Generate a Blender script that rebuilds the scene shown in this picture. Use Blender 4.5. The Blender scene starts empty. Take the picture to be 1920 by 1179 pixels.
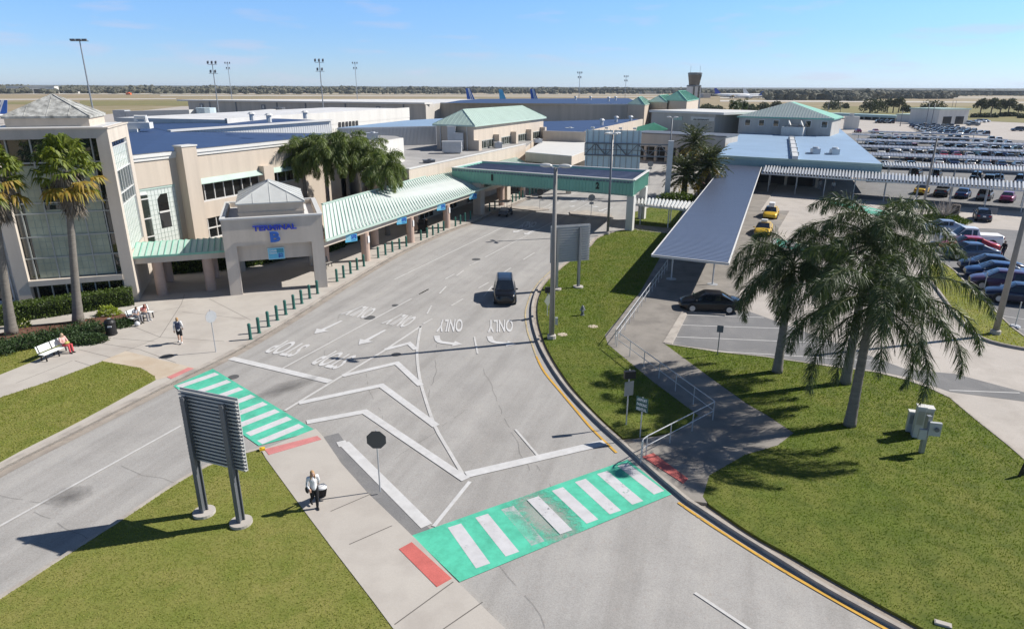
import bpy, math, random
import numpy as np
from mathutils import Vector, Matrix

# ---------------------------------------------------------------- scene, camera, sky, sun
sc = bpy.context.scene
COL = sc.collection
RND = random.Random(7)
NP = np.random.default_rng(11)

FPX, PW, PH, HORIZON, HC, ROLL = 1240.0, 1920.0, 1179.0, 164.5, 16.0, math.radians(0.2)
PITCH = math.atan((PH / 2 - HORIZON) / FPX)

cam = bpy.data.cameras.new('camera')
cam.sensor_fit = 'HORIZONTAL'; cam.sensor_width = 36.0
cam.lens = 36.0 * FPX / PW
cam.clip_start = 0.5; cam.clip_end = 40000
cam_o = bpy.data.objects.new('camera', cam); COL.objects.link(cam_o)
cam_o.location = (0, 0, HC)
cam_o.rotation_euler = (Matrix.Rotation(math.radians(90) - PITCH, 3, 'X') @ Matrix.Rotation(ROLL, 3, 'Z')).to_euler()
sc.camera = cam_o

SUN_EL, SUN_AZ = math.radians(40.3), math.radians(15.0)          # azimuth measured from +X towards +Y
world = bpy.data.worlds.new('World'); sc.world = world; world.use_nodes = True
wn = world.node_tree; wn.nodes.clear()
w_out = wn.nodes.new('ShaderNodeOutputWorld'); w_bg = wn.nodes.new('ShaderNodeBackground')
w_sky = wn.nodes.new('ShaderNodeTexSky'); w_sky.sky_type = 'NISHITA'; w_sky.sun_disc = False
w_sky.sun_elevation = SUN_EL; w_sky.sun_rotation = math.pi / 2 - SUN_AZ
w_sky.altitude = 600; w_sky.air_density = 1.0; w_sky.dust_density = 0.0; w_sky.ozone_density = 3.0
w_bg.inputs['Strength'].default_value = 0.062
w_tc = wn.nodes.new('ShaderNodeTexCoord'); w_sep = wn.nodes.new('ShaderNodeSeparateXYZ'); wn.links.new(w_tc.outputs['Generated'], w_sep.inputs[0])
w_rmp = wn.nodes.new('ShaderNodeValToRGB'); wn.links.new(w_sep.outputs['Z'], w_rmp.inputs['Fac'])      # tint: bluer low sky; unseen upper sky dimmed to deepen shadows
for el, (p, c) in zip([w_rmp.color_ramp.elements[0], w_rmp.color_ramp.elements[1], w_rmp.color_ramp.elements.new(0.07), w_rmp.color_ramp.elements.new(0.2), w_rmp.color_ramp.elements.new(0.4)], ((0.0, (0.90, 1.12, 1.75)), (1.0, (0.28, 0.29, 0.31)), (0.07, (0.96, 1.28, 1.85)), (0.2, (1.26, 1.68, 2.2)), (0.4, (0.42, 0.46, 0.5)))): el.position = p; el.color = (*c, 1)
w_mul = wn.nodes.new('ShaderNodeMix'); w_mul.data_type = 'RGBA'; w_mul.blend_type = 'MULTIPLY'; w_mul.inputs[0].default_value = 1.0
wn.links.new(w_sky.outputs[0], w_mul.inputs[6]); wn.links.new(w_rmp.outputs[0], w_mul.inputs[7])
# a few thin cloud shreds low in the sky
w_map = wn.nodes.new('ShaderNodeMapping'); w_map.inputs['Scale'].default_value = (9, 9, 55); w_map.inputs['Location'].default_value = (1.7, 2.4, 3.0); wn.links.new(w_tc.outputs['Generated'], w_map.inputs['Vector'])
w_noi = wn.nodes.new('ShaderNodeTexNoise'); w_noi.inputs['Scale'].default_value = 1.0; w_noi.inputs['Detail'].default_value = 5; wn.links.new(w_map.outputs[0], w_noi.inputs['Vector'])
w_cr = wn.nodes.new('ShaderNodeValToRGB'); w_cr.color_ramp.elements[0].position = 0.55; w_cr.color_ramp.elements[1].position = 0.70; w_cr.color_ramp.elements[1].color = (0.36, 0.36, 0.36, 1); wn.links.new(w_noi.outputs['Fac'], w_cr.inputs['Fac'])
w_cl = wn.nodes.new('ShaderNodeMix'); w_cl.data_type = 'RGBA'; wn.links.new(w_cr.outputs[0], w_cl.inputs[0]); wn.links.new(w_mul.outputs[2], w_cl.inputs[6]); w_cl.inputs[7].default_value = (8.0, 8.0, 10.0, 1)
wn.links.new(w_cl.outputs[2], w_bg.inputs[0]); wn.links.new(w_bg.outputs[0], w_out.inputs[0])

sun = bpy.data.lights.new('sun', 'SUN'); sun.energy = 5.0; sun.angle = math.radians(0.53); sun.color = (1.0, 0.955, 0.89)
sun_o = bpy.data.objects.new('sun', sun); COL.objects.link(sun_o)
SUN_DIR = Vector((math.cos(SUN_EL) * math.cos(SUN_AZ), math.cos(SUN_EL) * math.sin(SUN_AZ), math.sin(SUN_EL)))
sun_o.rotation_euler = (-SUN_DIR).to_track_quat('-Z', 'Y').to_euler(); sun_o.location = SUN_DIR * 200

sc.view_settings.view_transform = 'Standard'; sc.view_settings.look = 'None'
sc.view_settings.exposure = 0.42; sc.view_settings.gamma = 1.0
sc.cycles.max_bounces = 6; sc.cycles.diffuse_bounces = 3; sc.cycles.glossy_bounces = 3
sc.cycles.transparent_max_bounces = 12; sc.cycles.transmission_bounces = 4

# ---------------------------------------------------------------- survey: photo pixel -> point at height z
def ray(x, y):
    u, v = (x - PW / 2) / FPX, (y - PH / 2) / FPX
    c, s = math.cos(ROLL), math.sin(ROLL)
    u, v = u * c + v * s, -u * s + v * c
    cp, sp = math.cos(PITCH), math.sin(PITCH)
    return Vector((u, cp - v * sp, -sp - v * cp))
def V(x, y, z=0.0):
    d = ray(x, y); t = (z - HC) / d.z
    return Vector((d.x * t, d.y * t, z))
class Frame:
    def __init__(s, o, ang):
        s.o = Vector(o); s.a = ang
        s.e = Vector((math.cos(ang), math.sin(ang), 0)); s.n = Vector((-math.sin(ang), math.cos(ang), 0))
    def p(s, u, w, z=0.0): return s.o + s.e * u + s.n * w + Vector((0, 0, z))
    def onw(s, x, y, w):
        d = ray(x, y); c = Vector((0, 0, HC)); t = (w - (c - s.o).dot(s.n)) / d.dot(s.n); q = c + d * t
        return (q - s.o).dot(s.e), q.z
    def uv(s, q): return (q - s.o).dot(s.e), (q - s.o).dot(s.n)
def z_at(base, y):
    lo, hi = 0.0, 60.0
    for _ in range(50):
        m = (lo + hi) / 2
        if pix((base[0], base[1], m))[1] > y: lo = m
        else: hi = m
    return lo
def pix(p):
    p = Vector(p) - Vector((0, 0, HC)); cp, sp = math.cos(PITCH), math.sin(PITCH)
    zc = p.y * cp - p.z * sp; yc = -p.y * sp - p.z * cp
    u, v = p.x / zc, yc / zc; c, s = math.cos(ROLL), math.sin(ROLL)
    return PW / 2 + FPX * (u * c - v * s), PH / 2 + FPX * (u * s + v * c)

# ---------------------------------------------------------------- mesh builder
class MB:
    def __init__(s): s.v, s.f, s.m = [], [], []
    def add(s, vs, fs, m=0):
        k = len(s.v); s.v += [tuple(q) for q in vs]; s.f += [tuple(i + k for i in f) for f in fs]; s.m += [m] * len(fs)
        return s
    def quad(s, a, b, c, d, m=0): return s.add((a, b, c, d), ((0, 1, 2, 3),), m)
    def ibox(s, o, ex, ey, ez, m=0):
        o, ex, ey, ez = Vector(o), Vector(ex), Vector(ey), Vector(ez)
        vs = [o, o + ex, o + ex + ey, o + ey]; vs += [q + ez for q in vs]
        return s.add(vs, ((0, 3, 2, 1), (4, 5, 6, 7), (0, 1, 5, 4), (1, 2, 6, 5), (2, 3, 7, 6), (3, 0, 4, 7)), m)
    def box(s, x0, x1, y0, y1, z0, z1, m=0): return s.ibox((x0, y0, z0), (x1 - x0, 0, 0), (0, y1 - y0, 0), (0, 0, z1 - z0), m)
    def fb(s, F, u0, u1, w0, w1, z0, z1, m=0):
        return s.ibox(F.p(u0, w0, z0), F.e * (u1 - u0), F.n * (w1 - w0), (0, 0, z1 - z0), m)
    def prism(s, pts, z0, z1, mt=0, ms=None):
        ms = mt if ms is None else ms; n = len(pts)
        a = sum(pts[i][0] * pts[(i + 1) % n][1] - pts[(i + 1) % n][0] * pts[i][1] for i in range(n))
        if a < 0: pts = pts[::-1]
        k = len(s.v)
        s.v += [(p[0], p[1], z0) for p in pts] + [(p[0], p[1], z1) for p in pts]
        s.f.append(tuple(range(k + n, k + 2 * n))); s.m.append(mt)
        for i in range(n):
            j = (i + 1) % n; s.f.append((k + i, k + j, k + n + j, k + n + i)); s.m.append(ms)
        return s
    def sheet(s, pts, z, m=0):
        n = len(pts); a = sum(pts[i][0] * pts[(i + 1) % n][1] - pts[(i + 1) % n][0] * pts[i][1] for i in range(n))
        if a < 0: pts = pts[::-1]
        k = len(s.v); s.v += [(p[0], p[1], z) for p in pts]; s.f.append(tuple(range(k, k + n))); s.m.append(m); return s
    def tube(s, pts, rads, n=8, m=0, cap=True):
        pts = [Vector(p) for p in pts]
        if not hasattr(rads, '__len__'): rads = [rads] * len(pts)
        k = len(s.v); prev = None
        for i, p in enumerate(pts):
            t = (pts[min(i + 1, len(pts) - 1)] - pts[max(i - 1, 0)]).normalized()
            if prev is None:
                a = t.orthogonal().normalized()
            else:
                a = (prev - t * prev.dot(t)).normalized()
            prev = a; b = t.cross(a)
            for j in range(n):
                q = 2 * math.pi * j / n; r = p + (a * math.cos(q) + b * math.sin(q)) * rads[i]; s.v.append(tuple(r))
        for i in range(len(pts) - 1):
            for j in range(n):
                j2 = (j + 1) % n; s.f.append((k + i * n + j, k + i * n + j2, k + (i + 1) * n + j2, k + (i + 1) * n + j)); s.m.append(m)
        if cap:
            s.f.append(tuple(k + j for j in range(n))[::-1]); s.m.append(m)
            e = k + (len(pts) - 1) * n; s.f.append(tuple(e + j for j in range(n))); s.m.append(m)
        return s
    def bar(s, a, b, w, h, m=0, up=(0, 0, 1)):
        a, b = Vector(a), Vector(b); t = (b - a).normalized(); up = Vector(up)
        if abs(t.dot(up)) > 0.98: up = Vector((1, 0, 0))
        x = t.cross(up).normalized(); y = x.cross(t)
        return s.ibox(a - x * w / 2 - y * h / 2, x * w, b - a, y * h, m)
    def lathe(s, c, prof, n=16, m=0):
        c = Vector(c); k = len(s.v)
        for r, z in prof:
            for j in range(n):
                q = 2 * math.pi * j / n; s.v.append((c.x + r * math.cos(q), c.y + r * math.sin(q), c.z + z))
        for i in range(len(prof) - 1):
            for j in range(n):
                j2 = (j + 1) % n; s.f.append((k + i * n + j, k + i * n + j2, k + (i + 1) * n + j2, k + (i + 1) * n + j)); s.m.append(m)
        s.f.append(tuple(k + j for j in range(n))[::-1]); s.m.append(m)
        e = k + (len(prof) - 1) * n; s.f.append(tuple(e + j for j in range(n))); s.m.append(m)
        return s
    def ell(s, c, r, n=8, m=0, R=None):
        c = Vector(c); k = len(s.v); st = n // 2 + 1
        for i in range(st + 1):
            a = math.pi * i / st
            for j in range(n):
                b = 2 * math.pi * j / n
                q = Vector((r[0] * math.sin(a) * math.cos(b), r[1] * math.sin(a) * math.sin(b), r[2] * math.cos(a)))
                if R is not None: q = R @ q
                s.v.append(tuple(c + q))
        for i in range(st):
            for j in range(n):
                j2 = (j + 1) % n; s.f.append((k + i * n + j, k + (i + 1) * n + j, k + (i + 1) * n + j2, k + i * n + j2)); s.m.append(m)
        return s
    def merge(s, o, moff=0, M=None):
        k = len(s.v)
        s.v += [tuple(M @ Vector(q)) for q in o.v] if M else o.v
        s.f += [tuple(i + k for i in f) for f in o.f]; s.m += [i + moff for i in o.m]; return s
    def mesh(s, name, mats, off=(0, 0, 0), smooth=False):
        me = bpy.data.meshes.new(name)
        vs = s.v if tuple(off) == (0, 0, 0) else [(q[0] - off[0], q[1] - off[1], q[2] - off[2]) for q in s.v]
        me.from_pydata(vs, [], s.f)
        for mt in (mats if isinstance(mats, (list, tuple)) else [mats]): me.materials.append(mt)
        if s.m and max(s.m) > 0: me.polygons.foreach_set('material_index', s.m)
        if smooth: me.polygons.foreach_set('use_smooth', [True] * len(s.f))
        me.update(); return me
    def part(s, name, mats, parent, smooth=False, bevel=0):
        L = parent_loc(parent)
        o = bpy.data.objects.new(name, s.mesh(name, mats, L, smooth)); COL.objects.link(o); o.parent = parent
        if bevel: bev(o, bevel)
        return o
    def thing(s, name, mats, label, cat, group=None, smooth=False, bevel=0, origin=None):
        if origin is None:
            a = np.array(s.v); origin = (float(a[:, 0].mean()), float(a[:, 1].mean()), float(a[:, 2].min()))
        o = bpy.data.objects.new(name, s.mesh(name, mats, origin, smooth)); COL.objects.link(o); o.location = origin
        tag(o, label, cat, group)
        if bevel: bev(o, bevel)
        return o
    def struct(s, name, mats, kind='structure', label=None, smooth=False):
        o = bpy.data.objects.new(name, s.mesh(name, mats, (0, 0, 0), smooth)); COL.objects.link(o); o['kind'] = kind
        if label: o['label'] = label
        return o
def parent_loc(p):
    L = Vector((0, 0, 0))
    while p is not None: L += p.location; p = p.parent
    return tuple(L)
def bev(o, w):
    b = o.modifiers.new('bevel', 'BEVEL'); b.width = w; b.segments = 2; b.limit_method = 'ANGLE'
def tag(o, label, cat, group=None):
    o['label'] = label; o['category'] = cat
    if group: o['group'] = group
def empty(name, loc, label, cat, group=None):
    o = bpy.data.objects.new(name, None); COL.objects.link(o); o.location = loc; o.empty_display_size = 0.3
    tag(o, label, cat, group); return o
def copy_tree(o, parent=None):
    c = o.copy(); COL.objects.link(c)
    if parent is not None: c.parent = parent
    for ch in list(o.children): copy_tree(ch, c)
    return c
def npmesh(name, verts, faces4, mats, midx=None, smooth=False):
    me = bpy.data.meshes.new(name); n = len(verts); k = faces4.shape[1]; f = len(faces4)
    me.vertices.add(n); me.vertices.foreach_set('co', verts.astype(np.float32).ravel())
    me.loops.add(f * k); me.loops.foreach_set('vertex_index', faces4.astype(np.int32).ravel())
    me.polygons.add(f); me.polygons.foreach_set('loop_start', np.arange(0, f * k, k, dtype=np.int32))
    for mt in (mats if isinstance(mats, (list, tuple)) else [mats]): me.materials.append(mt)
    if midx is not None: me.polygons.foreach_set('material_index', midx.astype(np.int32))
    if smooth: me.polygons.foreach_set('use_smooth', np.ones(f, dtype=bool))
    me.update(calc_edges=True); me.validate(); return me

# ---------------------------------------------------------------- lettering
def glyphs(text, bold=0.0):
    cu = bpy.data.curves.new('lettering', 'FONT'); cu.body = text; cu.size = 1.0; cu.offset = bold; cu.resolution_u = 3
    o = bpy.data.objects.new('lettering', cu); COL.objects.link(o)
    dg = bpy.context.evaluated_depsgraph_get(); dg.update()
    me = bpy.data.meshes.new_from_object(o.evaluated_get(dg))
    vs = [(q.co.x, q.co.y) for q in me.vertices]; fs = [tuple(p.vertices) for p in me.polygons]
    bpy.data.objects.remove(o); bpy.data.curves.remove(cu); bpy.data.meshes.remove(me)
    a = np.array(vs); lo, hi = a.min(0), a.max(0)
    return [((x - lo[0]) / (hi[0] - lo[0]), (y - lo[1]) / (hi[1] - lo[1])) for x, y in vs], fs
def letter_quad(mb, text, a, b, c, d, bold=0.0, m=0, off=0.0, depth=0.0):
    """a baseline start, b baseline end, c top end, d top start"""
    a, b, c, d = map(Vector, (a, b, c, d)); n = (b - a).cross(d - a).normalized()
    vs, fs = glyphs(text, bold)
    P = [a * (1 - s) * (1 - t) + b * s * (1 - t) + c * s * t + d * (1 - s) * t + n * (off + depth) for s, t in vs]
    mb.add(P, fs, m)
    if depth > 0:
        from collections import Counter
        cnt = Counter()
        for f in fs:
            for i in range(len(f)): cnt[tuple(sorted((f[i], f[(i + 1) % len(f)])))] += 1
        Q = [p - n * depth for p in P]; k = len(mb.v); mb.v += [tuple(p) for p in P] + [tuple(q) for q in Q]; N = len(P)
        for f in fs:
            for i in range(len(f)):
                i0, i1 = f[i], f[(i + 1) % len(f)]
                if cnt[tuple(sorted((i0, i1)))] == 1:
                    mb.f.append((k + i1, k + i0, k + N + i0, k + N + i1)); mb.m.append(m)
    return mb

# ---------------------------------------------------------------- materials
def nmat(name):
    m = bpy.data.materials.new(name); m.use_nodes = True; nt = m.node_tree
    return m, nt, nt.nodes['Principled BSDF']
def setc(bs, col=None, rough=None, metal=None, spec=None):
    if col is not None: bs.inputs['Base Color'].default_value = (*col, 1)
    if rough is not None: bs.inputs['Roughness'].default_value = rough
    if metal is not None: bs.inputs['Metallic'].default_value = metal
    if spec is not None: bs.inputs['Specular IOR Level'].default_value = spec
def noise(nt, scale, detail=4, rough=0.6, coord=None, vec_scale=None):
    n = nt.nodes.new('ShaderNodeTexNoise'); n.inputs['Scale'].default_value = scale
    n.inputs['Detail'].default_value = detail; n.inputs['Roughness'].default_value = rough
    tc = nt.nodes.new('ShaderNodeTexCoord'); src = tc.outputs['Object'] if coord is None else coord
    if vec_scale:
        mp = nt.nodes.new('ShaderNodeMapping'); mp.inputs['Scale'].default_value = vec_scale
        nt.links.new(src, mp.inputs['Vector']); src = mp.outputs['Vector']
    nt.links.new(src, n.inputs['Vector']); return n.outputs['Fac']
def ramp(nt, fac, stops):
    r = nt.nodes.new('ShaderNodeValToRGB'); e = r.color_ramp.elements
    while len(e) < len(stops): e.new(0.5)
    for el, (p, c) in zip(e, stops): el.position = p; el.color = (*c, 1) if len(c) == 3 else c
    nt.links.new(fac, r.inputs['Fac']); return r.outputs['Color']
def mix(nt, a, b, fac, mode='MIX'):
    n = nt.nodes.new('ShaderNodeMix'); n.data_type = 'RGBA'; n.blend_type = mode
    for s, i in ((a, 6), (b, 7), (fac, 0)):
        if isinstance(s, (int, float)): n.inputs[i].default_value = s
        elif isinstance(s, tuple): n.inputs[i].default_value = (*s, 1)
        else: nt.links.new(s, n.inputs[i])
    return n.outputs[2]
def bump(nt, bs, fac, strength=0.3, dist=0.02):
    b = nt.nodes.new('ShaderNodeBump'); b.inputs['Strength'].default_value = strength; b.inputs['Distance'].default_value = dist
    nt.links.new(fac, b.inputs['Height']); nt.links.new(b.outputs[0], bs.inputs['Normal'])
def dim(c, k): return tuple(x * k for x in c)
def paint(name, col, rough=0.6, var=0.12, scale=0.6, metal=0.0, spec=0.4, fine=0.05, bumps=0.0, streak=None):
    m, nt, bs = nmat(name); setc(bs, col, rough, metal, spec)
    a = noise(nt, scale, 5, vec_scale=streak); b = noise(nt, scale * 14, 3)
    c = ramp(nt, a, [(0.3, dim(col, 1 - var)), (0.7, dim(col, 1 + var * 0.6))])
    c2 = ramp(nt, b, [(0.3, (1 - fine,) * 3), (0.7, (1 + fine * 0.3,) * 3)])
    nt.links.new(mix(nt, c, c2, 1.0, 'MULTIPLY'), bs.inputs['Base Color'])
    if bumps: bump(nt, bs, b, bumps, 0.01)
    return m
def ground_mat(name, cols, scales, rough=0.9, bumps=0.3, speck=0.12):
    """three colours mixed by a broad and a middle noise, times a fine speckle"""
    m, nt, bs = nmat(name); setc(bs, cols[0], rough, 0, 0.25)
    a = noise(nt, scales[0], 6, 0.65); b = noise(nt, scales[1], 5, 0.6); f = noise(nt, scales[2], 3, 0.7)
    c = ramp(nt, a, [(0.38, cols[0]), (0.62, cols[1])])
    k = ramp(nt, b, [(0.45, (0, 0, 0)), (0.75, (1, 1, 1))])
    c = mix(nt, c, cols[2], k)
    s = ramp(nt, f, [(0.25, (1 - speck,) * 3), (0.75, (1 + speck * 0.7,) * 3)])
    nt.links.new(mix(nt, c, s, 1.0, 'MULTIPLY'), bs.inputs['Base Color'])
    if bumps: bump(nt, bs, f, bumps, 0.01)
    return m
def leaf_mat(name, c0, c1, rough=0.45, trans=0.25, scale=0.9):
    m, nt, bs = nmat(name); setc(bs, c0, rough, 0, 0.4)
    g = nt.nodes.new('ShaderNodeNewGeometry')
    c = ramp(nt, g.outputs['Random Per Island'], [(0.0, c0), (1.0, c1)])
    nt.links.new(c, bs.inputs['Base Color'])
    if trans:
        t = nt.nodes.new('ShaderNodeBsdfTranslucent'); nt.links.new(mix(nt, c, (1.5, 1.6, 0.5), 1.0, 'MULTIPLY'), t.inputs['Color'])
        x = nt.nodes.new('ShaderNodeMixShader'); x.inputs[0].default_value = trans
        nt.links.new(bs.outputs[0], x.inputs[1]); nt.links.new(t.outputs[0], x.inputs[2])
        nt.links.new(x.outputs[0], nt.nodes['Material Output'].inputs['Surface'])
    return m
def glass(name, col=(0.02, 0.025, 0.03), rough=0.04, wob=0.0):
    m, nt, bs = nmat(name); setc(bs, col, rough, 0, 0.9)
    bs.inputs['IOR'].default_value = 1.6
    if wob: bump(nt, bs, noise(nt, 0.7, 2), wob, 0.05)
    return m
def carpaint(name, col, metal=0.15):
    m, nt, bs = nmat(name); setc(bs, col, 0.3, metal, 0.4); bs.inputs['Coat Weight'].default_value = 0.45; bs.inputs['Coat Roughness'].default_value = 0.05
    return m
# ---------------------------------------------------------------- material library
M = {}
M["field"] = ground_mat("field", ((0.30, 0.225, 0.14), (0.23, 0.20, 0.10), (0.36, 0.29, 0.20)), (0.006, 0.03, 0.6), 0.95, 0.0)
M['field_green'] = ground_mat('field_green', ((0.19, 0.18, 0.07), (0.24, 0.20, 0.09), (0.15, 0.15, 0.05)), (0.02, 0.08, 1.5), 0.95, 0.0)
M['runway'] = ground_mat('runway', ((0.50, 0.46, 0.40), (0.45, 0.42, 0.37), (0.55, 0.50, 0.44)), (0.02, 0.1, 1.0), 0.9, 0)
M['asphalt'] = ground_mat('asphalt', ((0.385, 0.37, 0.35), (0.35, 0.338, 0.322), (0.325, 0.313, 0.298)), (0.10, 0.55, 22.0), 0.92, 0.35, 0.24)
_nt = M['asphalt'].node_tree; _bs = _nt.nodes['Principled BSDF']; _src = _bs.inputs['Base Color'].links[0].from_socket
_tc = _nt.nodes.new('ShaderNodeTexCoord'); _mp = _nt.nodes.new('ShaderNodeMapping'); _mp.vector_type = 'TEXTURE'; _mp.inputs['Rotation'].default_value = (0, 0, math.radians(72)); _mp.inputs['Scale'].default_value = (16, 1.3, 1); _nt.links.new(_tc.outputs['Object'], _mp.inputs['Vector'])
_trk = ramp(_nt, noise(_nt, 1.0, 5, 0.6, _mp.outputs['Vector']), [(0.36, (0.86, 0.855, 0.85)), (0.55, (1.0, 1.0, 1.0)), (0.75, (1.08, 1.07, 1.05))])
_red = ramp(_nt, noise(_nt, 6.0, 6, 0.8), [(0.55, (1, 1, 1)), (0.75, (0.93, 0.84, 0.80))])
_drip = ramp(_nt, noise(_nt, 1.7, 8, 0.75), [(0.66, (1, 1, 1)), (0.74, (0.72, 0.71, 0.70))])
_nt.links.new(mix(_nt, mix(_nt, mix(_nt, _src, _trk, 1.0, 'MULTIPLY'), _red, 1.0, 'MULTIPLY'), _drip, 1.0, 'MULTIPLY'), _bs.inputs['Base Color'])
M['asphalt_dark'] = ground_mat('asphalt_dark', ((0.20, 0.197, 0.197), (0.16, 0.16, 0.162), (0.24, 0.235, 0.23)), (0.2, 0.8, 22.0), 0.92, 0.35, 0.22)
M['asphalt_shoulder'] = ground_mat('asphalt_shoulder', ((0.20, 0.198, 0.2), (0.17, 0.17, 0.172), (0.23, 0.225, 0.22)), (0.3, 0.9, 22.0), 0.92, 0.35, 0.25)
M['concrete'] = ground_mat('concrete', ((0.47, 0.435, 0.39), (0.43, 0.395, 0.355), (0.375, 0.34, 0.305)), (0.12, 0.5, 16.0), 0.9, 0.2, 0.08)
M['concrete_tan'] = ground_mat('concrete_tan', ((0.52, 0.45, 0.36), (0.47, 0.39, 0.30), (0.44, 0.35, 0.26)), (0.3, 0.6, 16.0), 0.9, 0.2, 0.08)
M['plaza_right'] = ground_mat('plaza_right', ((0.46, 0.42, 0.38), (0.41, 0.375, 0.34), (0.36, 0.325, 0.29)), (0.09, 0.5, 14.0), 0.9, 0.2, 0.1)
M['kerb'] = ground_mat('kerb', ((0.45, 0.41, 0.36), (0.38, 0.34, 0.30), (0.27, 0.245, 0.22)), (0.5, 1.3, 18.0), 0.9, 0.2, 0.12)
M['gutter'] = ground_mat('gutter', ((0.36, 0.315, 0.27), (0.30, 0.265, 0.23), (0.23, 0.2, 0.175)), (0.4, 1.2, 18.0), 0.9, 0.2, 0.12)
M['soil'] = ground_mat('soil', ((0.17, 0.19, 0.04), (0.22, 0.21, 0.06), (0.14, 0.17, 0.03)), (0.35, 1.1, 14.0), 0.95, 0.6, 0.3)
M['soil_lush'] = ground_mat('soil_lush', ((0.105, 0.14, 0.02), (0.155, 0.165, 0.035), (0.065, 0.095, 0.014)), (0.3, 1.0, 14.0), 0.95, 0.6, 0.3)
M['mulch'] = ground_mat('mulch', ((0.13, 0.06, 0.04), (0.17, 0.085, 0.06), (0.08, 0.04, 0.03)), (1.5, 5, 30), 0.95, 0.8, 0.4)
M['joint'] = paint('joint', (0.13, 0.12, 0.11), 0.95)
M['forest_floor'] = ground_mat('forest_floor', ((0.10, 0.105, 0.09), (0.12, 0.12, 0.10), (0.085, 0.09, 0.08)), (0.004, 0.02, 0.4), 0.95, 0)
def worn_paint(name, col, wear=0.35, scale=7.0, dull=0.9, scuff=None):
    m, nt, bs = nmat(name); setc(bs, col, 0.75, 0, 0.3)
    a = noise(nt, 0.9, 3); b = noise(nt, scale, 6, 0.75)
    k = nt.nodes.new('ShaderNodeMath'); k.operation = 'MULTIPLY_ADD'; nt.links.new(a, k.inputs[0]); k.inputs[1].default_value = 0.55; nt.links.new(b, k.inputs[2])
    nt.links.new(mix(nt, ramp(nt, noise(nt, 2.5, 4), [(0.3, dim(col, 0.86)), (0.7, col)]), ramp(nt, noise(nt, 0.8, 7, 0.75), [(0.36, (dull, dull * .99, dull * .98)), (0.58, (1, 1, 1))]), 1.0, 'MULTIPLY'), bs.inputs['Base Color'])
    al = ramp(nt, k.outputs[0], [(wear + 0.02, (0, 0, 0)), (wear + 0.12, (1, 1, 1))])
    if scuff:                                                    # wheel-track wear at a place (x, y, radius across, direction)
        tc = nt.nodes.new('ShaderNodeTexCoord'); mp = nt.nodes.new('ShaderNodeMapping'); mp.vector_type = 'TEXTURE'
        mp.inputs['Location'].default_value = (scuff[0], scuff[1], 0); mp.inputs['Rotation'].default_value = (0, 0, scuff[3]); mp.inputs['Scale'].default_value = (scuff[4], scuff[2], 1)
        nt.links.new(tc.outputs['Object'], mp.inputs['Vector'])
        g = nt.nodes.new('ShaderNodeTexGradient'); g.gradient_type = 'SPHERICAL'; nt.links.new(mp.outputs['Vector'], g.inputs['Vector'])
        u = nt.nodes.new('ShaderNodeMath'); u.operation = 'MULTIPLY_ADD'; nt.links.new(noise(nt, 4.0, 6, 0.8), u.inputs[0]); u.inputs[1].default_value = 1.3
        nt.links.new(g.outputs['Fac'], u.inputs[2])
        h = nt.nodes.new('ShaderNodeMath'); h.operation = 'MULTIPLY'; nt.links.new(u.outputs[0], h.inputs[0]); h.inputs[1].default_value = .5
        al = mix(nt, al, ramp(nt, h.outputs[0], [(0.46, (1, 1, 1)), (0.68, (0.12, 0.12, 0.12))]), 1.0, 'MULTIPLY')
    nt.links.new(al, bs.inputs['Alpha']); return m
M['white_line'] = worn_paint('white_line', (0.57, 0.56, 0.545), 0.52)
M['white_thick'] = worn_paint('white_thick', (0.60, 0.595, 0.59), 0.47, 5)
M['yellow_line'] = worn_paint('yellow_line', (0.62, 0.36, 0.06), 0.56)
M['pale_yellow'] = worn_paint('pale_yellow', (0.52, 0.43, 0.26), 0.62)
M['red_pad'] = paint('red_pad', (0.55, 0.14, 0.12), 0.85, 0.15, 1.5, fine=0.15, bumps=0.6)
M['pink_pad'] = paint('pink_pad', (0.58, 0.22, 0.21), 0.85, 0.15, 1.5, fine=0.15, bumps=0.6)
M['tan'] = paint('tan', (0.53, 0.455, 0.375), 0.85, 0.10, 0.5, fine=0.04, bumps=0.15, streak=(2.5, 2.5, 0.22))
M['tan_grey'] = paint('tan_grey', (0.55, 0.49, 0.42), 0.85, 0.12, 0.5, fine=0.04, bumps=0.15, streak=(2.5, 2.5, 0.22))
M['grey_wall'] = paint('grey_wall', (0.47, 0.44, 0.40), 0.85, 0.14, 0.3, fine=0.04, streak=(1.5, 1.5, 0.12))
M['trim_white'] = paint('trim_white', (0.62, 0.61, 0.585), 0.7, 0.06, 0.5)
M['white_wall'] = paint('white_wall', (0.62, 0.60, 0.56), 0.8, 0.10, 0.4, streak=(1.5, 1.5, 0.15))
M['white_metal'] = paint('white_metal', (0.60, 0.60, 0.585), 0.5, 0.06, 0.5)
M['roof_dirty'] = paint('roof_dirty', (0.40, 0.40, 0.375), 0.8, 0.6, 0.8, fine=0.15, streak=(3.0, 3.0, 0.5))
M['roof_pale'] = paint('roof_pale', (0.48, 0.49, 0.475), 0.6, 0.10, 0.8)
M['roof_blue'] = paint('roof_blue', (0.042, 0.078, 0.172), 0.65, 0.10, 0.12, spec=0.25, streak=(1, 3, 1))
M['roof_blue_pale'] = paint('roof_blue_pale', (0.25, 0.36, 0.50), 0.6, 0.08, 0.15)
M['roof_walk'] = paint('roof_walk', (0.13, 0.15, 0.205), 0.3, 0.10, 0.3, fine=0.06, streak=(1, 4, 1))
M['roof_slate'] = paint('roof_slate', (0.17, 0.20, 0.29), 0.5, 0.12, 0.3, fine=0.08, streak=(1, 4, 1))
M['roof_grey'] = paint('roof_grey', (0.34, 0.33, 0.32), 0.9, 0.25, 0.25, fine=0.1)
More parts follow.
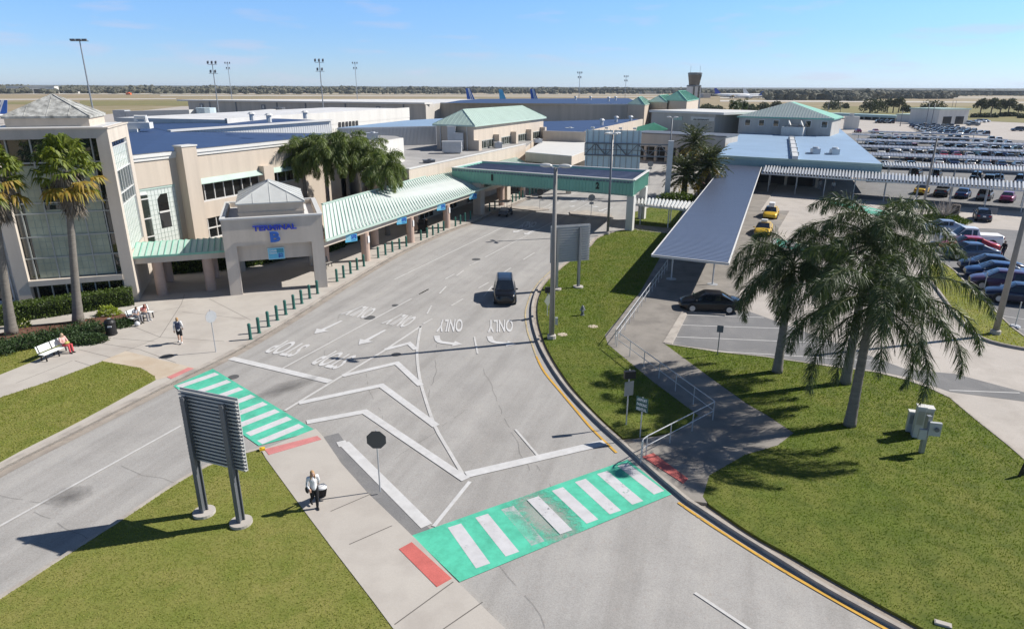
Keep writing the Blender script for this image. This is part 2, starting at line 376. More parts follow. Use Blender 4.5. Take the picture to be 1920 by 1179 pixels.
M['roof_white'] = paint('roof_white', (0.62, 0.62, 0.62), 0.8, 0.16, 0.3, fine=0.06)
M['green'] = paint('green', (0.22, 0.47, 0.37), 0.55, 0.10, 0.5)
M['green_dark'] = paint('green_dark', (0.05, 0.21, 0.15), 0.55, 0.1, 0.5)
M['green_pale'] = paint('green_pale', (0.43, 0.54, 0.475), 0.5, 0.08, 0.6)
M['green_white'] = paint('green_white', (0.52, 0.555, 0.53), 0.7, 0.05, 0.6)
M['teal_wall'] = paint('teal_wall', (0.30, 0.42, 0.42), 0.7, 0.08, 0.3)
M['corr_grey'] = paint('corr_grey', (0.42, 0.44, 0.47), 0.5, 0.06, 0.3)
M['column_pink'] = paint('column_pink', (0.50, 0.37, 0.30), 0.9, 0.1, 1.2, fine=0.12, bumps=0.3)
M['glass_dark'] = glass('glass_dark', (0.012, 0.013, 0.014), 0.05, 0.05)
M['glass_wall'] = glass('glass_wall', (0.03, 0.04, 0.035), 0.03, 0.06)
M['tile_white'] = glass('tile_white', (0.62, 0.66, 0.62), 0.25)
M['tile_green'] = paint('tile_green', (0.42, 0.45, 0.34), 0.35, 0.25, 0.7, fine=0.1)
M['grid_line'] = paint('grid_line', (0.30, 0.36, 0.32), 0.6)
M['mullion'] = paint('mullion', (0.42, 0.43, 0.40), 0.5)
M['dark'] = paint('dark', (0.03, 0.03, 0.032), 0.8)
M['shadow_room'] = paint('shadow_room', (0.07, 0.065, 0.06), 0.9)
M['steel'] = paint('steel', (0.36, 0.37, 0.38), 0.45, 0.1, 0.8, metal=0.6)
M['steel_dark'] = paint('steel_dark', (0.16, 0.17, 0.185), 0.5, 0.1, 0.8, metal=0.3)
M['galv'] = paint('galv', (0.50, 0.51, 0.52), 0.5, 0.10, 1.0, metal=0.35)
M['carport_grey'] = paint('carport_grey', (0.20, 0.21, 0.25), 0.5, 0.1, 0.5)
M['galv_blue'] = paint('galv_blue', (0.56, 0.66, 0.70), 0.5, 0.06, 0.6, metal=0.1)
M['pole'] = paint('pole', (0.27, 0.255, 0.235), 0.85, 0.12, 1.0, fine=0.1)
M['bollard'] = paint('bollard', (0.025, 0.13, 0.105), 0.4, 0.12, 2.0)
M['black'] = paint('black', (0.015, 0.015, 0.016), 0.5)
M['sign_back'] = paint('sign_back', (0.10, 0.10, 0.10), 0.55)
M['letter_blue'] = paint('letter_blue', (0.02, 0.045, 0.40), 0.35)
M['letter_blue2'] = paint('letter_blue2', (0.03, 0.12, 0.45), 0.4)
M['sign_cyan'] = paint('sign_cyan', (0.13, 0.50, 0.72), 0.4)
M['sign_cyan_pale'] = paint('sign_cyan_pale', (0.45, 0.72, 0.82), 0.4)
M['sign_teal'] = paint('sign_teal', (0.05, 0.28, 0.38), 0.4)
M['white_paint'] = paint('white_paint', (0.78, 0.78, 0.77), 0.5)
M['bench_white'] = paint('bench_white', (0.70, 0.72, 0.70), 0.5, 0.06, 2.0)
M['orange'] = paint('orange', (0.75, 0.16, 0.05), 0.6)
M['yellow'] = paint('yellow', (0.75, 0.48, 0.03), 0.5)
M['tyre'] = paint('tyre', (0.02, 0.02, 0.02), 0.8)
M['rim'] = paint('rim', (0.55, 0.56, 0.58), 0.3, metal=0.7)
M['car_glass'] = glass('car_glass', (0.012, 0.016, 0.022), 0.03)
M['headlight'] = paint('headlight', (0.6, 0.62, 0.64), 0.15)
M['taillight'] = paint('taillight', (0.35, 0.01, 0.012), 0.25)
M['bark'] = paint('bark', (0.21, 0.19, 0.165), 0.95, 0.25, 2.0, fine=0.2, bumps=0.8, streak=(1, 1, 5))
M['bark_dark'] = paint('bark_dark', (0.13, 0.105, 0.085), 0.95, 0.25, 2.0, fine=0.2, bumps=0.8, streak=(1, 1, 5))
M['frond'] = leaf_mat('frond', (0.026, 0.046, 0.015), (0.095, 0.13, 0.045), 0.45, 0.18)
M['frond_sun'] = leaf_mat('frond_sun', (0.07, 0.11, 0.03), (0.20, 0.24, 0.075), 0.5, 0.3)
M['frond_date'] = leaf_mat('frond_date', (0.035, 0.055, 0.018), (0.12, 0.135, 0.04), 0.45, 0.15)
M['fan_leaf'] = leaf_mat('fan_leaf', (0.085, 0.125, 0.02), (0.24, 0.27, 0.05), 0.5, 0.35)
M['fan_yellow'] = leaf_mat('fan_yellow', (0.28, 0.25, 0.05), (0.36, 0.22, 0.04), 0.6, 0.35)
M['thatch'] = leaf_mat('thatch', (0.11, 0.09, 0.065), (0.28, 0.24, 0.19), 0.9, 0.0)
M['hedge'] = leaf_mat('hedge', (0.035, 0.065, 0.010), (0.11, 0.155, 0.025), 0.5, 0.2)
M['juniper'] = leaf_mat('juniper', (0.022, 0.05, 0.016), (0.06, 0.10, 0.03), 0.6, 0.15)
M['lime_bush'] = leaf_mat('lime_bush', (0.20, 0.26, 0.03), (0.32, 0.36, 0.06), 0.5, 0.3)
M['tree_leaf'] = leaf_mat('tree_leaf', (0.030, 0.042, 0.018), (0.085, 0.095, 0.040), 0.7, 0.1)
M['pine_leaf'] = leaf_mat('pine_leaf', (0.05, 0.055, 0.03), (0.11, 0.115, 0.065), 0.7, 0.1)
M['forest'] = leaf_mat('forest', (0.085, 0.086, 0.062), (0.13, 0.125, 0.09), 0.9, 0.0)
M['twig'] = paint('twig', (0.42, 0.37, 0.32), 0.9)
M['grass_blade'] = leaf_mat('grass_blade', (0.085, 0.125, 0.018), (0.25, 0.25, 0.06), 0.7, 0.3)
M['grass_lush'] = leaf_mat('grass_lush', (0.060, 0.115, 0.012), (0.17, 0.215, 0.035), 0.7, 0.3)

def px(pts, z=0.0): return [V(x, y, z) for x, y in pts]
def smooth_line(pts, n=6):
    """Catmull-Rom through 3-D points"""
    out = []; P = [Vector(p) for p in pts]
    for i in range(len(P) - 1):
        p0, p1, p2, p3 = P[max(i - 1, 0)], P[i], P[i + 1], P[min(i + 2, len(P) - 1)]
        for k in range(n):
            t = k / n
            out.append(0.5 * ((2 * p1) + (p2 - p0) * t + (2 * p0 - 5 * p1 + 4 * p2 - p3) * t * t + (3 * p1 - p0 - 3 * p2 + p3) * t ** 3))
    out.append(P[-1]); return out
def ribbon(mb, pts, a, b, z, m=0, z2=None):
    """flat band between offsets a and b (to the left of travel) of a line"""
    L, R = [], []
    for i, p in enumerate(pts):
        t = (pts[min(i + 1, len(pts) - 1)] - pts[max(i - 1, 0)]); t.z = 0; t.normalize(); n = Vector((-t.y, t.x, 0))
        L.append(p + n * a); R.append(p + n * b)
    for i in range(len(pts) - 1):
        q = [L[i], L[i + 1], R[i + 1], R[i]]; q = [Vector((c.x, c.y, z)) for c in q]
        if (q[1] - q[0]).cross(q[3] - q[0]).z < 0: q.reverse()
        mb.quad(*q, m)
    return mb
def kerb(mb, pts, w=0.16, h=0.14, side=1, m=0):
    """raised kerb of width w lying on one side of the line"""
    L = list(pts); R = []
    for i, p in enumerate(L):
        t = L[min(i + 1, len(L) - 1)] - L[max(i - 1, 0)]; t.z = 0; t.normalize(); R.append(p + Vector((-t.y, t.x, 0)) * w * side)
    for i in range(len(L) - 1):
        a, b, c, d = L[i], L[i + 1], R[i + 1], R[i]
        lo = lambda q: Vector((q.x, q.y, -0.03)); hi = lambda q: Vector((q.x, q.y, h))
        mb.quad(hi(a), hi(b), hi(c), hi(d), m); mb.quad(lo(a), lo(b), hi(b), hi(a), m); mb.quad(lo(d), lo(c), hi(c), hi(d), m)
    for i in (0, -1):
        a, d = L[i], R[i]; mb.quad(Vector((a.x, a.y, -0.03)), Vector((d.x, d.y, -0.03)), Vector((d.x, d.y, h)), Vector((a.x, a.y, h)), m)
    return mb

# ---------------------------------------------------------------- ground
g = MB()
ring = [Vector((14000 * math.cos(2 * math.pi * i / 48), 14000 * math.sin(2 * math.pi * i / 48), 0)) for i in range(48)]
g.sheet(ring, -0.06); g.struct('ground', M['field'])
g = MB()
for q in ([(-60, 186.3), (330, 185.0), (330, 186.6), (-60, 188.5)], [(300, 178.6), (1290, 181), (1290, 182.2), (300, 180.2)],
          [(-60, 175.5), (1250, 177), (1250, 178), (-60, 177)], [(380, 186.5), (900, 186), (900, 187.2), (380, 188)],
          [(1040, 186), (1300, 185.6), (1300, 187.5), (1040, 188.5)], [(700, 191), (1100, 186), (1100, 188), (700, 194)],
          [(1350, 188), (2000, 192), (2000, 194), (1350, 191)], [(1350, 183), (1960, 184), (1960, 185), (1350, 185)], [(1730, 181.5), (2000, 181.8), (2000, 182.6), (1730, 182.4)]):
    g.sheet(px(q), 0.12)
g.struct('runway', M['runway'])
g = MB()
for q in ([(150, 189), (345, 189), (380, 198), (150, 199)], [(1540, 199), (1950, 200), (1950, 232), (1540, 214)], [(1952, 200), (1995, 200), (1995, 228), (1952, 232)], [(-40, 191), (60, 191), (60, 196), (-40, 196)]):
    g.sheet(px(q), 0.05)
g.struct('airfield_grass', M['field_green'])
g = MB(); g.sheet(px([(-400, 240), (380, 232), (900, 225), (1300, 225), (1300, 205), (340, 200), (200, 215), (-400, 215)]), 0.03); g.struct('apron', M['plaza_right'])

g = MB(); g.sheet([Vector(p) for p in ((-95, -12, 0), (52, -12, 0), (52, 40, 0), (42, 150, 0), (38, 215, 0), (-60, 215, 0), (-95, 90, 0))], -0.03)
g.struct('road', M['asphalt'])
# right-hand forecourt, car park
g = MB(); g.sheet([Vector(p) for p in ((9.5, 30, 0), (19.8, 17, 0), (60, 5, 0), (160, 20, 0), (330, 250, 0), (300, 420, 0), (150, 470, 0), (90, 330, 0), (56, 190, 0), (36, 118, 0), (24, 80, 0), (8, 40, 0))], -0.022)
g.struct('forecourt', M['plaza_right'])
g = MB()
g.sheet(px([(1283, 584), (1404, 583), (1560, 640), (1700, 692), (1790, 700), (1930, 737), (1930, 753), (1782, 734), (1700, 706), (1640, 694), (1430, 667), (1248, 643)]), -0.014)
g.sheet(px([(1742, 462), (1740, 441), (1765, 428), (1850, 428), (1990, 437), (1990, 700), (1925, 640), (1895, 617), (1850, 572), (1820, 545), (1790, 512)]), -0.014)
g.sheet(px([(1600, 372), (1600, 340), (1640, 312), (1990, 330), (1990, 402)]), -0.014)
g.sheet(px([(1590, 300), (1575, 252), (1640, 246), (1990, 268), (1990, 322), (1640, 306)]), -0.014)
g.struct('parking_bays', M['asphalt_dark'])

# ---- terminal plaza (left)
kerb_pts = smooth_line(px([(-140, 962), (0, 878), (150, 803), (310, 722), (385, 686), (440, 658), (500, 624), (560, 588), (620, 550), (680, 513), (740, 478), (800, 449), (850, 428), (885, 416), (930, 396), (985, 372), (1035, 351), (1075, 335), (1110, 320)], 0.13), 4)
plaza = [Vector((p.x, p.y, 0)) for p in kerb_pts]
TF = Frame(V(433, 557), math.radians(19.583))                    # terminal frame: u along the pavilion front, w into the building
g = MB(); g.prism(plaza + [TF.p(95, 110), TF.p(30, 60), TF.p(-3, 30), TF.p(-60, 25), TF.p(-80, -45)], -0.05, 0.12)
g.struct('plaza_pavement', M['concrete'])
g = MB(); kerb(g, kerb_pts, 0.34, 0.135, 1); g.struct('plaza_kerb', M['kerb'])
g = MB(); ribbon(g, kerb_pts, 0.0, -0.45, -0.012); g.struct('plaza_gutter', M['gutter'])
g = MB(); g.sheet(px([(190, 677), (236, 658), (365, 690), (313, 707), (294, 712), (268, 690)], 0.12), 0.126); g.struct('ramp_pavement', M['concrete_tan'])
g = MB()
for a, b, w in (((30, 718), (136, 676), .03), ((140, 676), (205, 697), .03), ((148, 655), (220, 673), .03), ((180, 642), (262, 655), .03), ((212, 634), (290, 640), .03), ((236, 658), (300, 632), .03), ((300, 632), (420, 640), .03),
                ((262, 655), (330, 680), .03), ((300, 632), (340, 570), .03), ((340, 570), (346, 552), .03), ((342, 585), (460, 598), .03), ((250, 612), (300, 632), .03), ((392, 560), (470, 600), .03), ((262, 590), (345, 575), .03)):
    A, B = V(*a, 0.12), V(*b, 0.12); ribbon(g, [A, B], w / 2, -w / 2, 0.1245)
for a, b in (((697, 925), (620, 958)), ((735, 985), (655, 1020)), ((850, 1090), (740, 1170)), ((905, 1128), (800, 1200))):
    A, B = V(*a, 0.12), V(*b, 0.12); ribbon(g, [A, B], .02, -.02, 0.1245)
g.struct('pavement_joints', M['joint'])

# ---- lawns: polygons in survey pixels, kept for the grass blades
LAWN = {}
LAWN['corner'] = smooth_line(px([(-140, 960), (0, 866), (150, 789), (292, 712)], .13), 4) + px([(290, 705), (265, 690), (192, 677), (100, 712), (0, 745), (-140, 800)], .13)
LAWN['plaza'] = px([(-140, 760), (0, 702), (60, 678), (95, 660), (120, 642), (110, 634), (60, 632), (0, 640), (-140, 668)], .13)
LAWN['wedge'] = smooth_line(px([(-60, 1160), (5, 1118), (120, 1043), (240, 966), (340, 900), (410, 864), (486, 842)], .13), 4) + px([(498, 858), (560, 942), (620, 1022), (700, 1125), (800, 1260), (760, 1400), (-60, 1400)], .13)
isl = smooth_line(px([(1168, 820), (1128, 784), (1077, 730), (1044, 684), (1025, 650), (1017, 629), (1011, 609), (1008, 589), (1009, 567), (1016, 544), (1027, 527), (1039, 515), (1053, 503), (1068, 491), (1093, 474), (1111, 459), (1121, 447), (1143, 438), (1173, 431), (1203, 429), (1245, 437)], .1), 3)
LAWN['island'] = isl + px([(1262, 440), (1200, 548), (1134, 628), (1140, 645), (1225, 715), (1310, 778), (1270, 808)], .13)
LAWN['strip'] = px([(1190, 421), (1188, 398), (1225, 386), (1282, 392), (1262, 428)], .13)
LAWN['main'] = px([(1246, 644), (1343, 659), (1430, 668), (1560, 687), (1640, 697), (1700, 712), (1745, 728), (1782, 746)], .13) + smooth_line(px([(1782, 746), (1827, 784), (1870, 818), (1913, 854), (2000, 935)], .13), 3)[1:] + px([(2100, 1040), (2050, 1400), (1900, 1300)], .13) + smooth_line(px([(1790, 1212), (1718, 1170), (1579, 1094), (1480, 1038), (1411, 1000), (1330, 945)], .1), 4) + px([(1318, 930), (1330, 890), (1396, 852), (1458, 834), (1488, 811), (1440, 779), (1400, 756), (1330, 706)], .1)
LAWN['median'] = smooth_line(px([(1745, 496), (1742, 515), (1768, 552), (1800, 594), (1832, 624), (1862, 639), (1925, 652), (1990, 660)], .13), 3) + px([(1990, 648), (1925, 634), (1895, 612), (1850, 568), (1820, 541), (1790, 508), (1768, 492)], .13)
for k, q in LAWN.items():
    g = MB(); top = 0.115 if k in ('corner', 'plaza') else 0.1
    g.prism([Vector((p.x, p.y, 0)) for p in q], -0.05, 0.132 if k in ('corner', 'plaza') else top)
    g.struct('lawn', M['soil_lush' if k in ('main', 'island', 'strip') else 'soil'])
M['concrete_worn'] = ground_mat('concrete_worn', ((0.29, 0.265, 0.235), (0.235, 0.215, 0.19), (0.175, 0.16, 0.145)), (0.25, 0.7, 16.0), 0.9, 0.2, 0.12)
# walks on the wedge and beside the ramp
g = MB(); g.prism(px([(490, 843), (592, 803), (606, 818), (640, 868), (690, 924), (780, 1010), (860, 1092), (960, 1190), (1100, 1330), (900, 1400), (800, 1262), (700, 1127), (620, 1023), (560, 943), (498, 858)], .12), -0.05, 0.12)
g.struct('sidewalk', M['concrete']); g = MB()
g.prism(px([(1134, 628), (1200, 548), (1262, 440), (1300, 392), (1420, 340), (1470, 330), (1425, 395), (1366, 492), (1318, 560), (1279, 583), (1243, 642), (1330, 706), (1400, 756), (1440, 779), (1488, 811), (1458, 834), (1396, 852), (1330, 890), (1318, 930), (1326, 942), (1298, 938), (1256, 903), (1193, 848), (1178, 832), (1205, 824), (1270, 808), (1310, 778), (1225, 715), (1140, 645)], .12), -0.05, 0.108)
g.prism(px([(1190, 421), (1262, 428), (1245, 437), (1195, 432)], .1), -0.05, 0.104)
g.prism(px([(1318, 560), (1279, 583), (1360, 590), (1410, 510), (1480, 395), (1425, 395), (1366, 492)], .1), -0.05, 0.098)
g.struct('sidewalk', M['concrete_worn'])
g = MB(); g.prism(px([(1279, 583), (1288, 588), (1260, 644), (1243, 642)], .13), -0.05, 0.14); g.struct('parking_kerb', M['kerb'])
g = MB()
isl_k = smooth_line(px([(1294, 940), (1252, 905), (1222, 879), (1190, 850), (1160, 823), (1120, 787), (1069, 733), (1036, 687), (1017, 653), (1009, 632), (1003, 612), (1000, 592), (1001, 570), (1008, 547), (1019, 530), (1031, 518), (1045, 506), (1060, 494), (1085, 477), (1103, 462), (1113, 450), (1135, 441), (1165, 434), (1195, 432)]), 3)
kerb(g, isl_k, 0.15, 0.135, 1)
main_k = smooth_line(px([(1800, 1240), (1740, 1206), (1671, 1168), (1556, 1105), (1467, 1050), (1383, 998), (1316, 954), (1294, 940)]), 4); kerb(g, main_k, 0.15, 0.135, 1)
wedge_k = smooth_line(px([(-60, 1160), (5, 1118), (120, 1043), (240, 966), (340, 900), (410, 864), (486, 842)], .13), 4); kerb(g, wedge_k, 0.16, 0.132, 1)
kerb(g, px([(1246, 644), (1343, 659), (1430, 668), (1560, 687), (1640, 697), (1700, 712), (1745, 728), (1782, 746)], .13), 0.12, 0.13, 1)
kerb(g, smooth_line(px([(1782, 746), (1827, 784), (1870, 818), (1913, 854), (2000, 935), (2100, 1040)], .13), 3), 0.12, 0.125, 1)
kerb(g, smooth_line(px([(1745, 496), (1742, 515), (1768, 552), (1800, 594), (1832, 624), (1862, 639), (1925, 652), (1990, 660)], .13), 3), 0.14, 0.15, -1)
kerb(g, px([(1768, 492), (1790, 508), (1820, 541), (1850, 568), (1895, 612), (1925, 634)], .13), 0.12, 0.14, 1)
g.struct('kerb', M['kerb'])
g = MB(); ribbon(g, isl_k, 0.0, -0.55, -0.012); ribbon(g, main_k, 0.0, -0.5, -0.012); ribbon(g, wedge_k, 0.0, -0.4, -0.012); g.struct('gutter', M['gutter'])
g = MB(); ribbon(g, smooth_line(px([(606, 818), (640, 868), (690, 924), (780, 1010)]), 4), 0.75, 0.02, -0.016); g.struct('road_shoulder', M['asphalt_shoulder'])
g = MB(); g.sheet(px([(-60, 640), (0, 625), (55, 612), (150, 600), (215, 590), (262, 586), (248, 600), (210, 622), (150, 640), (110, 634), (60, 632), (0, 640), (-60, 655)], .12), 0.139); g.struct('mulch_bed', M['mulch'])

# ---- painted markings
g = MB()
def line(pts, w, z=-0.006, sm=0):
    q = px(pts); q = smooth_line(q, sm) if sm else q
    ribbon(g, q, w / 2, -w / 2, z)
for a, b in (((528, 691), (772, 559.5)), ((785, 551.6), (804, 541.6)), ((739, 524), (1085, 358)), ((880, 497.8), (899, 489)), ((909.6, 482), (1122, 371.5)), ((981, 486.7), (1002.4, 473.5)), ((834.8, 523), (852, 513.5)),
             ((855.6, 517), (869.6, 506.5)), ((783, 552.8), (805, 541)), ((824, 550), (836.5, 536.8)), ((897, 540), (916.5, 529)), ((942.6, 511.7), (958, 502)), ((907, 555), (923, 536)), ((846, 573), (868, 560)), ((800.6, 588), (809, 573)),
             ((793, 607), (810, 597.5)), ((889.4, 631), (895.7, 663)), ((966, 804), (1010, 855)), ((1303, 1110), (1420, 1188)), ((1028, 391), (1048, 380)), ((1068, 380), (1085, 370)), ((1100, 413), (1120, 400)), ((1125, 404), (1150, 388))):
    line((a, b), 0.12)
line([(-80, 1030), (0, 985), (340, 797)], 0.13)
line([(791, 610), (720, 657), (640, 705), (534, 769)], 0.17); line([(789, 611), (784, 640), (782, 666), (787, 708), (797, 745), (815, 797), (838, 838), (872, 895)], 0.17, sm=3)
for a, b in (((1286, 590), (1432, 595)), ((1278, 609), (1512, 617)), ((1268, 631), (1600, 645)), ((1343, 658), (1640, 676)), ((1780, 731), (1912, 736)), ((1875, 449), (1886, 470)), ((1855, 437), (1890, 466)), ((1870, 590), (1930, 600)), ((1900, 615), (1940, 620))): line((a, b), 0.1)
g.struct('lane_markings', M['white_line'])
g = MB()
for c, w in ((((722, 655), (767, 643), (780, 655)), .36), (((642, 704), (744, 680), (789, 722)), .39), (((560, 755), (715, 722), (818, 798)), .42), (((575, 791), (684, 771), (873, 898)), .43)):
    p = px(c); d1 = (p[0] - p[1]).normalized(); d2 = (p[2] - p[1]).normalized(); bi = (d1 + d2).normalized(); s = w / 2 / max(0.2, abs(d1.cross(d2).z) ** .5 * 0 + math.sin(d1.angle(bi)))
    n1 = Vector((-d1.y, d1.x, 0)); n1 = n1 if n1.dot(bi) > 0 else -n1; n2 = Vector((-d2.y, d2.x, 0)); n2 = n2 if n2.dot(bi) > 0 else -n2
    I, O = p[1] + bi * s, p[1] - bi * s; up = lambda q: Vector((q.x, q.y, -0.002))
    g.sheet([up(p[0] - n1 * w / 2), up(O), up(I), up(p[0] + n1 * w / 2)], -0.002); g.sheet([up(O), up(p[2] - n2 * w / 2), up(p[2] + n2 * w / 2), up(I)], -0.002)
line(((433, 671), (619, 715)), .5, -0.003); line(((874, 889), (1134, 829)), .5, -0.003); line(((633, 833), (650, 829)), .5, 0.0); line(((645, 830), (800, 985)), .5, -0.003); line(((881, 902), (813, 986)), .17, -0.002)
def arrow(tail, tip, w=0.16, head=0.55, hl=0.9, z=-0.002):
    a, b = V(*tail), V(*tip); t = (b - a).normalized(); n = Vector((-t.y, t.x, 0)); c = b - t * hl
    g.sheet([a - n * w * .6, c - n * w, c + n * w, a + n * w * .6], z); g.sheet([c - n * head, b, c + n * head], z)
arrow((641, 601), (589, 625.5)); arrow((723, 618), (672, 646)); arrow((1005, 430), (984, 440)); arrow((1100, 372), (1070, 379)); arrow((1078, 385), (1070, 388), hl=.6); arrow((1098, 385), (1124, 389), hl=1.0); arrow((1145, 388), (1123, 396)); arrow((1000, 424), (962, 436))
def turn(p0, p1, p2, tip, w=0.19):
    q = smooth_line(px([p0, p1, p2]), 5); ribbon(g, q, w, -w, -0.002); c, b = q[-1], V(*tip); t = (b - c).normalized(); n = Vector((-t.y, t.x, 0))
    g.sheet([c - n * .5, b, c + n * .5], -0.0015)
turn((819, 629), (824, 640), (850, 644), (867, 645)); turn((918, 630), (924, 640), (950, 644), (968, 645))
for t, q in (('ONLY', ((961.8, 598.7), (914.4, 599.4), (914.4, 623), (961.8, 621.8))), ('ONLY', ((867.8, 597.5), (824.9, 598.7), (817.4, 621.8), (867, 621.8))),
             ('ONLY', ((708, 578), (677, 572.5), (637.5, 588.5), (685, 598))), ('ONLY', ((784, 594), (750, 587.5), (714, 606), (758, 614.5))), ('STOP', ((584, 646), (532, 636), (493, 660), (545, 669.5))), ('STOP', ((670.7, 666.6), (623.4, 655.4), (579.7, 681.5), (629, 692.7))),
             ('ONLY', ((1104, 373), (1086, 369), (1074, 376), (1096, 379))), ('ONLY', ((1008, 416), (982, 415), (972, 426), (1002, 426)))):
    letter_quad(g, t, *[V(*c) + Vector((0, 0, -0.002)) for c in q], bold=0.02)
g.struct('road_lettering', M['white_thick'])
g = MB()
line([(997, 547), (988, 572), (985, 592), (989, 620), (996, 640), (1006, 668)], 0.11, -0.004, 4); line([(1035, 506), (1012, 527), (997, 547)], 0.11, -0.004, 3); g.struct('faded_edge_line', M['pale_yellow'])
g = MB(); line([(1006, 668), (1021, 697), (1054, 737), (1080, 768), (1110, 803), (1156, 848)], 0.13, -0.004, 4); line([(1272, 941), (1327, 979), (1440, 1051), (1556, 1119), (1690, 1194)], 0.13, -0.004, 4); g.struct('yellow_edge_line', M['yellow_line'])

c2 = V(1022, 965); ad = V(1062, 997) - V(1000, 932)
M['cross_green'] = worn_paint('cross_green', (0.10, 0.55, 0.375), 0.46, 6, .74, scuff=(c2.x - V(772, 1003).x, c2.y - V(772, 1003).y, 1.7, math.atan2(ad.y, ad.x), 3.6))
M['stripe'] = worn_paint('stripe', (0.58, 0.575, 0.59), 0.52, 5, scuff=(V(978, 985).x - V(772, 1003).x, V(978, 985).y - V(772, 1003).y, .9, math.atan2(ad.y, ad.x), 2.6))
def crosswalk(name, label, corners, stripes, w, green, white):
    o = empty(name, px([corners[0]])[0], label, 'crosswalk'); o['kind'] = 'structure'
    b = MB(); b.sheet(px(corners), -0.0035); b.part('green_paint', green, o)
    b = MB()
    for a, c in stripes:
        a, c = V(*a), V(*c); t = (c - a).normalized(); n = Vector((-t.y, t.x, 0)) * w / 2; b.sheet([a - n, c - n, c + n, a + n], 0.001)
    b.part('white_stripes', white, o)
crosswalk('crosswalk', 'worn green crosswalk with eight white stripes across the main road', [(772, 1003), (1177, 861), (1259, 926), (862, 1090)],
          [((852, 984.5), (906, 1060)), ((903, 966), (961, 1038)), ((951, 951), (1009, 1018)), ((999, 933), (1062, 997)), ((1045, 916), (1111, 977)), ((1088, 900), (1154, 960)), ((1129, 885), (1196, 942)), ((1167, 870), (1236, 923))], .56, M['cross_green'], M['stripe'])
M['cross_green2'] = worn_paint('cross_green2', (0.10, 0.53, 0.365), 0.46, 6, .74); M['stripe2'] = worn_paint('stripe2', (0.60, 0.60, 0.61), 0.50, 5)
st = []
for i in range(8):
    t = i / 7; st.append(((334 + 153 * t, 725 + 104 * t), (407 + 158 * t, 700 + 97 * t)))
crosswalk('crosswalk', 'green crosswalk with white stripes across the side road behind the big sign', [(325, 723), (399, 691), (593, 807), (485, 835)], st, .5, M['cross_green2'], M['stripe2'])
M['cross_far'] = worn_paint('cross_far', (0.14, 0.47, 0.36), 0.45, 4); M['stripe_far'] = worn_paint('stripe_far', (0.6, 0.6, 0.6), 0.5, 4)
crosswalk('crosswalk', 'faded green crosswalk on the forecourt before the long ribbed canopy', [(1552, 379), (1592, 380), (1690, 402), (1650, 406)], [((1570 + 20 * i, 380 + 4.6 * i), (1590 + 20 * i, 381.5 + 4.6 * i)) for i in range(5)], .6, M['cross_far'], M['stripe_far'])
crosswalk('crosswalk', 'small green and white crosswalk in front of the nearer yellow taxi', [(1412, 448), (1455, 447), (1560, 470), (1560, 485), (1450, 459), (1408, 459)], [((1421, 458), (1425, 448.5)), ((1446, 457), (1449, 448)), ((1480, 463), (1484, 454))], .9, M['cross_far'], M['stripe_far'])
def pad(corners, mats, label, split=0):
    p = px(corners, .12); b = MB()
    b.prism([Vector((q.x, q.y, 0)) for q in p], 0.05, 0.134); o = b.thing('tactile_pad', mats, label, 'tactile paving', 'red tactile pads at the kerb ramps')
pad([(313, 707), (353, 689), (366, 691), (324, 712)], M['pink_pad'], 'pink tactile pad at the plaza end of the side-road crosswalk')
pad([(496, 842), (595, 817), (602.6, 823.6), (504, 852.7)], M['pink_pad'], 'long pink tactile pad at the head of the wedge walk')
pad([(748, 1029), (772, 1016), (847, 1084), (819, 1100)], M['red_pad'], 'red tactile pad on the wedge walk beside the worn crosswalk')
pad([(1204.5, 856), (1225, 849), (1290, 897), (1281, 906)], M['red_pad'], 'dark red tactile pad in the palm shade by the railing')
# manhole covers, stains
for (x, y), r, lb in (((693, 595), .42, 'dark manhole cover between the ONLY letters and the lane line'), ((893, 486), .42, 'dark manhole cover on the lane line short of the bridge shadow'), ((313, 668), .4, 'dark manhole cover on the plaza near the crosswalk ramp'), ((743, 664), .3, 'small manhole cover inside the striped gore'), ((741, 572), .25, 'tiny manhole cover in the lane beside the bollards'), ((438, 706), .3, 'small drain cover at the corner of the side-road crosswalk')):
    b = MB(); z = 0.125 if y == 668 else -0.004; q = V(x, y, z); b.lathe((q.x, q.y, z - .03), [(r, 0), (r, .03), (r * .9, .034), (r * .86, .03)], 18); b.thing('manhole_cover', M['sign_back'], lb, 'manhole cover', 'manhole covers')
g = MB(); crk = random.Random(3)
for a, c in (((640, 585), (600, 690)), ((688, 700), (712, 815)), ((820, 640), (806, 745)), ((905, 690), (1000, 880)), ((880, 760), (740, 860)), ((1000, 860), (1090, 985)), ((900, 1000), (1010, 1180)), ((60, 960), (230, 1045)), ((230, 870), (400, 915)), ((0, 925), (90, 945)), ((620, 600), (900, 430)), ((700, 560), (850, 470))):
    A, B = V(*a), V(*c); n_ = max(6, int((B - A).length / .5)); d_ = (B - A).normalized(); s_ = Vector((-d_.y, d_.x, 0)); w_ = 0; P_ = []
    for i in range(n_ + 1): w_ += crk.uniform(-.1, .1); P_.append(A.lerp(B, i / n_) + s_ * w_)
    for i in range(n_):
        if crk.random() < .7: ribbon(g, P_[i:i + 2], .005, -.005, -0.012)
g.struct('road_cracks', M['joint'])
m_, nt_, bs_ = nmat('stain'); setc(bs_, (0.10, 0.095, 0.09), 0.9)
gr_ = nt_.nodes.new('ShaderNodeTexGradient'); gr_.gradient_type = 'SPHERICAL'; tc_ = nt_.nodes.new('ShaderNodeTexCoord'); nt_.links.new(tc_.outputs['Object'], gr_.inputs['Vector'])
k_ = nt_.nodes.new('ShaderNodeMath'); k_.operation = 'MULTIPLY_ADD'; nt_.links.new(noise(nt_, 2.2, 5, 0.7), k_.inputs[0]); k_.inputs[1].default_value = 1.2; nt_.links.new(gr_.outputs['Fac'], k_.inputs[2])
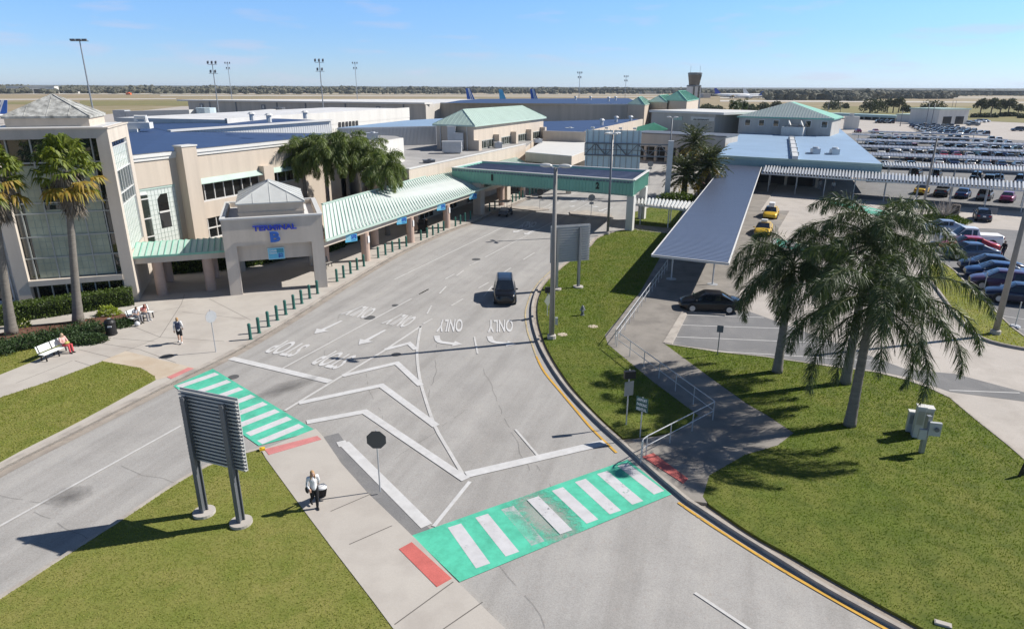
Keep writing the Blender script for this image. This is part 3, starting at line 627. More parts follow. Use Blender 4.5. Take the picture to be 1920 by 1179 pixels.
h_ = nt_.nodes.new('ShaderNodeMath'); h_.operation = 'MULTIPLY'; h_.inputs[1].default_value = .5; nt_.links.new(k_.outputs[0], h_.inputs[0])
nt_.links.new(ramp(nt_, h_.outputs[0], [(0.36, (0, 0, 0)), (0.8, (0.5, 0.5, 0.5))]), bs_.inputs['Alpha']); M['stain'] = m_
for (a, b, w) in (((480, 748), (585, 708), 1.0), ((90, 945), (165, 915), 1.1), ((640, 520), (720, 490), 0.8), ((1600, 445), (1680, 452), 1.2)):
    A, B = V(*a), V(*b); o = bpy.data.objects.new('road_stain', None); C_ = (A + B) / 2
    bm = MB(); bm.quad((-1, -1, 0), (1, -1, 0), (1, 1, 0), (-1, 1, 0)); o = bpy.data.objects.new('road_stain', bm.mesh('road_stain', M['stain'])); COL.objects.link(o); o['kind'] = 'structure'
    o.location = (C_.x, C_.y, 0.002); d = B - A; o.rotation_euler = (0, 0, math.atan2(d.y, d.x)); o.scale = (d.length * .75, w, 1)
# ================================================================ terminal buildings
def ribs(mb, A, B, C, D, n, w=0.05, h=0.06, m=0, skip_ends=False):
    """n raised seams over the quad A-B-C-D, each running from edge AB to edge DC"""
    A, B, C, D = map(Vector, (A, B, C, D)); nm = (B - A).cross(D - A).normalized()
    if nm.z < 0: nm = -nm
    for i in range(n + 1):
        t = i / n; a = A.lerp(B, t); b = D.lerp(C, t); x = (B - A).normalized() * w / 2
        mb.ibox(a - x - nm * .01, x * 2, b - a, nm * (h + .01), m)
def corrugated(mb, A, B, C, D, n, h, m=0, th=0.02):
    """trapezoid decking: n ribs along AB, each running to DC"""
    A, B, C, D = map(Vector, (A, B, C, D)); up = Vector((0, 0, h)); k = len(mb.v); prof = ((0, 0), (.42, 0), (.5, 1), (.92, 1))
    row = []
    for i in range(n):
        for s, z in prof: row.append(((i + s) / n, z))
    row.append((1, 0))
    for t, z in row:
        mb.v.append(tuple(A.lerp(B, t) + up * z)); mb.v.append(tuple(D.lerp(C, t) + up * z))
    for i in range(len(row) - 1):
        mb.f.append((k + 2 * i, k + 2 * i + 2, k + 2 * i + 3, k + 2 * i + 1)); mb.m.append(m)
def slab(mb, q, th, m=0, ms=None):
    """solid plate: q listed corners (top), thickness th downward"""
    q = [Vector(c) for c in q]
    if (q[1] - q[0]).cross(q[2] - q[0]).z < 0: q.reverse()
    n = len(q); k = len(mb.v); ms = m if ms is None else ms
    mb.v += [tuple(c) for c in q] + [(c.x, c.y, c.z - th) for c in q]
    mb.f.append(tuple(range(k, k + n))); mb.m.append(m); mb.f.append(tuple(range(k + 2 * n - 1, k + n - 1, -1))); mb.m.append(ms)
    for i in range(n):
        j = (i + 1) % n; mb.f.append((k + i, k + n + i, k + n + j, k + j)); mb.m.append(ms)
def hip(mb, A, B, C, D, ze, zr, inset=None, over=0.3, m=0, th=0.15, trim=None, long=None):
    """hip roof over rectangle A,B,C,D (2-D, in order); ridge along the longer side; returns ridge ends"""
    P = [Vector((p[0], p[1], 0)) for p in (A, B, C, D)]; c = sum(P, Vector()) / 4
    if ((P[1] - P[0]).length < (P[2] - P[1]).length) if long is None else long: P = P[1:] + P[:1]
    e1 = (P[1] - P[0]).normalized(); e2 = (P[2] - P[1]).normalized(); hw = (P[2] - P[1]).length / 2; L = (P[1] - P[0]).length
    P = [P[0] - e1 * over - e2 * over, P[1] + e1 * over - e2 * over, P[2] + e1 * over + e2 * over, P[3] - e1 * over + e2 * over]
    ins = hw if inset is None else inset; ins = min(ins, L / 2)
    r0 = (P[0] + P[3]) / 2 + e1 * (ins + over); r1 = (P[1] + P[2]) / 2 - e1 * (ins + over); r0.z = r1.z = zr
    for q in P: q.z = ze
    faces = ((P[0], P[1], r1, r0), (P[1], P[2], r1), (P[2], P[3], r0, r1), (P[3], P[0], r0))
    for f in faces: mb.add(f, (tuple(range(len(f))),), m)
    for i in range(4):
        a, b = P[i], P[(i + 1) % 4]; mb.quad(a - Vector((0, 0, th)), b - Vector((0, 0, th)), b, a, m if trim is None else trim)
    mb.add([q - Vector((0, 0, th)) for q in P], ((3, 2, 1, 0),), m if trim is None else trim)
    return P, r0, r1
def hip_seams(mb, P, r0, r1, sp, w=0.05, h=0.05, m=0, caps=True):
    def tri(a, b, c0, c1):
        n = max(2, int((b - a).length / sp)); L = (b - a).length; e = (b - a) / L; s0 = (c0 - a).dot(e) / L; s1 = (c1 - a).dot(e) / L
        foot = lambda t: a.lerp(b, t)
        for i in range(1, n):
            t = i / n; f = foot(t); apex = None
            if t < s0: top = f + (c0 - foot(s0)) * (t / s0)
            elif t > s1: top = f + (c1 - foot(s1)) * ((1 - t) / (1 - s1))
            else: top = f + (c0 - foot(s0))
            if (top - f).length > .2: mb.bar(f + Vector((0, 0, .01)), top + Vector((0, 0, .01)), w, h, m)
    tri(P[0], P[1], r0, r1); tri(P[1], P[2], r1, r1); tri(P[2], P[3], r1, r0); tri(P[3], P[0], r0, r0)
    if caps:
        for a, b in ((P[0], r0), (P[3], r0), (P[1], r1), (P[2], r1), (r0, r1)):
            if (a - b).length > .1: mb.bar(a + Vector((0, 0, .02)), b + Vector((0, 0, .02)), w * 2.2, h * 1.4, m)

# ---- glass entry tower -----------------------------------------------------------------
F = TF; tw = empty('entry_tower', F.p(-10.6, 4.8, 0), 'tall tan corner tower with a green tiled glass front and weathered pyramid roof', 'tower')
u0, u1, w0, w1, H0 = -14.5, -6.7, 0.9, 8.7, 13.1
b = MB()
b.fb(F, u0, -13.65, w0, w0 + 1.1, 0, H0); b.fb(F, -7.5, u1, w0, w0 + .75, 0, H0); b.fb(F, -7.5, u1, w1 - 1.25, w1, 0, H0); b.fb(F, u0, -13.65, w1 - 1.1, w1, 0, H0)
b.fb(F, -13.65, -7.5, w0, w0 + .7, 12.45, H0); b.fb(F, -13.65, -7.5, w0 - .06, w0 + .6, 1.92, 2.33); b.fb(F, -13.65, -7.5, w1 - .7, w1, 0, H0)
b.fb(F, -7.3, u1, w0 + .75, w1 - 1.25, 12.1, H0); b.fb(F, -7.3, u1 - .03, w0 + .75, w1 - 1.25, 0, 3.85); b.fb(F, u0, -13.9, w0 + 1.1, w1 - 1.1, 0, H0)
b.fb(F, u0 - .08, u1 + .08, w0 - .08, w1 + .08, H0, H0 + .1)
b.part('wall', M['tan_grey'], tw)
b = MB(); b.fb(F, u0 + .3, u1 - .3, w0 + .3, w1 - .3, H0 + .1, H0 + .13); b.part('parapet_cap', M['white_metal'], tw)
b = MB(); b.fb(F, -13.2, -8.0, 2.2, 7.4, H0 + .1, 13.9); co = b.part('collar', M['tan'], tw)
b = MB(); Pq, r0, r1 = hip(b, F.p(-13.2, 2.2), F.p(-8, 2.2), F.p(-8, 7.4), F.p(-13.2, 7.4), 13.95, 15.42, over=.12); hip_seams(b, Pq, r0, r1, 1.1, .04, .03); b.part('roof', M['roof_dirty'], tw)
b = MB(); b.fb(F, -13.65, -7.5, 1.45, 1.5, 2.33, 12.45); b.part('window', M['glass_wall'], tw)
b = MB(); b.fb(F, -13.65, -7.5, 1.55, 1.6, 0.0, 1.95); b.part('window', M['glass_dark'], tw)
b = MB()
for i in range(7): uu = -13.4 + i * .95; b.fb(F, uu, uu + .07, 1.42, 1.56, 0, 1.95)
b.part('mullion', M['mullion'], tw)
b = MB(); b.fb(F, -12.95, -8.05, 1.36, 1.40, 2.4, 7.45); b.fb(F, -12.95, -11.7, 1.36, 1.40, 7.45, 10.6); b.fb(F, -9.3, -8.05, 1.36, 1.40, 7.45, 10.6); b.fb(F, -11.7, -9.3, 1.36, 1.4, 9.3, 10.6); tl = b.part('tile_screen', M['tile_green'], tw)
b = MB()
for i in range(13): uu = -12.95 + i * .408; b.fb(F, uu - .012, uu + .012, 1.345, 1.36, 2.4, 7.45 if 2 < i < 9 else 10.6)
for i in range(16): z = 2.4 + i * .54; b.fb(F, -12.95, -8.05, 1.343, 1.36, z - .012, z + .012)
b.part('joint_grid', M['grid_line'], tl)
b = MB()
for z in (3.92, 5.5, 7.2, 7.95, 10.8): b.fb(F, -13.65, -7.5, 1.28, 1.42, z - .05, z + .05)
for uu in (-13.2, -11.72, -10.5, -9.28, -7.95): b.fb(F, uu - .04, uu + .04, 1.27, 1.4, 2.33, 12.45)
b.part('mullion', M['mullion'], tw)
b = MB(); b.fb(F, -6.98, -6.88, 1.65, 7.45, 3.85, 12.1); b.part('window', M['glass_wall'], tw)
b = MB(); b.fb(F, -6.88, -6.80, 1.9, 6.9, 10.0, 11.7); b.part('tile_screen', M['tile_white'], tw); b = MB(); b.fb(F, -6.88, -6.80, 1.9, 6.9, 3.9, 7.45); tl = b.part('tile_screen', M['tile_white'], tw)
b = MB()
for i in range(9): ww = 1.9 + i * .625; b.fb(F, -6.80, -6.785, ww - .012, ww + .012, 3.9, 11.7)
for z in [3.9 + .6 * i for i in range(14)]:
    if not 7.5 < z < 9.95: b.fb(F, -6.80, -6.783, 1.9, 6.9, z - .012, z + .012)
b.part('joint_grid', M['grid_line'], tl)
b = MB()
for ww in (2.2, 3.2, 4.2, 5.2, 6.2): b.fb(F, -6.90, -6.77, ww - .04, ww + .04, 7.45, 10)
for z in (7.45, 8.3, 10.0, 11.72): b.fb(F, -6.90, -6.76, 1.7, 7.4, z - .05, z + .05)
for ww in (6.95, 7.4, 1.8): b.fb(F, -6.90, -6.74, ww - .04, ww + .04, 3.9, 12.05)
b.part('mullion', M['white_metal'], tw)
b = MB()
for i in range(5): b.fb(F, -6.88, -6.74, 1.9 + i * .95, 2.65 + i * .95, 11.76, 12.06)
b.part('vent_window', M['glass_dark'], tw)
# annex left of the tower
an = empty('glazed_annex', F.p(-18, 6, 0), 'white tiled annex with tall window bays at the far left behind the palms', 'building')
b = MB(); b.fb(F, -24, -14.7, 3.2, 12, 0, 8.6); b.part('wall', M['trim_white'], an)
for uu in (-23, -20.2, -17.4):
    b = MB(); b.fb(F, uu, uu + 1.9, 3.1, 3.25, .4, 7.6); wi = b.part('window', M['glass_wall'], an)
    b = MB()
    for z in (.4, 2.4, 4.2, 6.0, 7.6): b.fb(F, uu, uu + 1.9, 3.05, 3.2, z - .05, z + .05)
    for x in (uu, uu + 1.9): b.fb(F, x - .05, x + .05, 3.06, 3.2, .35, 7.65)
    b.part('window_frame', M['white_metal'], wi)
b = MB(); b.fb(F, -24.1, -14.65, 3.1, 12.1, 8.6, 8.8); b.part('roof', M['roof_grey'], an)

# ---- main wing --------------------------------------------------------------------------
FA = Frame(F.p(-6.8, 9.5), F.a + math.radians(47.6)); ft = 10.45
mw = empty('terminal_wing', FA.p(14, 5, 0), 'two storey tan terminal wing with a deep blue flat roof and dark window bands', 'building')
b = MB(); G = FA
def wall(a, c, z0, z1, w=0.0, d=.4): b.fb(G, a, c, w, w + d, z0, z1)
wall(-.4, 0, 0, ft); wall(0, 3.75, 7.6, ft); wall(3.75, 28, 7.35, ft); wall(3.75, 5.8, 0, 7.35); wall(5.8, 14.3, 3.9, 5.5); wall(9, 14.3, 0, 3.9); wall(5.8, 9, 0, 1.85); wall(14.3, 15.85, 0, 7.35); wall(15.85, 21, 0, 6.0); wall(21, 28, 0, 7.35)
b.fb(G, 4.2, 5.82, -.95, 0, 0, 10.85); b.fb(G, 14.3, 15.75, -.7, 0, 0, 8.15)
b.part('wall', M['tan'], mw)
b = MB(); b.fb(G, -.5, 4.2, -.22, .5, ft - .28, ft); b.fb(G, -.5, 4.2, -.12, .4, ft - .55, ft - .28); b.fb(G, 5.82, 28, -.22, .5, ft - .28, ft); b.fb(G, 5.82, 28, -.12, .4, ft - .55, ft - .28); b.fb(G, 4.12, 5.9, -1.03, .1, 10.85, 10.97); b.part('cornice', M['trim_white'], mw)
for (a, c, z0, z1, n) in ((5.82, 14.3, 5.5, 7.3, 7), (15.85, 21, 6.0, 7.35, 4), (5.8, 9.0, 1.85, 3.9, 3)):
    b = MB(); b.fb(G, a, c, .2, .3, z0, z1); wi = b.part('window', M['glass_dark'], mw)
    b = MB()
    for i in range(n + 1): x = a + (c - a) * i / n; b.fb(G, x - .035, x + .035, .1, .3, z0, z1)
    b.fb(G, a, c, .02, .3, z0 - .02, z0 + .12)
    if n == 3: b.fb(G, a, c, .08, .29, 2.85, 2.95)
    b.part('window_frame', M['trim_white'], wi)
for a, c in ((5.83, 14.3), (15.75, 21)):
    b = MB(); q = [G.p(a, .02, 7.75), G.p(c, .02, 7.75), G.p(c, -.55, 7.32), G.p(a, -.55, 7.32)]; slab(b, q, .06); b.part('awning', M['green_pale'], mw)
b = MB(); b.fb(G, 0, 3.75, .1, .25, 2.4, 7.6); bay = b.part('tile_screen', M['tile_white'], mw)
b = MB()
for i in range(9): x = .8 + i * .36; b.fb(G, x - .012, x + .012, .085, .1, 2.4, 7.5)
for i in range(12): z = 2.6 + i * .43; b.fb(G, .8, 3.7, .083, .1, z - .012, z + .012)
b.part('joint_grid', M['grid_line'], bay)
b = MB(); b.fb(G, .0, .7, .02, .2, 2.4, 7.0); b.part('window', M['glass_wall'], mw)
b = MB()
for z in (2.4, 3.4, 5.0, 6.7, 7.1): b.fb(G, 0, .75, .0, .2, z - .05, z + .05)
b.part('window_frame', M['trim_white'], mw)
b = MB(); q = [G.p(1.7, .05, 3.9), G.p(2.75, .05, 3.9), G.p(2.75, .05, 6.9), G.p(2.1, .05, 6.9), G.p(1.7, .05, 6.5)]; k = [p + G.n * .06 for p in q]; b.add(q, ((4, 3, 2, 1, 0),)); b.add(q + k, [((i + 1) % 5, i, 5 + i, 5 + (i + 1) % 5) for i in range(5)]); wi = b.part('window', M['glass_dark'], mw)
b = MB(); b.fb(G, 1.65, 2.8, .0, .08, 5.25, 5.4); b.part('window_frame', M['trim_white'], wi)
b = MB(); b.fb(G, 0, 3.75, .05, .4, 7.42, 7.6); b.part('green_band', M['green_pale'], mw)
zr = 10.15
b = MB(); ro = px([(240, 288), (632, 253), (640, 236), (520, 222.5), (440, 220.5), (237, 230)], zr); fr = [G.p(0, .35, 0), G.p(28, .35, 0)]
b.prism([(G.p(-.3, .35).x, G.p(-.3, .35).y)] + [(fr[1].x, fr[1].y)] + [(p.x, p.y) for p in ro[2:]], 0, 8.2, 0, 1); RA, RB = G.p(-.3, .4, zr), G.p(27.9, .4, 8.45); R1 = V(632, 251, 8.45)
b.add([RA, RB, R1, V(622, 250.4, 8.45), V(317, 247, zr), V(237, 229.5, zr)], ((0, 1, 2, 3), (0, 3, 4), (0, 4, 5))); b.part('roof', [M['roof_blue'], M['grey_wall']], mw)
B0, B1 = V(317, 247, zr), V(622, 250.5, 8.5); zt = z_at(B1, 226.5); B1t = Vector((B1.x, B1.y, zt)); C_ = V(450, 219.8, 11.0); D_ = V(237, 229.5, zr + .05)
b = MB(); b.add([B0, B1, B1t], ((0, 1, 2),)); b.add([B1, C_ + Vector((8, 0, -1)), C_, B1t], ((0, 1, 2, 3),)); ribs(b, B0.lerp(B1, .06), B1, B1t, B0.lerp(B1t, .06), 60, .1, .04); b.part('clerestory_wall', M['white_metal'], mw)
b = MB(); b.add([B0 + Vector((0, 0, .02)), B1t, C_, D_], ((0, 1, 2), (0, 2, 3))); b.part('upper_roof', M['roof_blue'], mw)
b = MB(); t_ = (B1t - B0).normalized(); b.bar(B0 + Vector((0, 0, .1)), B1t + Vector((0, 0, .1)), .9, .25); b.part('roof_edge', M['trim_white'], mw)
for (x, y) in ((473, 224.5), (505, 227.5), (573, 221)):
    b = MB(); q = V(x, y + 2, 11.5); b.tube([q, q + Vector((0, 0, .9))], .35, 8); b.tube([q + Vector((0, 0, .9)), q + Vector((0, 0, 1.15))], [.6, .3], 8); b.thing('roof_vent', M['white_metal'], 'white roof vent on the blue roof, the %s of three' % ({473: 'leftmost', 505: 'middle', 573: 'rightmost'}[x]), 'roof vent', 'white vents on the terminal roofs')
q = V(252, 247, zr); ac = empty('roof_unit', q, 'white rooftop air handler on the blue roof next to the glass tower', 'air handler')
b = MB(); b.ibox(q + Vector((-1.2, -1, .4)), (3.6, .6, 0), (-.4, 1.8, 0), (0, 0, .8)); b.ibox(q + Vector((-.8, -1.4, 0)), (1.8, .3, 0), (-.2, 1.2, 0), (0, 0, .4)); b.part('casing', M['white_metal'], ac)
b = MB(); b.tube([q + Vector((.3, .3, 1.2)), q + Vector((.3, .3, 1.9)), q + Vector((1.6, .5, 1.9)), q + Vector((1.6, .5, 1.2))], .3, 8); b.part('duct', M['white_metal'], ac)

# ---- Terminal B pavilion ---------------------------------------------------------------
pv = empty('terminal_pavilion', F.p(3.8, 4.3, 0), 'tan entrance pavilion with blue TERMINAL B letters and a pale pyramid roof', 'pavilion')
b = MB(); Wd, Dp = 7.57, 8.55
for a, c in ((0, .92), (6.62, Wd)):
    b.fb(F, a, c, 0, .9, 0, 4.06); b.fb(F, a, c, Dp - .9, Dp, 0, 4.06)
b.fb(F, 0, Wd, 0, .35, 4.06, 6.2); b.fb(F, 0, Wd, Dp - .35, Dp, 4.06, 6.2); b.fb(F, 0, .35, .35, Dp - .35, 3.2, 6.2); b.fb(F, Wd - .35, Wd, .35, Dp - .35, 3.2, 6.2)
b.fb(F, .92, 6.62, .55, .85, 2.74, 4.3); b.fb(F, .92, 6.62, Dp - .85, Dp - .55, 2.74, 4.3); b.fb(F, .35, Wd - .35, .35, Dp - .35, 4.3, 4.5)
b.part('wall', M['tan_grey'], pv)
b = MB()
for a, c, d, e in ((-.08, Wd + .08, -.08, .3), (-.08, Wd + .08, Dp - .3, Dp + .08), (-.08, .3, .3, Dp - .3), (Wd - .3, Wd + .08, .3, Dp - .3)): b.fb(F, a, c, d, e, 6.2, 6.32)
b.part('parapet_cap', M['white_metal'], pv)
b = MB(); b.fb(F, .35, Wd - .35, .35, Dp - .35, 5.7, 5.85); b.part('flat_roof', M['roof_white'], pv)
b = MB(); b.fb(F, 1.3, 6.3, .95, 7.6, 5.85, 7.2); b.fb(F, 1.26, 6.34, .91, 7.64, 6.45, 6.55); b.part('collar', M['tan'], pv)
b = MB(); Pq, r0, r1 = hip(b, F.p(1.3, .95), F.p(6.3, .95), F.p(6.3, 7.6), F.p(1.3, 7.6), 7.27, 8.55, over=.12, th=.1); hip_seams(b, Pq, r0, r1, 1.25, .05, .04); b.part('roof', M['roof_pale'], pv)
b = MB(); letter_quad(b, 'TERMINAL', F.p(2.27, -.12, 5.23), F.p(5.56, -.12, 5.23), F.p(5.56, -.12, 5.66), F.p(2.27, -.12, 5.66), .045, depth=.1); b.part('lettering', M['letter_blue'], pv)
b = MB(); letter_quad(b, 'B', F.p(3.48, -.2, 4.3), F.p(4.25, -.2, 4.3), F.p(4.25, -.2, 5.14), F.p(3.48, -.2, 5.14), .05, depth=.18); b.part('lettering', M['letter_blue2'], pv)
b = MB(); letter_quad(b, 'TERMINAL', F.p(Wd + .1, 1.9, 4.4), F.p(Wd + .1, 5.4, 4.4), F.p(Wd + .1, 5.4, 4.85), F.p(Wd + .1, 1.9, 4.85), .045, depth=.1); b.fb(F, Wd, Wd + .12, 1.7, 2.0, 4.2, 5.9); b.part('lettering', M['black'], pv)
po = empty('poster_board', F.p(3.8, .5, 2.75), 'small blue poster reading Curbside Check-in $2 under the TERMINAL B letters', 'poster')
b = MB(); b.fb(F, 3.17, 4.45, .46, .54, 2.72, 3.66); b.part('frame', M['sign_cyan_pale'], po)
b = MB(); b.fb(F, 3.22, 4.40, .45, .5, 2.77, 3.61); b.part('panel', M['sign_cyan'], po)
b = MB(); b.fb(F, 3.85, 4.38, .443, .5, 3.25, 3.58); b.part('picture', M['sign_teal'], po)
b = MB()
for t, a, c, z0, z1 in (('Curbside', 3.27, 3.85, 3.38, 3.53), ('Check-in', 3.27, 3.85, 3.18, 3.33)): letter_quad(b, t, F.p(a, .44, z0), F.p(c, .44, z0), F.p(c, .44, z1), F.p(a, .44, z1), .02)
b.part('lettering', M['white_paint'], po)
b = MB(); letter_quad(b, '$2', F.p(3.95, .438, 2.84), F.p(4.3, .438, 2.84), F.p(4.3, .438, 3.2), F.p(3.95, .438, 3.2), .03); b.part('price', M['letter_blue'], po)

# ---- small green canopy between tower and pavilion -------------------------------------
sc_ = empty('link_canopy', F.p(-3.4, 4.2, 0), 'short pale green standing seam canopy on round columns between tower and pavilion', 'canopy')
b = MB()
for a in (-5.2, -1.55):
    for w in (2.15, 6.3):
        c = MB(); q = F.p(a, w, 0); c.tube([q, q + Vector((0, 0, 3.1))], .4, 16); c.part('column', M['column_pink'], sc_, smooth=False)
b.fb(F, -6.7, 0, 1.75, 2.5, 2.85, 3.35); b.fb(F, -6.7, 0, 5.9, 6.65, 2.85, 3.35); b.fb(F, -6.7, 0, 2.5, 5.9, 3.2, 3.3); b.part('beam', M['tan_grey'], sc_)
b = MB(); A, B, C, D = F.p(-6.75, 1.55, 3.42), F.p(-.02, 1.55, 3.42), F.p(-.02, 4.2, 4.02), F.p(-6.75, 4.2, 4.02); E, E2 = F.p(-6.75, 6.85, 3.42), F.p(-.02, 6.85, 3.42)
slab(b, [A, B, C, D], .1); slab(b, [D, C, E2, E], .1); rf = b.part('roof', M['green_pale'], sc_)
b = MB(); ribs(b, A, B, C, D, 15, .05, .07); ribs(b, E, E2, C, D, 15, .05, .07); b.bar(A - F.n * .03, B - F.n * .03, .08, .16); b.part('seams', M['green'], rf)

# ---- long kerbside canopy ----------------------------------------------------------------
EL, ER, RL, RR = V(611, 451, 3.5), V(897, 357, 3.5), V(604, 384, 5.4), V(848, 317, 5.4)
ext = 0.75; EX = ER + (ER - EL) * ext; RX = RR + (RR - RL) * (ext + .02)
kc = empty('kerbside_canopy', (EL + ER) / 2 - Vector((0, 0, 3.5)), 'long pale standing seam canopy over the kerb with tan beam and pink columns', 'canopy')
b = MB(); slab(b, [EL, EX, RX, RL], .12); rf = b.part('roof', M['green_white'], kc)
b = MB(); ribs(b, EL, EX, RX, RL, 96, .04, .05); b.part('seams', M['green'], rf)
b = MB(); b.bar(EL, EX, .14, .2); b.bar(RL + Vector((0, 0, .05)), RX + Vector((0, 0, .05)), .25, .12); b.part('gutter', M['green_pale'], kc)
cd = (EX - EL).normalized(); cn = Vector((-cd.y, cd.x, 0)); CFr = Frame((EL.x, EL.y, 0), math.atan2(cd.y, cd.x)); CL = (EX - EL).length
b = MB(); b.fb(CFr, .1, CL, .35, .8, 2.85, 3.38); b.fb(CFr, .1, CL, 3.2, 3.6, 2.85, 3.4); b.part('beam', M['tan'], kc)
b = MB(); b.add([EX, RX, RX - Vector((0, 0, 2.4)), EX - Vector((0, 0, .5))], ((0, 1, 2, 3),)); b.part('gable', M['green_dark'], kc)
cpts = [CFr.uv(V(x, y)) for x, y in ((692, 491), (776, 456), (843, 429))]; stp = (cpts[2][0] - cpts[0][0]) / 2
for i in range(-0, 7):
    uu = cpts[0][0] + stp * i
    if i in (3,): continue
    for w in (.58, 3.4):
        c = MB(); q = CFr.p(uu - (2.6 if w > 1 else 0), w, 0); c.tube([q, q + Vector((0, 0, 2.9))], .42, 16); cc = c.part('column', M['column_pink'], kc)
        if w < 1 and i < 3: c = MB(); c.fb(CFr, uu - .12, uu + .12, .12, .17, 1.9, 2.55); c.part('notice', M['white_paint'], cc)
for k_i, (x, y) in enumerate(((655, 447), (750, 416), (824, 388), (884, 366))):
    uu = CFr.onw(x, y, .3)[0]; z0 = 2.55
    o = empty('hanging_sign', CFr.p(uu, .25, z0), 'blue hanging sign under the long canopy eave, %s from the pavilion' % ('first', 'second', 'third', 'fourth')[k_i], 'sign', 'blue signs hung under the long canopy')
    s = CFr.e * .95; hgt_ = Vector((0, 0, .78)); yaw = 0.0; A = CFr.p(uu - .5, .05, z0)
    ex = (CFr.e * math.cos(-.5) + CFr.n * math.sin(-.5)); A = CFr.p(uu, .1, z0) - ex * .62; nn = Vector((-ex.y, ex.x, 0))
    c = MB(); c.ibox(A, ex * 1.25, nn * .14, hgt_); c.part('case', M['black'], o); c = MB(); c.ibox(A + ex * .03 - nn * .012 + Vector((0, 0, .04)), ex * 1.19, nn * .014, (0, 0, .7)); c.part('face', M['sign_cyan'], o)
    c = MB(); P0 = A - nn * .016; letter_quad(c, 'PARK', P0 + ex * .1 + Vector((0, 0, .2)), P0 + ex * .58 + Vector((0, 0, .2)), P0 + ex * .58 + Vector((0, 0, .62)), P0 + ex * .1 + Vector((0, 0, .62)), .02); c.part('lettering', M['sign_cyan_pale'], o)
    c = MB(); letter_quad(c, 'SFB', P0 + ex * .62 + Vector((0, 0, .28)), P0 + ex * 1.16 + Vector((0, 0, .28)), P0 + ex * 1.16 + Vector((0, 0, .68)), P0 + ex * .62 + Vector((0, 0, .68)), .04); letter_quad(c, 'www.', P0 + ex * .62 + Vector((0, 0, .1)), P0 + ex * 1.1 + Vector((0, 0, .1)), P0 + ex * 1.1 + Vector((0, 0, .2)), P0 + ex * .62 + Vector((0, 0, .2)), .02); c.part('lettering', M['letter_blue'], o)
    c = MB(); c.ibox(A + ex * .3 + hgt_, ex * .05, nn * .05, (0, 0, .3)); c.ibox(A + ex * .9 + hgt_, ex * .05, nn * .05, (0, 0, .3)); c.part('hanger', M['black'], o)

# ---- low terminal block behind the canopy, with its taller neighbour ---------------------
L0, L1 = V(766, 318, 6.7), V(985, 271, 6.7)
lb = empty('low_terminal_block', (L0.x, L0.y, 0), 'low tan terminal block with grey flat roof behind the long canopy', 'building')
LL = V(690, 314, 6.7); foot = [L0, L1, V(1010, 255, 6.2), V(985, 244, 6.2), V(820, 252, 6.2), V(640, 252, 6.2), V(676, 285, 6.2), LL]; foot = [Vector((p.x, p.y, 0)) for p in foot]
b = MB(); b.prism(foot, 0, 6.15, 0, 1); b.part('roof', [M['roof_grey'], M['tan']], lb)
d1 = (L1 - L0).normalized(); n1 = Vector((-d1.y, d1.x, 0)); b = MB(); P0 = Vector((L0.x, L0.y, 0)); b.ibox(P0 - n1 * .05, (L1 - L0), n1 * .4, (0, 0, 6.7)); d2 = Vector((LL.x - L0.x, LL.y - L0.y, 0)); b.ibox(P0 + n1 * .36, d2, Vector((.3, .25, 0)), (0, 0, 6.68)); b.part('wall', M['tan'], lb)
b = MB(); b.ibox(P0 - n1 * .12 + Vector((0, 0, 6.7)), (L1 - L0), n1 * .55, (0, 0, .1)); b.part('coping', M['trim_white'], lb)
LF = Frame((L0.x, L0.y, 0), math.atan2(d1.y, d1.x))
for a in (2, 9, 16, 28, 36):
    b = MB(); b.fb(LF, a, a + 3.6, -.1, 0, .3, 2.6); wi = b.part('window', M['glass_dark'], lb); b = MB()
    for i in range(4): b.fb(LF, a + i * 1.2 - .04, a + i * 1.2 + .04, -.15, -.02, .3, 2.6)
    b.fb(LF, a, a + 3.6, -.15, -.02, 1.9, 2.0); b.part('window_frame', M['mullion'], wi)
b = MB(); q = [V(672, 270.5, 9.47), V(755, 257, 9.47), V(742, 253, 9.47), V(636, 248.5, 9.47)]; b.prism([(p.x, p.y) for p in q], 0, 9.3, 1, 0)
q0, q1 = q[0], q[1]; dd = Vector((q1.x - q0.x, q1.y - q0.y, 0)); nn = Vector((-dd.y, dd.x, 0)).normalized(); b.ibox(Vector((q0.x, q0.y, 6)) - nn * .1, dd, nn * .35, (0, 0, 3.35)); 
b.thing('stair_block', [M['white_wall'], M['roof_grey']], 'bright cream upper block with a grey roof right behind the palm cluster', 'building')
b = MB(); b.ibox(Vector((q0.x, q0.y, 9.35)) - nn * .2, dd, nn * .6, (0, 0, .22)); b.thing('coping', M['trim_white'], 'white coping along the cream upper block', 'coping') if False else None
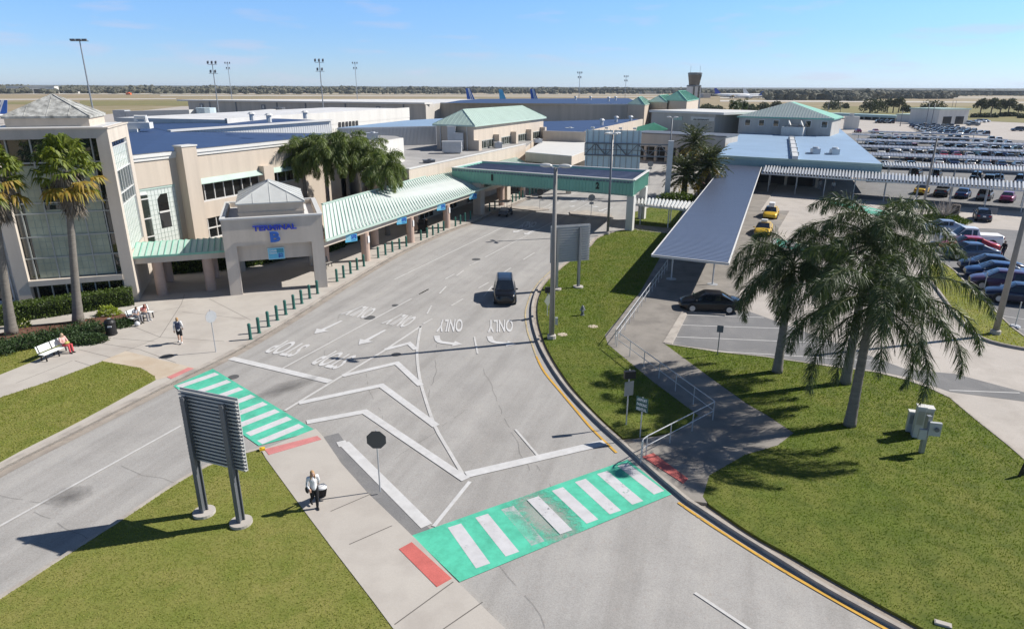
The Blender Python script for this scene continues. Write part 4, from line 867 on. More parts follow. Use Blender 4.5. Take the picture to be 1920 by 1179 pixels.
# gatehouse with green hip roof
HA, HB, HC_ = V(818, 233, 10.2), V(888, 235, 10.2), V(1019, 220, 10.2); e2 = (HC_ - HB).normalized(); HD = HA + (HC_ - HB)
hb = empty('hip_roof_hall', (HB.x, HB.y, 0), 'cream upper hall with a mint green hip roof and recessed windows between piers', 'building')
b = MB(); b.prism([(p.x, p.y) for p in (HA, HB, HC_, HD)], 0, 10.2); b.part('wall', M['tan'], hb)
b = MB(); Pq, r0, r1 = hip(b, HA, HB, HC_, HD, 10.2, 12.5, inset=3.2, over=.5, th=.25, long=True); rf = b.part('roof', M['green_pale'], hb); b = MB(); hip_seams(b, Pq, r0, r1, .8, .06, .06); b.part('seams', M['green_pale'], rf)
HF = Frame((HB.x, HB.y, 0), math.atan2(e2.y, e2.x)); HL = (HC_ - HB).length
for i in range(4):
    a = 2.5 + i * HL * .235
    b = MB(); b.fb(HF, a, a + 5.4, -.06, .1, 6.2, 7.6); wi = b.part('window', M['glass_wall'], hb); b = MB()
    for k in range(6): b.fb(HF, a + k * 1.08 - .04, a + k * 1.08 + .04, -.12, .05, 6.2, 7.6)
    b.fb(HF, a, a + 5.44, -.11, .04, 7.5, 7.62); b.fb(HF, a, a + 5.44, -.11, .04, 6.2, 6.3); b.part('window_frame', M['mullion'], wi)
    b = MB(); b.fb(HF, a + 5.5, a + 6.5, -1.1, 0, 6.0, 8.3); b.part('pier', M['tan'], hb)
b = MB(); b.fb(HF, 0, 1.2, -.9, 0, 6, 7.8); b.part('pier', M['tan'], hb)
d3 = (HA - HB).normalized(); SF = Frame((HB.x, HB.y, 0), math.atan2(d3.y, d3.x)); sl = (HA - HB).length
b = MB()
for a in (1.2, sl - .8): q = SF.p(a, 0, 0) - SF.n * -.12; b.tube([SF.p(a, .12, 6.2), SF.p(a, .12, 10)], .08, 6)
b.part('downpipe', M['trim_white'], hb)
for i, (x, y, dx, dy, dz, mm, lb_) in enumerate(((848, 287, 3.0, 1.6, 1.6, 'galv', 'caged grey condenser at the foot of the hip roofed hall'), (840, 270, 1.3, 1.2, 3.6, 'galv', 'tall grey duct riser against the hip roofed hall'), (853, 276, 1.3, 1.0, 2.6, 'galv', 'square white duct beside the tall duct riser'))):
    q = V(x, y, 6.2) if i == 0 else SF.p(sl * (.62 - .2 * i) + .6, 1.0, 6.2); b = MB(); b.ibox(q + Vector((-dx / 2, -dy / 2, .15)), (dx, 0, 0), (0, dy, 0), (0, 0, dz)); b.ibox(q + Vector((-dx / 2 - .06, -dy / 2 - .06, dz * .6)), (dx + .12, 0, 0), (0, dy + .12, 0), (0, 0, .1)); b.ibox(q + Vector((-dx / 2 + .2, -dy / 2 + .2, 0)), (dx - .4, 0, 0), (0, dy - .4, 0), (0, 0, .15)); b.ibox(q + Vector((-dx / 2 - .1, -dy / 2 - .1, dz + .15)), (dx + .2, 0, 0), (0, dy + .2, 0), (0, 0, .06)); b.thing('duct' if i else 'condenser', M[mm], lb_, 'duct' if i else 'condenser')
for (x, y, z, dx, dy, dz, mm, lb_) in ((806, 306, 6.15, 1.5, 1.1, .35, 'steel_dark', 'dark square roof hatch on the low grey roof near its parapet'), (935, 278, 6.15, 1.2, 1.0, .9, 'galv', 'small roof fan unit near the far end of the low grey roof'), (1069, 252, 6.3, 1.6, 1.2, 1.3, 'white_metal', 'white condenser unit at the wall behind the entrance canopy'), (700, 262, 9.3, 1.4, 1.1, .8, 'galv', 'grey fan box on the roof of the cream upper block'), (1010, 268, 6.15, 1.4, .9, .6, 'galv', 'low grey vent box behind the entrance canopy')):
    q = V(x, y, z); b = MB(); b.ibox(q + Vector((-dx / 2, -dy / 2, 0)), (dx, .3, 0), (-.3, dy, 0), (0, 0, dz)); b.ibox(q + Vector((-dx / 2 - .08, -dy / 2 - .08, dz)), (dx + .16, .3, 0), (-.3, dy + .16, 0), (0, 0, .08)); b.tube([q + Vector((0, 0, dz)), q + Vector((0, 0, dz + .22))], [.35, .3], 10); b.thing('roof_unit', M[mm], lb_, 'roof unit')
# pale blue roofed link
q = [V(632, 240, 9.4), V(818, 236.5, 9.4), V(832, 222, 9.4), V(762, 226, 9.4)]; b = MB(); b.prism([(p.x, p.y) for p in q], 0, 9.4, 0, 1); A, B = q[0], q[1]; A6, B6 = Vector((A.x, A.y, 6)), Vector((B.x, B.y, 6)); 
for i in range(70): p = A6.lerp(B6, i / 70); b.ibox(p, (B6 - A6) / 160, Vector((.05, -.12, 0)), (0, 0, 3.3), 1)
b.thing('ribbed_link_building', [M['roof_blue_pale'], M['corr_grey']], 'grey ribbed metal building with a pale blue roof left of the hip roofed hall', 'building')
# white parapet building
wA, wB = V(425, 222.5, 11.3), V(767, 202, 11.3); wd = (wB - wA); wnn = Vector((-wd.y, wd.x, 0)).normalized()
wb = empty('white_concourse', (wA.x, wA.y, 0), 'long white concourse block rising behind the blue roofs', 'building')
b = MB(); b.prism([(p.x, p.y) for p in (wA, wB, wB + wnn * 22, wA + wnn * 22)], 0, 11.1, 1, 0); WF = Frame((wA.x, wA.y, 0), math.atan2(wd.y, wd.x)); b.fb(WF, 0, wd.length, -.05, .4, 9, 11.3); b.part('wall', [M['white_wall'], M['roof_white']], wb)
uu = WF.onw(634, 232, 0)[0]; b = MB()
for i in range(6): b.fb(WF, uu + i * 1.35, uu + i * 1.35 + .9, -.12, 0, 8.0, 9.3)
b.part('louvre', M['dark'], wb)
# far concourse (grey walls)
cA, cB, cC, cD = V(352, 189.5, 9.6), V(798, 195.5, 9.6), V(826, 193.2, 9.6), V(1208, 196.5, 9.6)
cc_ = empty('far_concourse', (cB.x, cB.y, 0), 'very long far grey concourse, white roof edge at left, blue roof at right', 'building')
b = MB(); back = Vector((0, 42, 0)); b.prism([(p.x, p.y) for p in (cA, cB, cC, cD, cD + back * 2.4, cC + back * 2.4, cA + back)], 0, 9.5, 1, 0); b.part('wall', [M['grey_wall'], M['roof_white']], cc_)
b = MB(); q = px([(832, 193.4), (862, 188.5), (900, 185.8), (1178, 184.3), (1204, 195.5)], 9.75); b.sheet(q, 9.75); b.part('roof', M['roof_blue'], cc_)
b = MB(); CF1 = Frame((cA.x, cA.y, 0), math.atan2(cB.y - cA.y, cB.x - cA.x)); b.fb(CF1, -6, (cB - cA).length, -.8, 6, 9.5, 10.15); b.part('roof_edge', M['trim_white'], cc_)
b = MB()
for t in (.1, .22, .4, .52, .68, .9): b.fb(CF1, t * 128, t * 128 + .7, -.15, 0, 0, 9.4)
b.part('downpipe', M['steel_dark'], cc_)
for t in (.055, .335, .8):
    b = MB(); b.fb(CF1, t * 128, t * 128 + 2.2, -.2, 0, 6.4, 8.4); b.part('gate_plate', M['steel_dark'], cc_); b = MB(); b.fb(CF1, t * 128 + .7, t * 128 + 1.5, -.25, -.2, 6.8, 8.0); b.part('gate_plate', M['trim_white'], cc_)
CF2 = Frame((cC.x, cC.y, 0), math.atan2(cD.y - cC.y, cD.x - cC.x)); b = MB(); b.fb(CF2, 0, (cD - cC).length, -.25, .2, 9.3, 9.75); b.part('coping', M['trim_white'], cc_)
for (x, y) in ((1079, 188), (1107, 188), (1141, 190.5), (1154, 189)):
    b = MB(); q = V(x, y, 9.75); b.tube([q, q + Vector((0, 0, 1.6))], .5, 8); b.tube([q + Vector((0, 0, 1.6)), q + Vector((0, 0, 2.1))], [.9, .5], 8); b.thing('roof_vent', M['white_metal'], 'white vent on the far concourse blue roof, number %s from the left' % ('one', 'two', 'three', 'four')[(1079, 1107, 1141, 1154).index(x)], 'roof vent', 'white vents on the terminal roofs')
# blue roofed hall in front of it
q = px([(1018, 246.5), (1098, 249), (1205, 225), (1195, 222), (1018, 226.5)], 7.8); b = MB(); b.prism([(p.x, p.y) for p in q], 0, 7.6, 0, 1); A, B = q[1], q[2]; dd = Vector((B.x - A.x, B.y - A.y, 0)); nn = Vector((-dd.y, dd.x, 0)).normalized(); b.ibox(Vector((A.x, A.y, 0)) - nn * .1, dd, nn * .5, (0, 0, 8.0), 1); A2, B2 = q[0], q[1]; d2 = Vector((B2.x - A2.x, B2.y - A2.y, 0)); n2 = Vector((-d2.y, d2.x, 0)).normalized(); b.ibox(Vector((A2.x, A2.y, 0)) - n2 * .1, d2, n2 * .4, (0, 0, 7.9), 1)
b.thing('blue_roof_hall', [M['roof_blue'], M['tan']], 'low hall with a deep blue roof and cream parapet behind the gantry panels', 'building')
for i, (x, y) in enumerate(((1155, 229), (1182, 228), (1128, 235))):
    b = MB(); q = V(x, y, 7.6); b.tube([q, q + Vector((0, 0, 1.1))], .4, 8); b.tube([q + Vector((0, 0, 1.1)), q + Vector((0, 0, 1.5))], [.75, .4], 8); b.thing('roof_vent', M['white_metal'], 'white vent on the blue hall roof behind the gantry, %s' % ('middle one', 'rightmost', 'lowest one')[i], 'roof vent', 'white vents on the terminal roofs')
def hip_block(name, A, B, C, ze, rise, label, z0=0, over=.4, wall_m='tan', roof_m='green_pale', inset=None, seams=1.2):
    A, B, C = V(*A, ze), V(*B, ze), V(*C, ze); D = A + C - B; o = empty(name, ((A.x + C.x) / 2, (A.y + C.y) / 2, 0), label, 'building')
    b = MB(); b.prism([(p.x, p.y) for p in (A, B, C, D)], z0, ze); b.part('wall', M[wall_m], o)
    b = MB(); Pq, r0, r1 = hip(b, A, B, C, D, ze, ze + rise, inset=inset, over=over, th=.3); rf = b.part('roof', M[roof_m], o); b = MB(); hip_seams(b, Pq, r0, r1, seams, .12, .1); b.part('seams', M['green'], rf)
    return o
hip_block('corner_pylon', (1178, 194.5), (1209, 196.5), (1222, 193.5), 10.0, 2.6, 'cream corner pylon with a small mint pyramid roof at the end of the far concourse')
hip_block('roof_pavilion', (1217, 190.5), (1251, 191.5), (1268, 187.5), 10.8, 2.4, 'cream block with a mint hip roof just left of the control tower, nearer one')
hip_block('roof_pavilion', (1243, 187), (1288, 189), (1310, 185.5), 11.6, 3.4, 'larger cream block with a dark mint hip roof at the foot of the control tower', roof_m='green')
# screen wall building with the banner
kA, kB = V(1222, 208.5, 9.5), V(1342, 213, 9.5); kd = kB - kA; kn = Vector((-kd.y, kd.x, 0)).normalized(); KF = Frame((kA.x, kA.y, 0), math.atan2(kd.y, kd.x)); kl = kd.length
ko = empty('banner_building', (kA.x, kA.y, 0), 'flat grey terminal end wall with a white roof edge, mint sign and long white banner', 'building')
b = MB(); b.fb(KF, 0, kl, 0, 24, 0, 9.2); b.part('wall', M['grey_wall'], ko); b = MB(); b.fb(KF, -.5, kl + 3, -.6, 24, 9.2, 9.8); b.part('roof', M['trim_white'], ko)
ua, za = KF.onw(1264, 219, -.1); ub, zb = KF.onw(1279, 226, -.1); b = MB(); b.fb(KF, ua, ub, -.25, 0, zb, za); sg = b.part('sign', M['green_pale'], ko); b = MB(); b.fb(KF, (ua + ub) / 2 - .15, (ua + ub) / 2 + .15, -.3, -.25, zb + .2, za); b.fb(KF, ua + .6, (ua + ub) / 2 - .7, -.28, -.25, zb + .5, za - .5); b.fb(KF, (ua + ub) / 2 + .6, ub - .5, -.28, -.25, zb + .5, za - .5); b.part('symbol', M['green'], sg)
ua, za = KF.onw(1296, 219, -.1); ub, zb = KF.onw(1339, 228, -.1); b = MB(); b.fb(KF, ua, ub, -.2, 0, zb, za); bn = b.part('banner', M['trim_white'], ko); b = MB(); hh = za - zb; letter_quad(b, 'ALLEGIANT', KF.p(ua + .8, -.23, zb + .1 * hh), KF.p(ub - 1.6, -.23, zb + .1 * hh), KF.p(ub - 1.6, -.23, zb + .52 * hh), KF.p(ua + .8, -.23, zb + .52 * hh), .05); b.part('lettering', M['black'], bn)
# small green canopy roof, arcade, white walkway pad
b = MB(); A, B, C, D = V(1155, 248.5, 5.0), V(1226, 230, 7.4), V(1252, 241.5, 5.2), V(1210, 249.8, 4.9); slab(b, [A, B, C, D], .3); b.prism([(p.x, p.y) for p in px([(1180, 250), (1235, 240), (1242, 243), (1206, 251)], 4.5)], 0, 4.6); b.thing('green_roof_porch', M['green_dark'], 'dark green sloping porch roof below the banner building', 'porch roof')
qa, qb, qc = V(1186, 250, 6), V(1361, 257.5, 6), V(1368, 254, 6); ar = empty('arcade_block', (qa.x, qa.y, 0), 'low grey flat topped arcade block half hidden by the date palms', 'building')
dq = qb - qa; AF = Frame((qa.x, qa.y, 0), math.atan2(dq.y, dq.x)); b = MB(); b.fb(AF, 0, dq.length, 0, 9, 3.2, 6); b.part('wall', M['grey_wall'], ar); b = MB(); b.fb(AF, -.2, dq.length + .2, -.2, 9.2, 6, 6.25); b.part('roof_edge', M['steel_dark'], ar)
for i in range(9): b = MB(); x = .5 + i * (dq.length - 1.2) / 8; b.fb(AF, x, x + .6, .1, .7, 0, 3.2); b.part('column', M['tan'], ar)
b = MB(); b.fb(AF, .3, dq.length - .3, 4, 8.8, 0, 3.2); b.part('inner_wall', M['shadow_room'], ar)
# flat entrance canopy
fa, fb_, fc, fd, fe = V(985, 285, 6), V(1072, 292.5, 6), V(1098, 283, 6), V(1120, 262, 6), V(1022, 262, 6)
fl = empty('entrance_canopy', (fb_.x, fb_.y, 0), 'flat white roofed entrance canopy with a deep cream fascia beyond the green bridge', 'canopy')
b = MB(); b.prism([(p.x, p.y) for p in (fa, fb_, fc, fd, fe)], 4.5, 5.9, 1, 0); b.part('roof', [M['tan'], M['roof_white']], fl)
b = MB(); b.prism([(p.x, p.y) for p in (fa, fb_, fc, fd, fe)], 5.9, 6.0); b.part('coping', M['trim_white'], fl)
ce = (fa + fb_ + fc + fe) / 4
for p in (fa, fb_, fc): c = MB(); q = Vector((p.x, p.y, 0)).lerp(Vector((ce.x, ce.y, 0)), .12); c.ibox(q - Vector((.4, .4, 0)), (.8, 0, 0), (0, .8, 0), (0, 0, 4.5)); c.part('column', M['tan'], fl)
# ---- green drive-through bridge -----------------------------------------------------------
zt = 5.95; FR, FL_, BR, BL = V(1188, 339, zt), V(848, 315, zt), V(1216, 320, zt), V(903, 303, zt); lo = Vector((0, 0, 4.15 - zt))
br = empty('drive_through_canopy', (FR.x, FR.y, 0), 'wide green ribbed canopy bridging the road with black numbers 1 and 2', 'canopy')
b = MB()
for A, B in ((FR, FL_), (BR, FR), (FL_, BL), (BL, BR)):
    t = (B - A).normalized(); n = t.cross(Vector((0, 0, 1))); n = n if n.dot((FR + BL) / 2 - A) > 0 else -n
    b.ibox(A + lo, (B - A), n * .25, (0, 0, zt - 4.15)); k = int((B - A).length / .42)
    for i in range(k + 1): p = A.lerp(B, i / k); b.ibox(p + lo - t * .03 - n * .05, t * .06, n * .06, (0, 0, zt - 4.15))
b.part('fascia', M['green'], br)
b = MB(); slab(b, [c + Vector((0, 0, -.22)) for c in (FR, FL_, BL, BR)], .15); rf = b.part('roof', M['roof_slate'], br)
b = MB(); dz = Vector((0, 0, -.21)); ribs(b, FR + dz, BR + dz, BL + dz, FL_ + dz, 9, .1, .09); b.part('seams', M['roof_slate'], rf)
b = MB()
for A, B in ((FR, FL_), (BR, FR), (FL_, BL), (BL, BR)): b.bar(A + Vector((0, 0, .05)), B + Vector((0, 0, .05)), .34, .1)
b.part('coping', M['trim_white'], br)
b = MB(); slab(b, [c + lo + Vector((0, 0, .15)) for c in (FR, FL_, BL, BR)], .1); b.part('ceiling', M['trim_white'], br)
for (x, y), wx, wy, mm in (((1180, 433), .85, .7, 'white_wall'), ((1203, 411), .85, .7, 'white_wall'), ((898, 403), 1.2, 1.0, 'tan'), ((948, 379), 1.1, 1.0, 'tan')):
    c = MB(); q = V(x, y); t = (FL_ - FR).normalized(); n = Vector((-t.y, t.x, 0)); c.ibox(q - t * wx / 2 - n * wy / 2, t * wx, n * wy, (0, 0, 4.2)); c.part('column', M[mm], br)
t = (FR - FL_).normalized(); n = Vector((t.y, -t.x, 0)); n = n if n.y < 0 else -n; BF = Frame((FL_.x, FL_.y, 0), math.atan2(t.y, t.x))
for ch, x in (('1', 923), ('2', 1120.5)):
    uu = BF.onw(x, 345, -.1)[0]; b = MB(); w_ = .28 if ch == '1' else .42; letter_quad(b, ch, BF.p(uu - w_ / 2, -.12, 4.7), BF.p(uu + w_ / 2, -.12, 4.7), BF.p(uu + w_ / 2, -.12, 5.5), BF.p(uu - w_ / 2, -.12, 5.5), .05, depth=.04); b.part('number', M['black'], br)
# ---- office with the pale blue roof, right ------------------------------------------------
zo = 4.55; oa, ob, oc, od = V(1345, 291, zo), V(1655, 308, zo), V(1562, 231, zo), V(1388, 247, zo)
of = empty('rental_office', ((oa.x + ob.x) / 2, (oa.y + ob.y) / 2, 0), 'broad low office with a pale blue roof and teal fascia beside the walkway', 'building')
b = MB(); b.prism([(p.x, p.y) for p in (oa, ob, oc, od)], 2.6, zo, 0, 1); b.part('roof', [M['roof_blue_pale'], M['teal_wall']], of)
d = ob - oa; OF = Frame((oa.x, oa.y, 0), math.atan2(d.y, d.x)); b = MB(); b.fb(OF, -.05, d.length + .05, -.12, .1, zo - .28, zo + .03); b.fb(OF, 0, d.length, -.06, 0, zo - .5, zo - .4); b.part('gutter', M['green_pale'], of)
b = MB(); b.fb(OF, .5, d.length * .62, 1.3, 30, 0, 2.6); b.part('wall', M['dark'], of)  # wall coloured near-black to stand for the deep shade under the roof
b = MB(); b.fb(OF, .2, d.length * .72, .2, .6, 2.2, 2.6); b.part('beam', M['teal_wall'], of)
for i in range(4): b = MB(); x = 2 + i * 5; b.fb(OF, x, x + .4, .2, .6, 0, 2.3); b.part('column', M['tan_grey'], of)
ha, hb_ = V(1383, 249.5, zo), V(1556, 256, zo); zE = z_at(ha, 218); zE = z_at(hb_, 223) * .5 + zE * .5; hd = hb_ - ha; HF2 = Frame((ha.x, ha.y, 0), math.atan2(hd.y, hd.x)); hl = hd.length; dep = 15
uh = empty('upper_hall', (ha.x, ha.y, 0), 'grey upper hall with a wide mint hip roof standing behind the pale blue roof', 'building')
b = MB(); b.fb(HF2, 0, hl, 0, dep, 0, zE); b.part('wall', M['grey_wall'], uh)
ap = HF2.p(hl / 2, dep * .45, 0); zA = z_at(HF2.p(hl / 2, 5, 0), 191.5)
b = MB(); Pq, r0, r1 = hip(b, HF2.p(0, 0), HF2.p(hl, 0), HF2.p(hl, dep), HF2.p(0, dep), zE, zA, inset=5, over=.5, th=.3, long=True); rf = b.part('roof', M['green'], uh)
b = MB()
fr_ = [p for p in Pq]; sel = sorted(Pq, key=lambda p: (p - HF2.p(hl / 2, -5)).length)[:2]; rr = min((r0, r1), key=lambda p: (p - HF2.p(hl / 2, -5)).length); sel.sort(key=lambda p: p.x)
up = Vector((0, 0, .03)); b.add([sel[0] + up, sel[1] + up, rr + up], ((0, 1, 2),)); rl = b.part('roof_slope', M['green_white'], uh)
b = MB(); n_ = 34
for i in range(1, n_):
    t = i / n_; f_ = sel[0].lerp(sel[1], t); k_ = 1 - abs(2 * t - 1); top = f_ + (rr - sel[0].lerp(sel[1], .5)) * k_; b.bar(f_ + up * 2, top + up * 2, .12, .1)
b.part('seams', M['green_pale'], rl)
for i, t in enumerate((.075, .23, .39, .73, .9)):
    b = MB(); x = hl * t; b.fb(HF2, x, x + 1.3, -.06, .05, 6.6, 8.1); wi = b.part('window', M['glass_wall'], uh); b = MB()
    for (a, c, e, f) in ((-.15, 0, 6.45, 8.25), (1.3, 1.45, 6.45, 8.25), (0, 1.3, 6.45, 6.6), (0, 1.3, 8.1, 8.25)): b.fb(HF2, x + a, x + c, -.1, 0, e, f)
    b.part('window_frame', M['trim_white'], wi)
sb = empty('dish_enclosure', HF2.p(hl * .6, -2.5, zo), 'white ribbed screen box with two satellite dishes on the pale blue roof', 'enclosure')
ua = HF2.onw(1466, 250, -3)[0]; ub = HF2.onw(1507, 250, -3)[0]; b = MB(); 
for (a, c, e, f) in ((ua, ub, -4.2, -4.1), (ua, ub, -.5, -.4), (ua, ua + .1, -4.1, -.5), (ub - .1, ub, -4.1, -.5)): b.fb(HF2, a, c, e, f, zo, zo + 2.2)
for i in range(14): x = ua + (ub - ua) * i / 14; b.fb(HF2, x, x + .1, -4.26, -4.2, zo, zo + 2.2)
b.part('screen', M['white_wall'], sb)
for t in (.22, .78):
    b = MB(); q = HF2.p(ua + (ub - ua) * t, -2.6, zo + 2.8); b.tube([q - Vector((0, 0, 2.8)), q], .06, 6); b.tube([q, q + Vector((.25, -.15, .15)), q + Vector((.4, -.24, .24))], [.15, .65, .85], 14); b.part('satellite_dish', M['white_metal'], sb)
b = MB(); b.fb(HF2, ua + 1.5, ub - 1.5, -3.4, -1.2, zo, zo + 2.6); b.part('plant', M['steel_dark'], sb)
du = empty('roof_duct', V(1487, 280, zo), 'white banded duct running down the middle of the pale blue roof', 'duct'); A, B = V(1484, 258, zo + .35), V(1491, 296, zo + .35)
b = MB(); b.bar(A, B, .9, .55); b.part('duct', M['white_metal'], du)
for i in range(5): b = MB(); p = A.lerp(B, .06 + i * .2); t = (B - A).normalized(); b.bar(p - t * .12, p + t * .12, 1.5, .75); b.part('band', M['white_wall'], du)
for x, y, lb_ in ((1528, 289, 'grey square rooftop unit on the pale blue roof nearer the duct'), (1564, 290, 'pale rooftop fan unit at the right part of the pale blue roof')):
    q = V(x, y, zo); b = MB(); b.ibox(q + Vector((-.7, -.6, 0)), (1.4, 0, 0), (0, 1.2, 0), (0, 0, 1.0)); b.tube([q + Vector((0, 0, 1.0)), q + Vector((0, 0, 1.3))], [.6, .5], 10); b.ibox(q + Vector((-1.8, -.2, 0)), (1.1, 0, 0), (0, .3, 0), (0, 0, .3)); b.thing('roof_unit', M['galv'] if x == 1528 else M['white_metal'], lb_, 'air handler')
# ================================================================ walkways, poles, signs, furniture
ORD = ('first', 'second', 'third', 'fourth', 'fifth', 'sixth', 'seventh', 'eighth', 'ninth', 'tenth', 'eleventh', 'twelfth', 'thirteenth', 'fourteenth', 'fifteenth', 'sixteenth', 'seventeenth', 'eighteenth', 'nineteenth', 'twentieth')
def ordw(i): return ORD[i] if i < 20 else 'number %d' % (i + 1)
# blue decked walkway canopy
wq = [V(1222, 478, 3.05), V(1366, 494, 3.05), V(1428, 313, 3.05), V(1358, 309, 3.05)]
wc = empty('walkway_canopy', (wq[0] + wq[1]) / 2 - Vector((0, 0, 3.05)), 'long blue grey ribbed steel canopy over the walk between lawn and taxi lane', 'canopy')
b = MB(); slab(b, wq, .1); rf = b.part('roof', M['roof_walk'], wc)
b = MB(); ribs(b, wq[1], wq[2], wq[3], wq[0], 150, .12, .022); b.part('seams', M['roof_walk'], rf)
b = MB()
for i in range(4): b.bar(wq[i] - Vector((0, 0, .05)), wq[(i + 1) % 4] - Vector((0, 0, .05)), .1, .18)
b.part('edge_trim', M['trim_white'], wc)
for i in range(9):
    t = .055 + i * .112
    for s in (.2, .78):
        q = wq[0].lerp(wq[3], t).lerp(wq[1].lerp(wq[2], t), s); b = MB(); b.tube([(q.x, q.y, .05), (q.x, q.y, 2.95)], .07, 8); b.tube([(q.x, q.y, .09), (q.x, q.y, .13)], .45, 14); b.part('post', M['galv'], wc)
def deck_canopy(name, label, A, B, C, D, z, n, h, posts, mm='white_metal', group=None, post_m='galv', fr=True):
    A, B, C, D = V(*A, z), V(*B, z), V(*C, z), V(*D, z); o = empty(name, ((A.x + C.x) / 2, (A.y + C.y) / 2, 0), label, 'canopy', group)
    b = MB(); corrugated(b, A, B, C, D, n, h); b.part('decking', M[mm], o)
    b = MB(); dz = Vector((0, 0, .06)); b.bar(A - dz, B - dz, .08, .2); b.bar(D - dz, C - dz, .08, .2); b.bar(A - dz, D - dz, .08, .2); b.bar(B - dz, C - dz, .08, .2)
    for i in range(1, posts): a_, c_ = A.lerp(B, i / posts), D.lerp(C, i / posts); b.bar(a_ - dz * 2, c_ - dz * 2, .12, .2)
    b.part('frame', M['galv'], o)
    for i in range(posts):
        for s in (.12, .85):
            p = A.lerp(B, (i + .3) / posts).lerp(D.lerp(C, (i + .3) / posts), s); b = MB(); b.tube([(p.x, p.y, 0), (p.x, p.y, z - .1)], .07, 8); b.part('post', M[post_m], o)
    return o
deck_canopy('ribbed_canopy', 'long white ribbed deck canopy running right from the office front past the yellow car', (1428, 325), (1975, 361), (1975, 348), (1433, 312), 3.1, 84, .30, 9, 'galv')
deck_canopy('ribbed_canopy', 'short white ribbed deck canopy linking the green bridge to the walkway', (1187, 383), (1292, 394), (1302, 381), (1187, 371), 2.6, 17, .2, 2)
CP = [((1657, 312), (2000, 324), (2000, 316), (1655, 305)), ((1633, 291), (2000, 304), (2000, 298.5), (1633, 286)), ((1612, 275), (2000, 287.5), (2000, 283.5), (1612, 271.5)), ((1605, 263), (2000, 274), (2000, 271), (1605, 260)), ((1597, 252.5), (1890, 263), (1890, 261.5), (1597, 250.5)), ((1628, 246.5), (1855, 254), (1855, 252.8), (1628, 245))]
for i, q in enumerate(CP):
    deck_canopy('carport', '%s carport roof counted from the front over the parked cars' % ORD[i], *q, 2.7, (60, 60, 50, 40, 24, 20)[i], .2 if i == 0 else .05, (8, 8, 8, 8, 6, 6)[i], 'galv' if i == 0 else 'carport_grey', 'carport roofs over the car park')
# railings
def railing(label, tops, sp=1.5, h=1.02):
    P = [V(x, y, h + .11) for x, y in tops]; o = empty('handrail', (P[0].x, P[0].y, .11), label, 'railing', 'steel handrails beside the ramp walk')
    b = MB(); b.tube(P, .028, 8); b.part('top_rail', M['galv'], o)
    b = MB(); b.tube([p - Vector((0, 0, .5)) for p in P], .022, 8); b.part('middle_rail', M['galv'], o)
    for i in range(len(P) - 1):
        n = max(1, round((P[i + 1] - P[i]).length / sp))
        for k in range(n + (1 if i == len(P) - 2 else 0)): q = P[i].lerp(P[i + 1], k / n); b = MB(); b.tube([(q.x, q.y, .05), tuple(q)], .025, 6); b.part('post', M['galv'], o)
    return o
railing('steel handrail up the lawn side of the ramp to the blue walkway canopy', [(1155, 618), (1252, 487)], 1.4)
railing('steel handrail descending the ramp between the island lawn and the walk', [(1158, 622), (1340, 752)], 1.7)
railing('short steel handrail turning down to the dark red tactile pad', [(1340, 753), (1214, 817), (1206, 823), (1204, 828)], 1.9)
# ---- gantry --------------------------------------------------------------------------------
gp = V(1250, 373); ga, gl = V(1250, 273, 8.0), V(1097, 268.5, 8.0); ga = Vector((gp.x, gp.y, 8.0)); gd = (Vector((gl.x, gl.y, 8)) - ga); GL = gd.length; gd.normalize(); gn = Vector((-gd.y, gd.x, 0)); gn = gn if gn.y < 0 else -gn
go = empty('sign_gantry', gp, 'steel cantilever gantry with ribbed blue grey backs of big road signs', 'gantry')
b = MB(); b.ibox(gp - gd * .4 - gn * .45, gd * .8, gn * .9, (0, 0, 8.6)); b.ibox(gp - gd * .7 - gn * .75, gd * 1.4, gn * 1.5, (0, 0, .25)); b.part('post', M['galv'], go)
b = MB()
le = ga + gd * GL; zt_, zb_ = 8.0, z_at((le.x, le.y), 290.5); zm = (zt_ + zb_) / 2
for s in (-.35, .35):
    for z in (zt_, zb_): b.bar(Vector((gp.x, gp.y, z)) + gn * s, Vector((le.x, le.y, z)) + gn * s, .13, .13)
    n = 8
    for i in range(n):
        a, c = ga.lerp(le, i / n) + gn * s, ga.lerp(le, (i + 1) / n) + gn * s; a.z = zt_ if i % 2 else zb_; c.z = zb_ if i % 2 else zt_; b.bar(a, c, .08, .08)
        d_ = ga.lerp(le, (i + 1) / n) + gn * s; b.bar(Vector((d_.x, d_.y, zb_)), Vector((d_.x, d_.y, zt_)), .06, .06)
b.bar(Vector((gp.x, gp.y, zm)) + gn * .4, Vector((le.x, le.y, zm)) + gn * .4, .09, .09); b.part('truss', M['steel_dark'], go)
pt, pb = z_at((le.x, le.y), 244), z_at((le.x, le.y), 317); p0, p1 = GL * .345, GL * 1.0
for i, (a, c) in enumerate(((p0, p0 + (p1 - p0) * .49), (p0 + (p1 - p0) * .51, p1))):
    b = MB(); O = Vector((gp.x, gp.y, 0)) - gn * .55; b.ibox(O + gd * a + Vector((0, 0, pb)), gd * (c - a), gn * .05, (0, 0, pt - pb))
    k = int((pt - pb) / .3)
    for j in range(k): b.ibox(O + gd * a + gn * .05 + Vector((0, 0, pb + .1 + j * (pt - pb) / k)), gd * (c - a), gn * .05, (0, 0, .07))
    b.part('sign_panel', M['galv_blue'], go)
    for j in range(5): b = MB(); x = a + (c - a) * (.08 + .21 * j); b.ibox(O + gd * x + gn * .1 + Vector((0, 0, pb)), gd * .1, gn * .1, (0, 0, pt - pb + .1)); b.part('strut', M['steel'], go)
